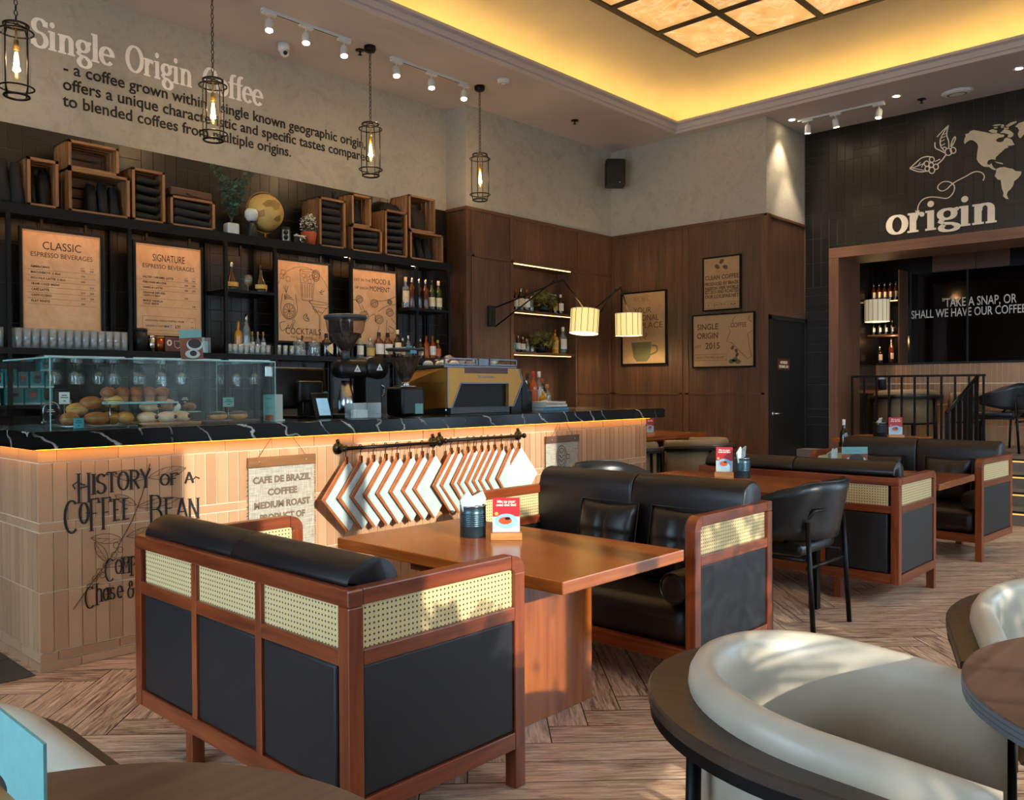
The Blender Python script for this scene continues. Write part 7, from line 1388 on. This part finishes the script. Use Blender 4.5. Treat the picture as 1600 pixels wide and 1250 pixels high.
def track(label, pts, axis, grp, heads):
    # rail along X or Y with spot heads as parts; heads: (offset, aim vector)
    t = thing('track_light', label, 'track light', (pts[0], pts[1], ZC), 0, grp); L_ = pts[2]; m = MB()
    bx = (0, L_, -0.018, 0.018) if axis == 'x' else (-0.018, 0.018, 0, L_)
    m.box(min(bx[0], bx[1]), max(bx[0], bx[1]), min(bx[2], bx[3]), max(bx[2], bx[3]), -0.022, 0.0); m.build('track_rail', 'white_plastic', t)
    s_ = MB(); s_.box(min(bx[0], bx[1])+(0 if axis == 'x' else 0.012), max(bx[0], bx[1])-(0 if axis == 'x' else 0.012), min(bx[2], bx[3])+(0.012 if axis == 'x' else 0), max(bx[2], bx[3])-(0.012 if axis == 'x' else 0), -0.0235, -0.021); s_.build('track_slot', 'matt_black', t)
    for o, aim in heads:
        p = Vector((o, 0, 0)) if axis == 'x' else Vector((0, o, 0)); h = MB(); h.rbox(p.x, p.y, -0.03, 0.13 if axis == 'x' else 0.04, 0.04 if axis == 'x' else 0.13, 0.028, 0.003); h.tube([p+Vector((0, 0, -0.04)), p+Vector((0, 0, -0.10))], 0.008, 8)
        d = Vector(aim).normalized(); c = p+Vector((0, 0, -0.125)); h.tube([c-d*0.05, c-d*0.03, c+d*0.045, c+d*0.05], [0.022, 0.034, 0.036, 0.036], 16); ho = h.build('spot_head', 'white_plastic', t)
        f_ = MB(); f_.tube([c+d*0.051, c+d*0.054], [0.030, 0.030], 16); f_.build('lamp_face', 'spot_face', ho)
        light('SPOT', 'spot_beam', tuple(c+d*0.065), 45, (1, 0.80, 0.56), t, 0.03, 62, aim, 0.6)
track('three-head track light by the white dome camera above the bar', (3.80, 6.36, 0.90), 'x', 'ceiling track lights', [(0.07, (-0.15, -0.2, -1.0)), (0.43, (-0.15, -0.2, -1.0)), (0.83, (-0.15, -0.25, -1))])
track('three-head track light above the bar, between the last two pendants', (5.20, 6.40, 1.02), 'x', 'ceiling track lights', [(0.07, (-0.15, -0.25, -1.0)), (0.52, (-0.15, -0.2, -1.0)), (0.97, (-0.2, -0.2, -1))])
track('three-head track light before the dark origin wall', (9.80, 3.42, 1.0), 'y', 'ceiling track lights', [(0.88, (0.15, 0.1, -1.0)), (0.55, (0.25, -0.1, -1.0)), (0.06, (-0.1, 0.1, -1.0))])
def downlight(label, x, y, e=30):
    t = thing('downlight', label, 'downlight', (x, y, ZC), 0, 'round recessed downlights'); m = MB(); m.lathe([(0.034, -0.004), (0.055, -0.006), (0.058, 0.0)], 20, cap=False); m.build('trim_ring', 'white_plastic', t); m = MB(); m.lathe([(0.001, -0.003), (0.036, -0.003), (0.036, 0.0), (0.001, 0)], 18); m.build('lamp_face', 'spot_face', t); light('SPOT', 'downlight_beam', (0, 0, -0.02), e, (1, 0.78, 0.52), t, 0.03, 75, (0, 0, -1), 0.7)
downlight('recessed downlight by the wood corner at the near end of the track', 9.72, 4.46, 55); downlight('recessed downlight beside the last head of the origin-wall track', 9.73, 3.27, 30); downlight('recessed downlight over the map end of the dark wall', 9.74, 2.09, 30)
def puck(name, label, x, y, r, h_, mat, cat, sz=(1, 1)):
    t = thing(name, label, cat, (x, y, ZC)); m = MB(); m.lathe([(0.001, -h_), (r*0.7, -h_), (r, -h_*0.5), (r, 0), (0.001, 0)], 22, (0, 0, 0), Matrix.Diagonal((sz[0], sz[1], 1, 1))); m.build('housing', mat, t); m = MB(); m.lathe([(r*0.5, -h_-0.001), (r*0.62, -h_-0.001), (r*0.62, -h_+0.002)], 20, (0, 0, 0), Matrix.Diagonal((sz[0], sz[1], 1, 1)), cap=False); m.build('cover_ring', 'grey_plastic', t); return t
for y_, lb in ((3.5, 'added unseen downlight brightening the upstairs wall before the mirror'), (2.3, 'added unseen downlight brightening the upstairs wall over the black armchairs')): downlight(lb, 11.95, y_, 42); bpy.data.objects[[o.name for o in bpy.data.objects if o.name.startswith('downlight') and o.type == 'EMPTY'][-1]].location.z = 3.199  # unseen downlights added to brighten the dim raised room
puck('smoke_detector', 'white round smoke detector over the bar ceiling', 6.40, 6.05, 0.065, 0.04, 'white_plastic', 'smoke detector'); puck('wireless_access_point', 'white oval device on the ceiling near the origin wall', 10.03, 2.74, 0.16, 0.035, 'white_plastic', 'ceiling device', (0.75, 1))
for x, y, lb in ((4.907, 6.49, 'dark sprinkler head beside the third pendant canopy'), (7.945, 6.347, 'sprinkler head in the ceiling over the projecting wall'), (10.03, 3.10, 'sprinkler head in the ceiling above the map wall')):
    t = puck('fire_sprinkler', lb, x, y, 0.045, 0.012, 'iron', 'sprinkler'); m = MB(); m.cyl((0, 0, -0.01), (0, 0, -0.045), 0.008, 8); m.lathe([(0.001, -0.047), (0.02, -0.047), (0.02, -0.044), (0.001, -0.044)], 12); m.build('sprinkler_nozzle', 'iron', t)
t = thing('security_camera', 'white dome security camera on the ceiling by the wall text', 'security camera', (4.334, 6.88, ZC)); m = MB(); m.lathe([(0.001, -0.07), (0.045, -0.07), (0.055, -0.05), (0.055, 0), (0.001, 0)], 20); m.build('housing', 'white_plastic', t); m = MB(); m.sphere((0.0, -0.015, -0.085), 0.042, 16, 10); eye = m.build('camera_eye', 'white_plastic', t); m = MB(); m.sphere((-0.012, -0.045, -0.098), 0.02, 12, 8); m.build('lens', 'matt_black', eye)
t = thing('wall_speaker', 'black loudspeaker high in the corner of the plaster walls', 'loudspeaker', (9.10, 6.60, 3.925), 0); T = Matrix.Rotation(math.radians(-47), 4, 'Z'); m = MB(); m.rbox(0, 0, 0.175, 0.25, 0.20, 0.35, 0.02, 3, T); m.build('cabinet', 'matt_black', t); m = MB(); m.rbox(0, -0.103, 0.175, 0.21, 0.008, 0.31, 0.01, 3, T); g_o = m.build('speaker_grille', 'black_plastic', t); m = MB(); m.rbox(0.05, -0.108, 0.04, 0.015, 0.004, 0.015, 0, M_=T); m.build('badge', 'steel', g_o); m = MB(); m.tube([T @ Vector((0, 0.09, 0.2)), (0.14, 0.14, 0.2), (0.26, 0.25, 0.2)], 0.015, 8); m.build('mount_arm', 'matt_black', t)
def wall_lamp(label, px_, elbow, shade, tilt=0.0, plate=True):
    t = thing('wall_lamp', label, 'wall lamp', (px_, YP, 2.13), 0, 'swing-arm wall lamps with ribbed shades'); m = MB(); m.rbox(0, -0.02, 0, 0.10, 0.04, 0.24, 0.004); pl = m.build('wall_plate', 'matt_black', t); m = MB(); m.rbox(0, -0.042, 0, 0.05, 0.004, 0.14, 0.002); m.build('plate_cover', 'black_plastic', pl)
    o = Vector((px_, YP, 2.13)); e = Vector(elbow)-o; s = Vector(shade)-o
    m = MB(); m.tube([(0.05, -0.03, 0.10), tuple(e)], 0.0085, 8); m.tube([(0.05, -0.03, -0.12), tuple(e*0.85+Vector((0, -0.03, 0.05)))], 0.0085, 8); m.tube([tuple(e), tuple(s+Vector((0, 0, 0.15)))], 0.0085, 8); m.sphere(tuple(e), 0.012, 10, 6); m.build('swing_arm', 'iron', t)
    T = Matrix.Translation(s) @ Matrix.Rotation(tilt, 4, 'Y'); m = MB(); m.keepn = True; m.lathe([(0.168, -0.14), (0.168, 0.14)], 36, (0, 0, 0), T, cap=False); shd = m.build('lamp_shade', 'lamp_shade', t); m = MB()
    for q in range(14): a = 2*PI*q/14; m.tube([(0.1695*math.cos(a), 0.1695*math.sin(a), -0.138), (0.1695*math.cos(a), 0.1695*math.sin(a), 0.138)], 0.0036, 4, False, T)
    m.build('shade_ribs', 'ink_brown', shd); m = MB()
    for z in (-0.14, 0.14): m.tube([(0.169*math.cos(q*PI/18), 0.169*math.sin(q*PI/18), z) for q in range(36)], 0.004, 5, True, T)
    m.tube([(-0.168, 0, 0.135), (0.168, 0, 0.135)], 0.003, 5, False, T); m.build('shade_hoops', 'paint_white', shd); m = MB(); m.sphere(tuple(s+Vector((0, 0, 0.0))), 0.03, 12, 8); m.build('bulb', 'bulb_warm', t)
    light('POINT', 'shade_glow', tuple(s+Vector((0, 0, -0.05))), 14, (1, 0.80, 0.48), t, 0.03)
wall_lamp('swing-arm wall lamp with lit ribbed shade, left of the pair', 7.025, (7.54, 6.2, 2.535), (7.93, 6.2, 2.08), 0.10); wall_lamp('swing-arm wall lamp with lit ribbed shade before the cup poster', 8.72, (8.66, 6.2, 2.54), (8.83, 6.2, 2.09), -0.02)
# upstairs lamp, shelf and bottles behind the portal
t = thing('wall_lamp', 'ribbed drum lamp shade upstairs at the left of the dark mirror', 'wall lamp', (12.05, 4.30, 2.34)); m = MB(); m.keepn = True; m.lathe([(0.16, -0.15), (0.16, 0.15)], 30, cap=False); shd = m.build('lamp_shade', 'lamp_shade_dim', t); m = MB()
for q in range(16): a = 2*PI*q/16; m.tube([(0.1615*math.cos(a), 0.1615*math.sin(a), -0.148), (0.1615*math.cos(a), 0.1615*math.sin(a), 0.148)], 0.003, 4)
m.build('shade_ribs', 'ink_sepia', shd); m = MB(); m.tube([(0, 0, 0.15), (0, 0.05, 0.16), (0, 0.20, 0.10)], 0.008, 6); m.build('swing_arm', 'iron', t); light('POINT', 'shade_glow', (0, 0, 0), 5, (1, 0.75, 0.42), t, 0.05)
t = thing('upstairs_shelf', 'narrow lit bottle shelves upstairs left of the dark mirror', 'shelf', (12.35, 4.27, 0)); m = MB()
for z in (2.02, 2.49): m.box(-0.15, 0.20, -0.2, 0.22, z-0.02, z)
m.box(-0.15, 0.2, -0.215, -0.2, 1.61, 2.9); m.build('shelf_boards', 'trim_wood', t); m = MB(); m.box(-0.152, -0.14, -0.19, 0.2, 2.475, 2.485); m.build('light_strip', 'led_warm', t); light('POINT', 'shelf_glow', (-0.05, -0.1, 1.95), 2.5, (1, 0.55, 0.22), t, 0.02)
for i in range(5): bottle('dark bottle on the upper upstairs shelf, %s from the left' % ORD[i], (12.3, 4.44-i*0.075, 2.491), 0.26, 0.03, 'amber_liquor', 'steel', 'label_cream', (0.2, 0.5), grp='bottles on the upstairs shelves')
for i in range(4): bottle('small bottle on the middle upstairs shelf, %s from the left' % ORD[i], (12.3, 4.44-i*0.085, 2.021), 0.20, 0.028, 'dark_bottle', 'steel', 'label_white', (0.2, 0.5), grp='bottles on the upstairs shelves')
bottle('bottle with white label low on the upstairs ledge', (12.42, 4.40, 1.631), 0.24, 0.04, 'dark_bottle', 'steel', 'label_cream', (0.15, 0.5)); bottle('tall slim bottle low on the upstairs ledge', (12.42, 4.24, 1.631), 0.34, 0.035, 'amber_liquor', 'steel', 'label_white', (0.15, 0.4))
bottle('dark bottle with a white neck standing by the portal corner booth', (7.72, 3.05, 0.66), 0.34, 0.035, 'dark_bottle', 'label_white', None)
# plants by the street window that throw the dappled shade
def palm(label, x, y, n, L_, seed, z0=0.45):
    t = thing('potted_palm', label, 'plant', (x, y, 0), 0, 'palms by the street window'); rg2 = random.Random(seed); b = MB(); b.lathe([(0.001, 0), (0.16, 0), (0.20, 0.36), (0.18, 0.36), (0.17, 0.32), (0.001, 0.32)], 20); b.build('pot', 'tin_dark', t); st = MB(); lv = MB(); st.tube([(0, 0, 0.32), (0.01, 0, z0-0.1)], 0.02, 8)
    for i in range(n):
        a = rg2.uniform(0, 2*PI); el = rg2.uniform(0.35, 1.4); pts = []; l_ = L_*rg2.uniform(0.7, 1.1)
        for k_ in range(9): q = k_/8; pts.append(Vector((math.cos(a)*math.cos(el)*l_*q*(1+0.5*q), math.sin(a)*math.cos(el)*l_*q*(1+0.5*q), z0-0.1+l_*math.sin(el)*q-0.55*l_*q*q*math.cos(el))))
        st.tube(pts, 0.006, 4)
        for k_ in range(2, 9):
            for s in (-1, 1):
                for sub in (0, 0.25, 0.5, 0.75):
                    p = pts[k_-1].lerp(pts[k_], sub); d = (pts[k_]-pts[k_-1]).normalized(); sd = d.cross(Vector((0, 0, 1))).normalized()*s; tip = p+(sd*0.8+d*0.6+Vector((0, 0, -0.25)))*0.22*(1.1-k_/10); up_ = d*0.006
                    lv.faces([p-up_, (p+tip)/2+up_*1.2, tip, (p+tip)/2-up_*1.2], [(0, 1, 2, 3)])
    st.build('fronds', 'stem', t); lv.build('leaflets', 'leaf_dark', t)
palm('tall potted palm by the street window behind the viewer', 1.20, -1.0, 34, 0.47, 3, 1.38)
t = thing('shade_hedge', 'unseen hedge planter added outside the street window to shade the booths', 'plant', (2.6, -2.6, 0)); b = MB(); b.box(-2.2, 2.2, -0.25, 0.25, 0.0, 0.6, 0.01); b.build('planter_box', 'tin_dark', t); lv = MB(); rg3 = random.Random(21)  # unseen hedge, its height and gaps shaped to place the sun patches
for i in range(12000):
    x = rg3.uniform(-2.2, 2.2); wx_ = x+2.6; top = (2.15 if wx_ < 2.25 else 2.68)+0.10*math.sin(wx_*5.0)+0.08*math.sin(wx_*11+1)
    z = 0.6+(top-0.6)*rg3.random()**0.75
    if 0.6 < wx_ < 1.95 and z > 1.35 and rg3.random() < 0.97: continue
    if 1.85 < wx_ < 2.2 and z > 1.95 and rg3.random() < 0.85: continue
    leaves(lv, rg3, (x, rg3.uniform(-0.2, 0.2), z), (0.03, 0.03, 0.03), 1, 0.07 if z < 1.6 else 0.05, 0.8)
lv.build('foliage', 'leaf_dark', t)
b = MB(); b.box(2.6, 16.0, -13.5, -10.5, 0.0, 7.2); struct(b.build('sun_block_building', 'plaster'))  # unseen building opposite, added to keep sun off the rear booths
b = MB(); b.box(-16, 18, -16, -2.05, -0.15, -0.02); struct(b.build('floor.002', 'step_stone'))
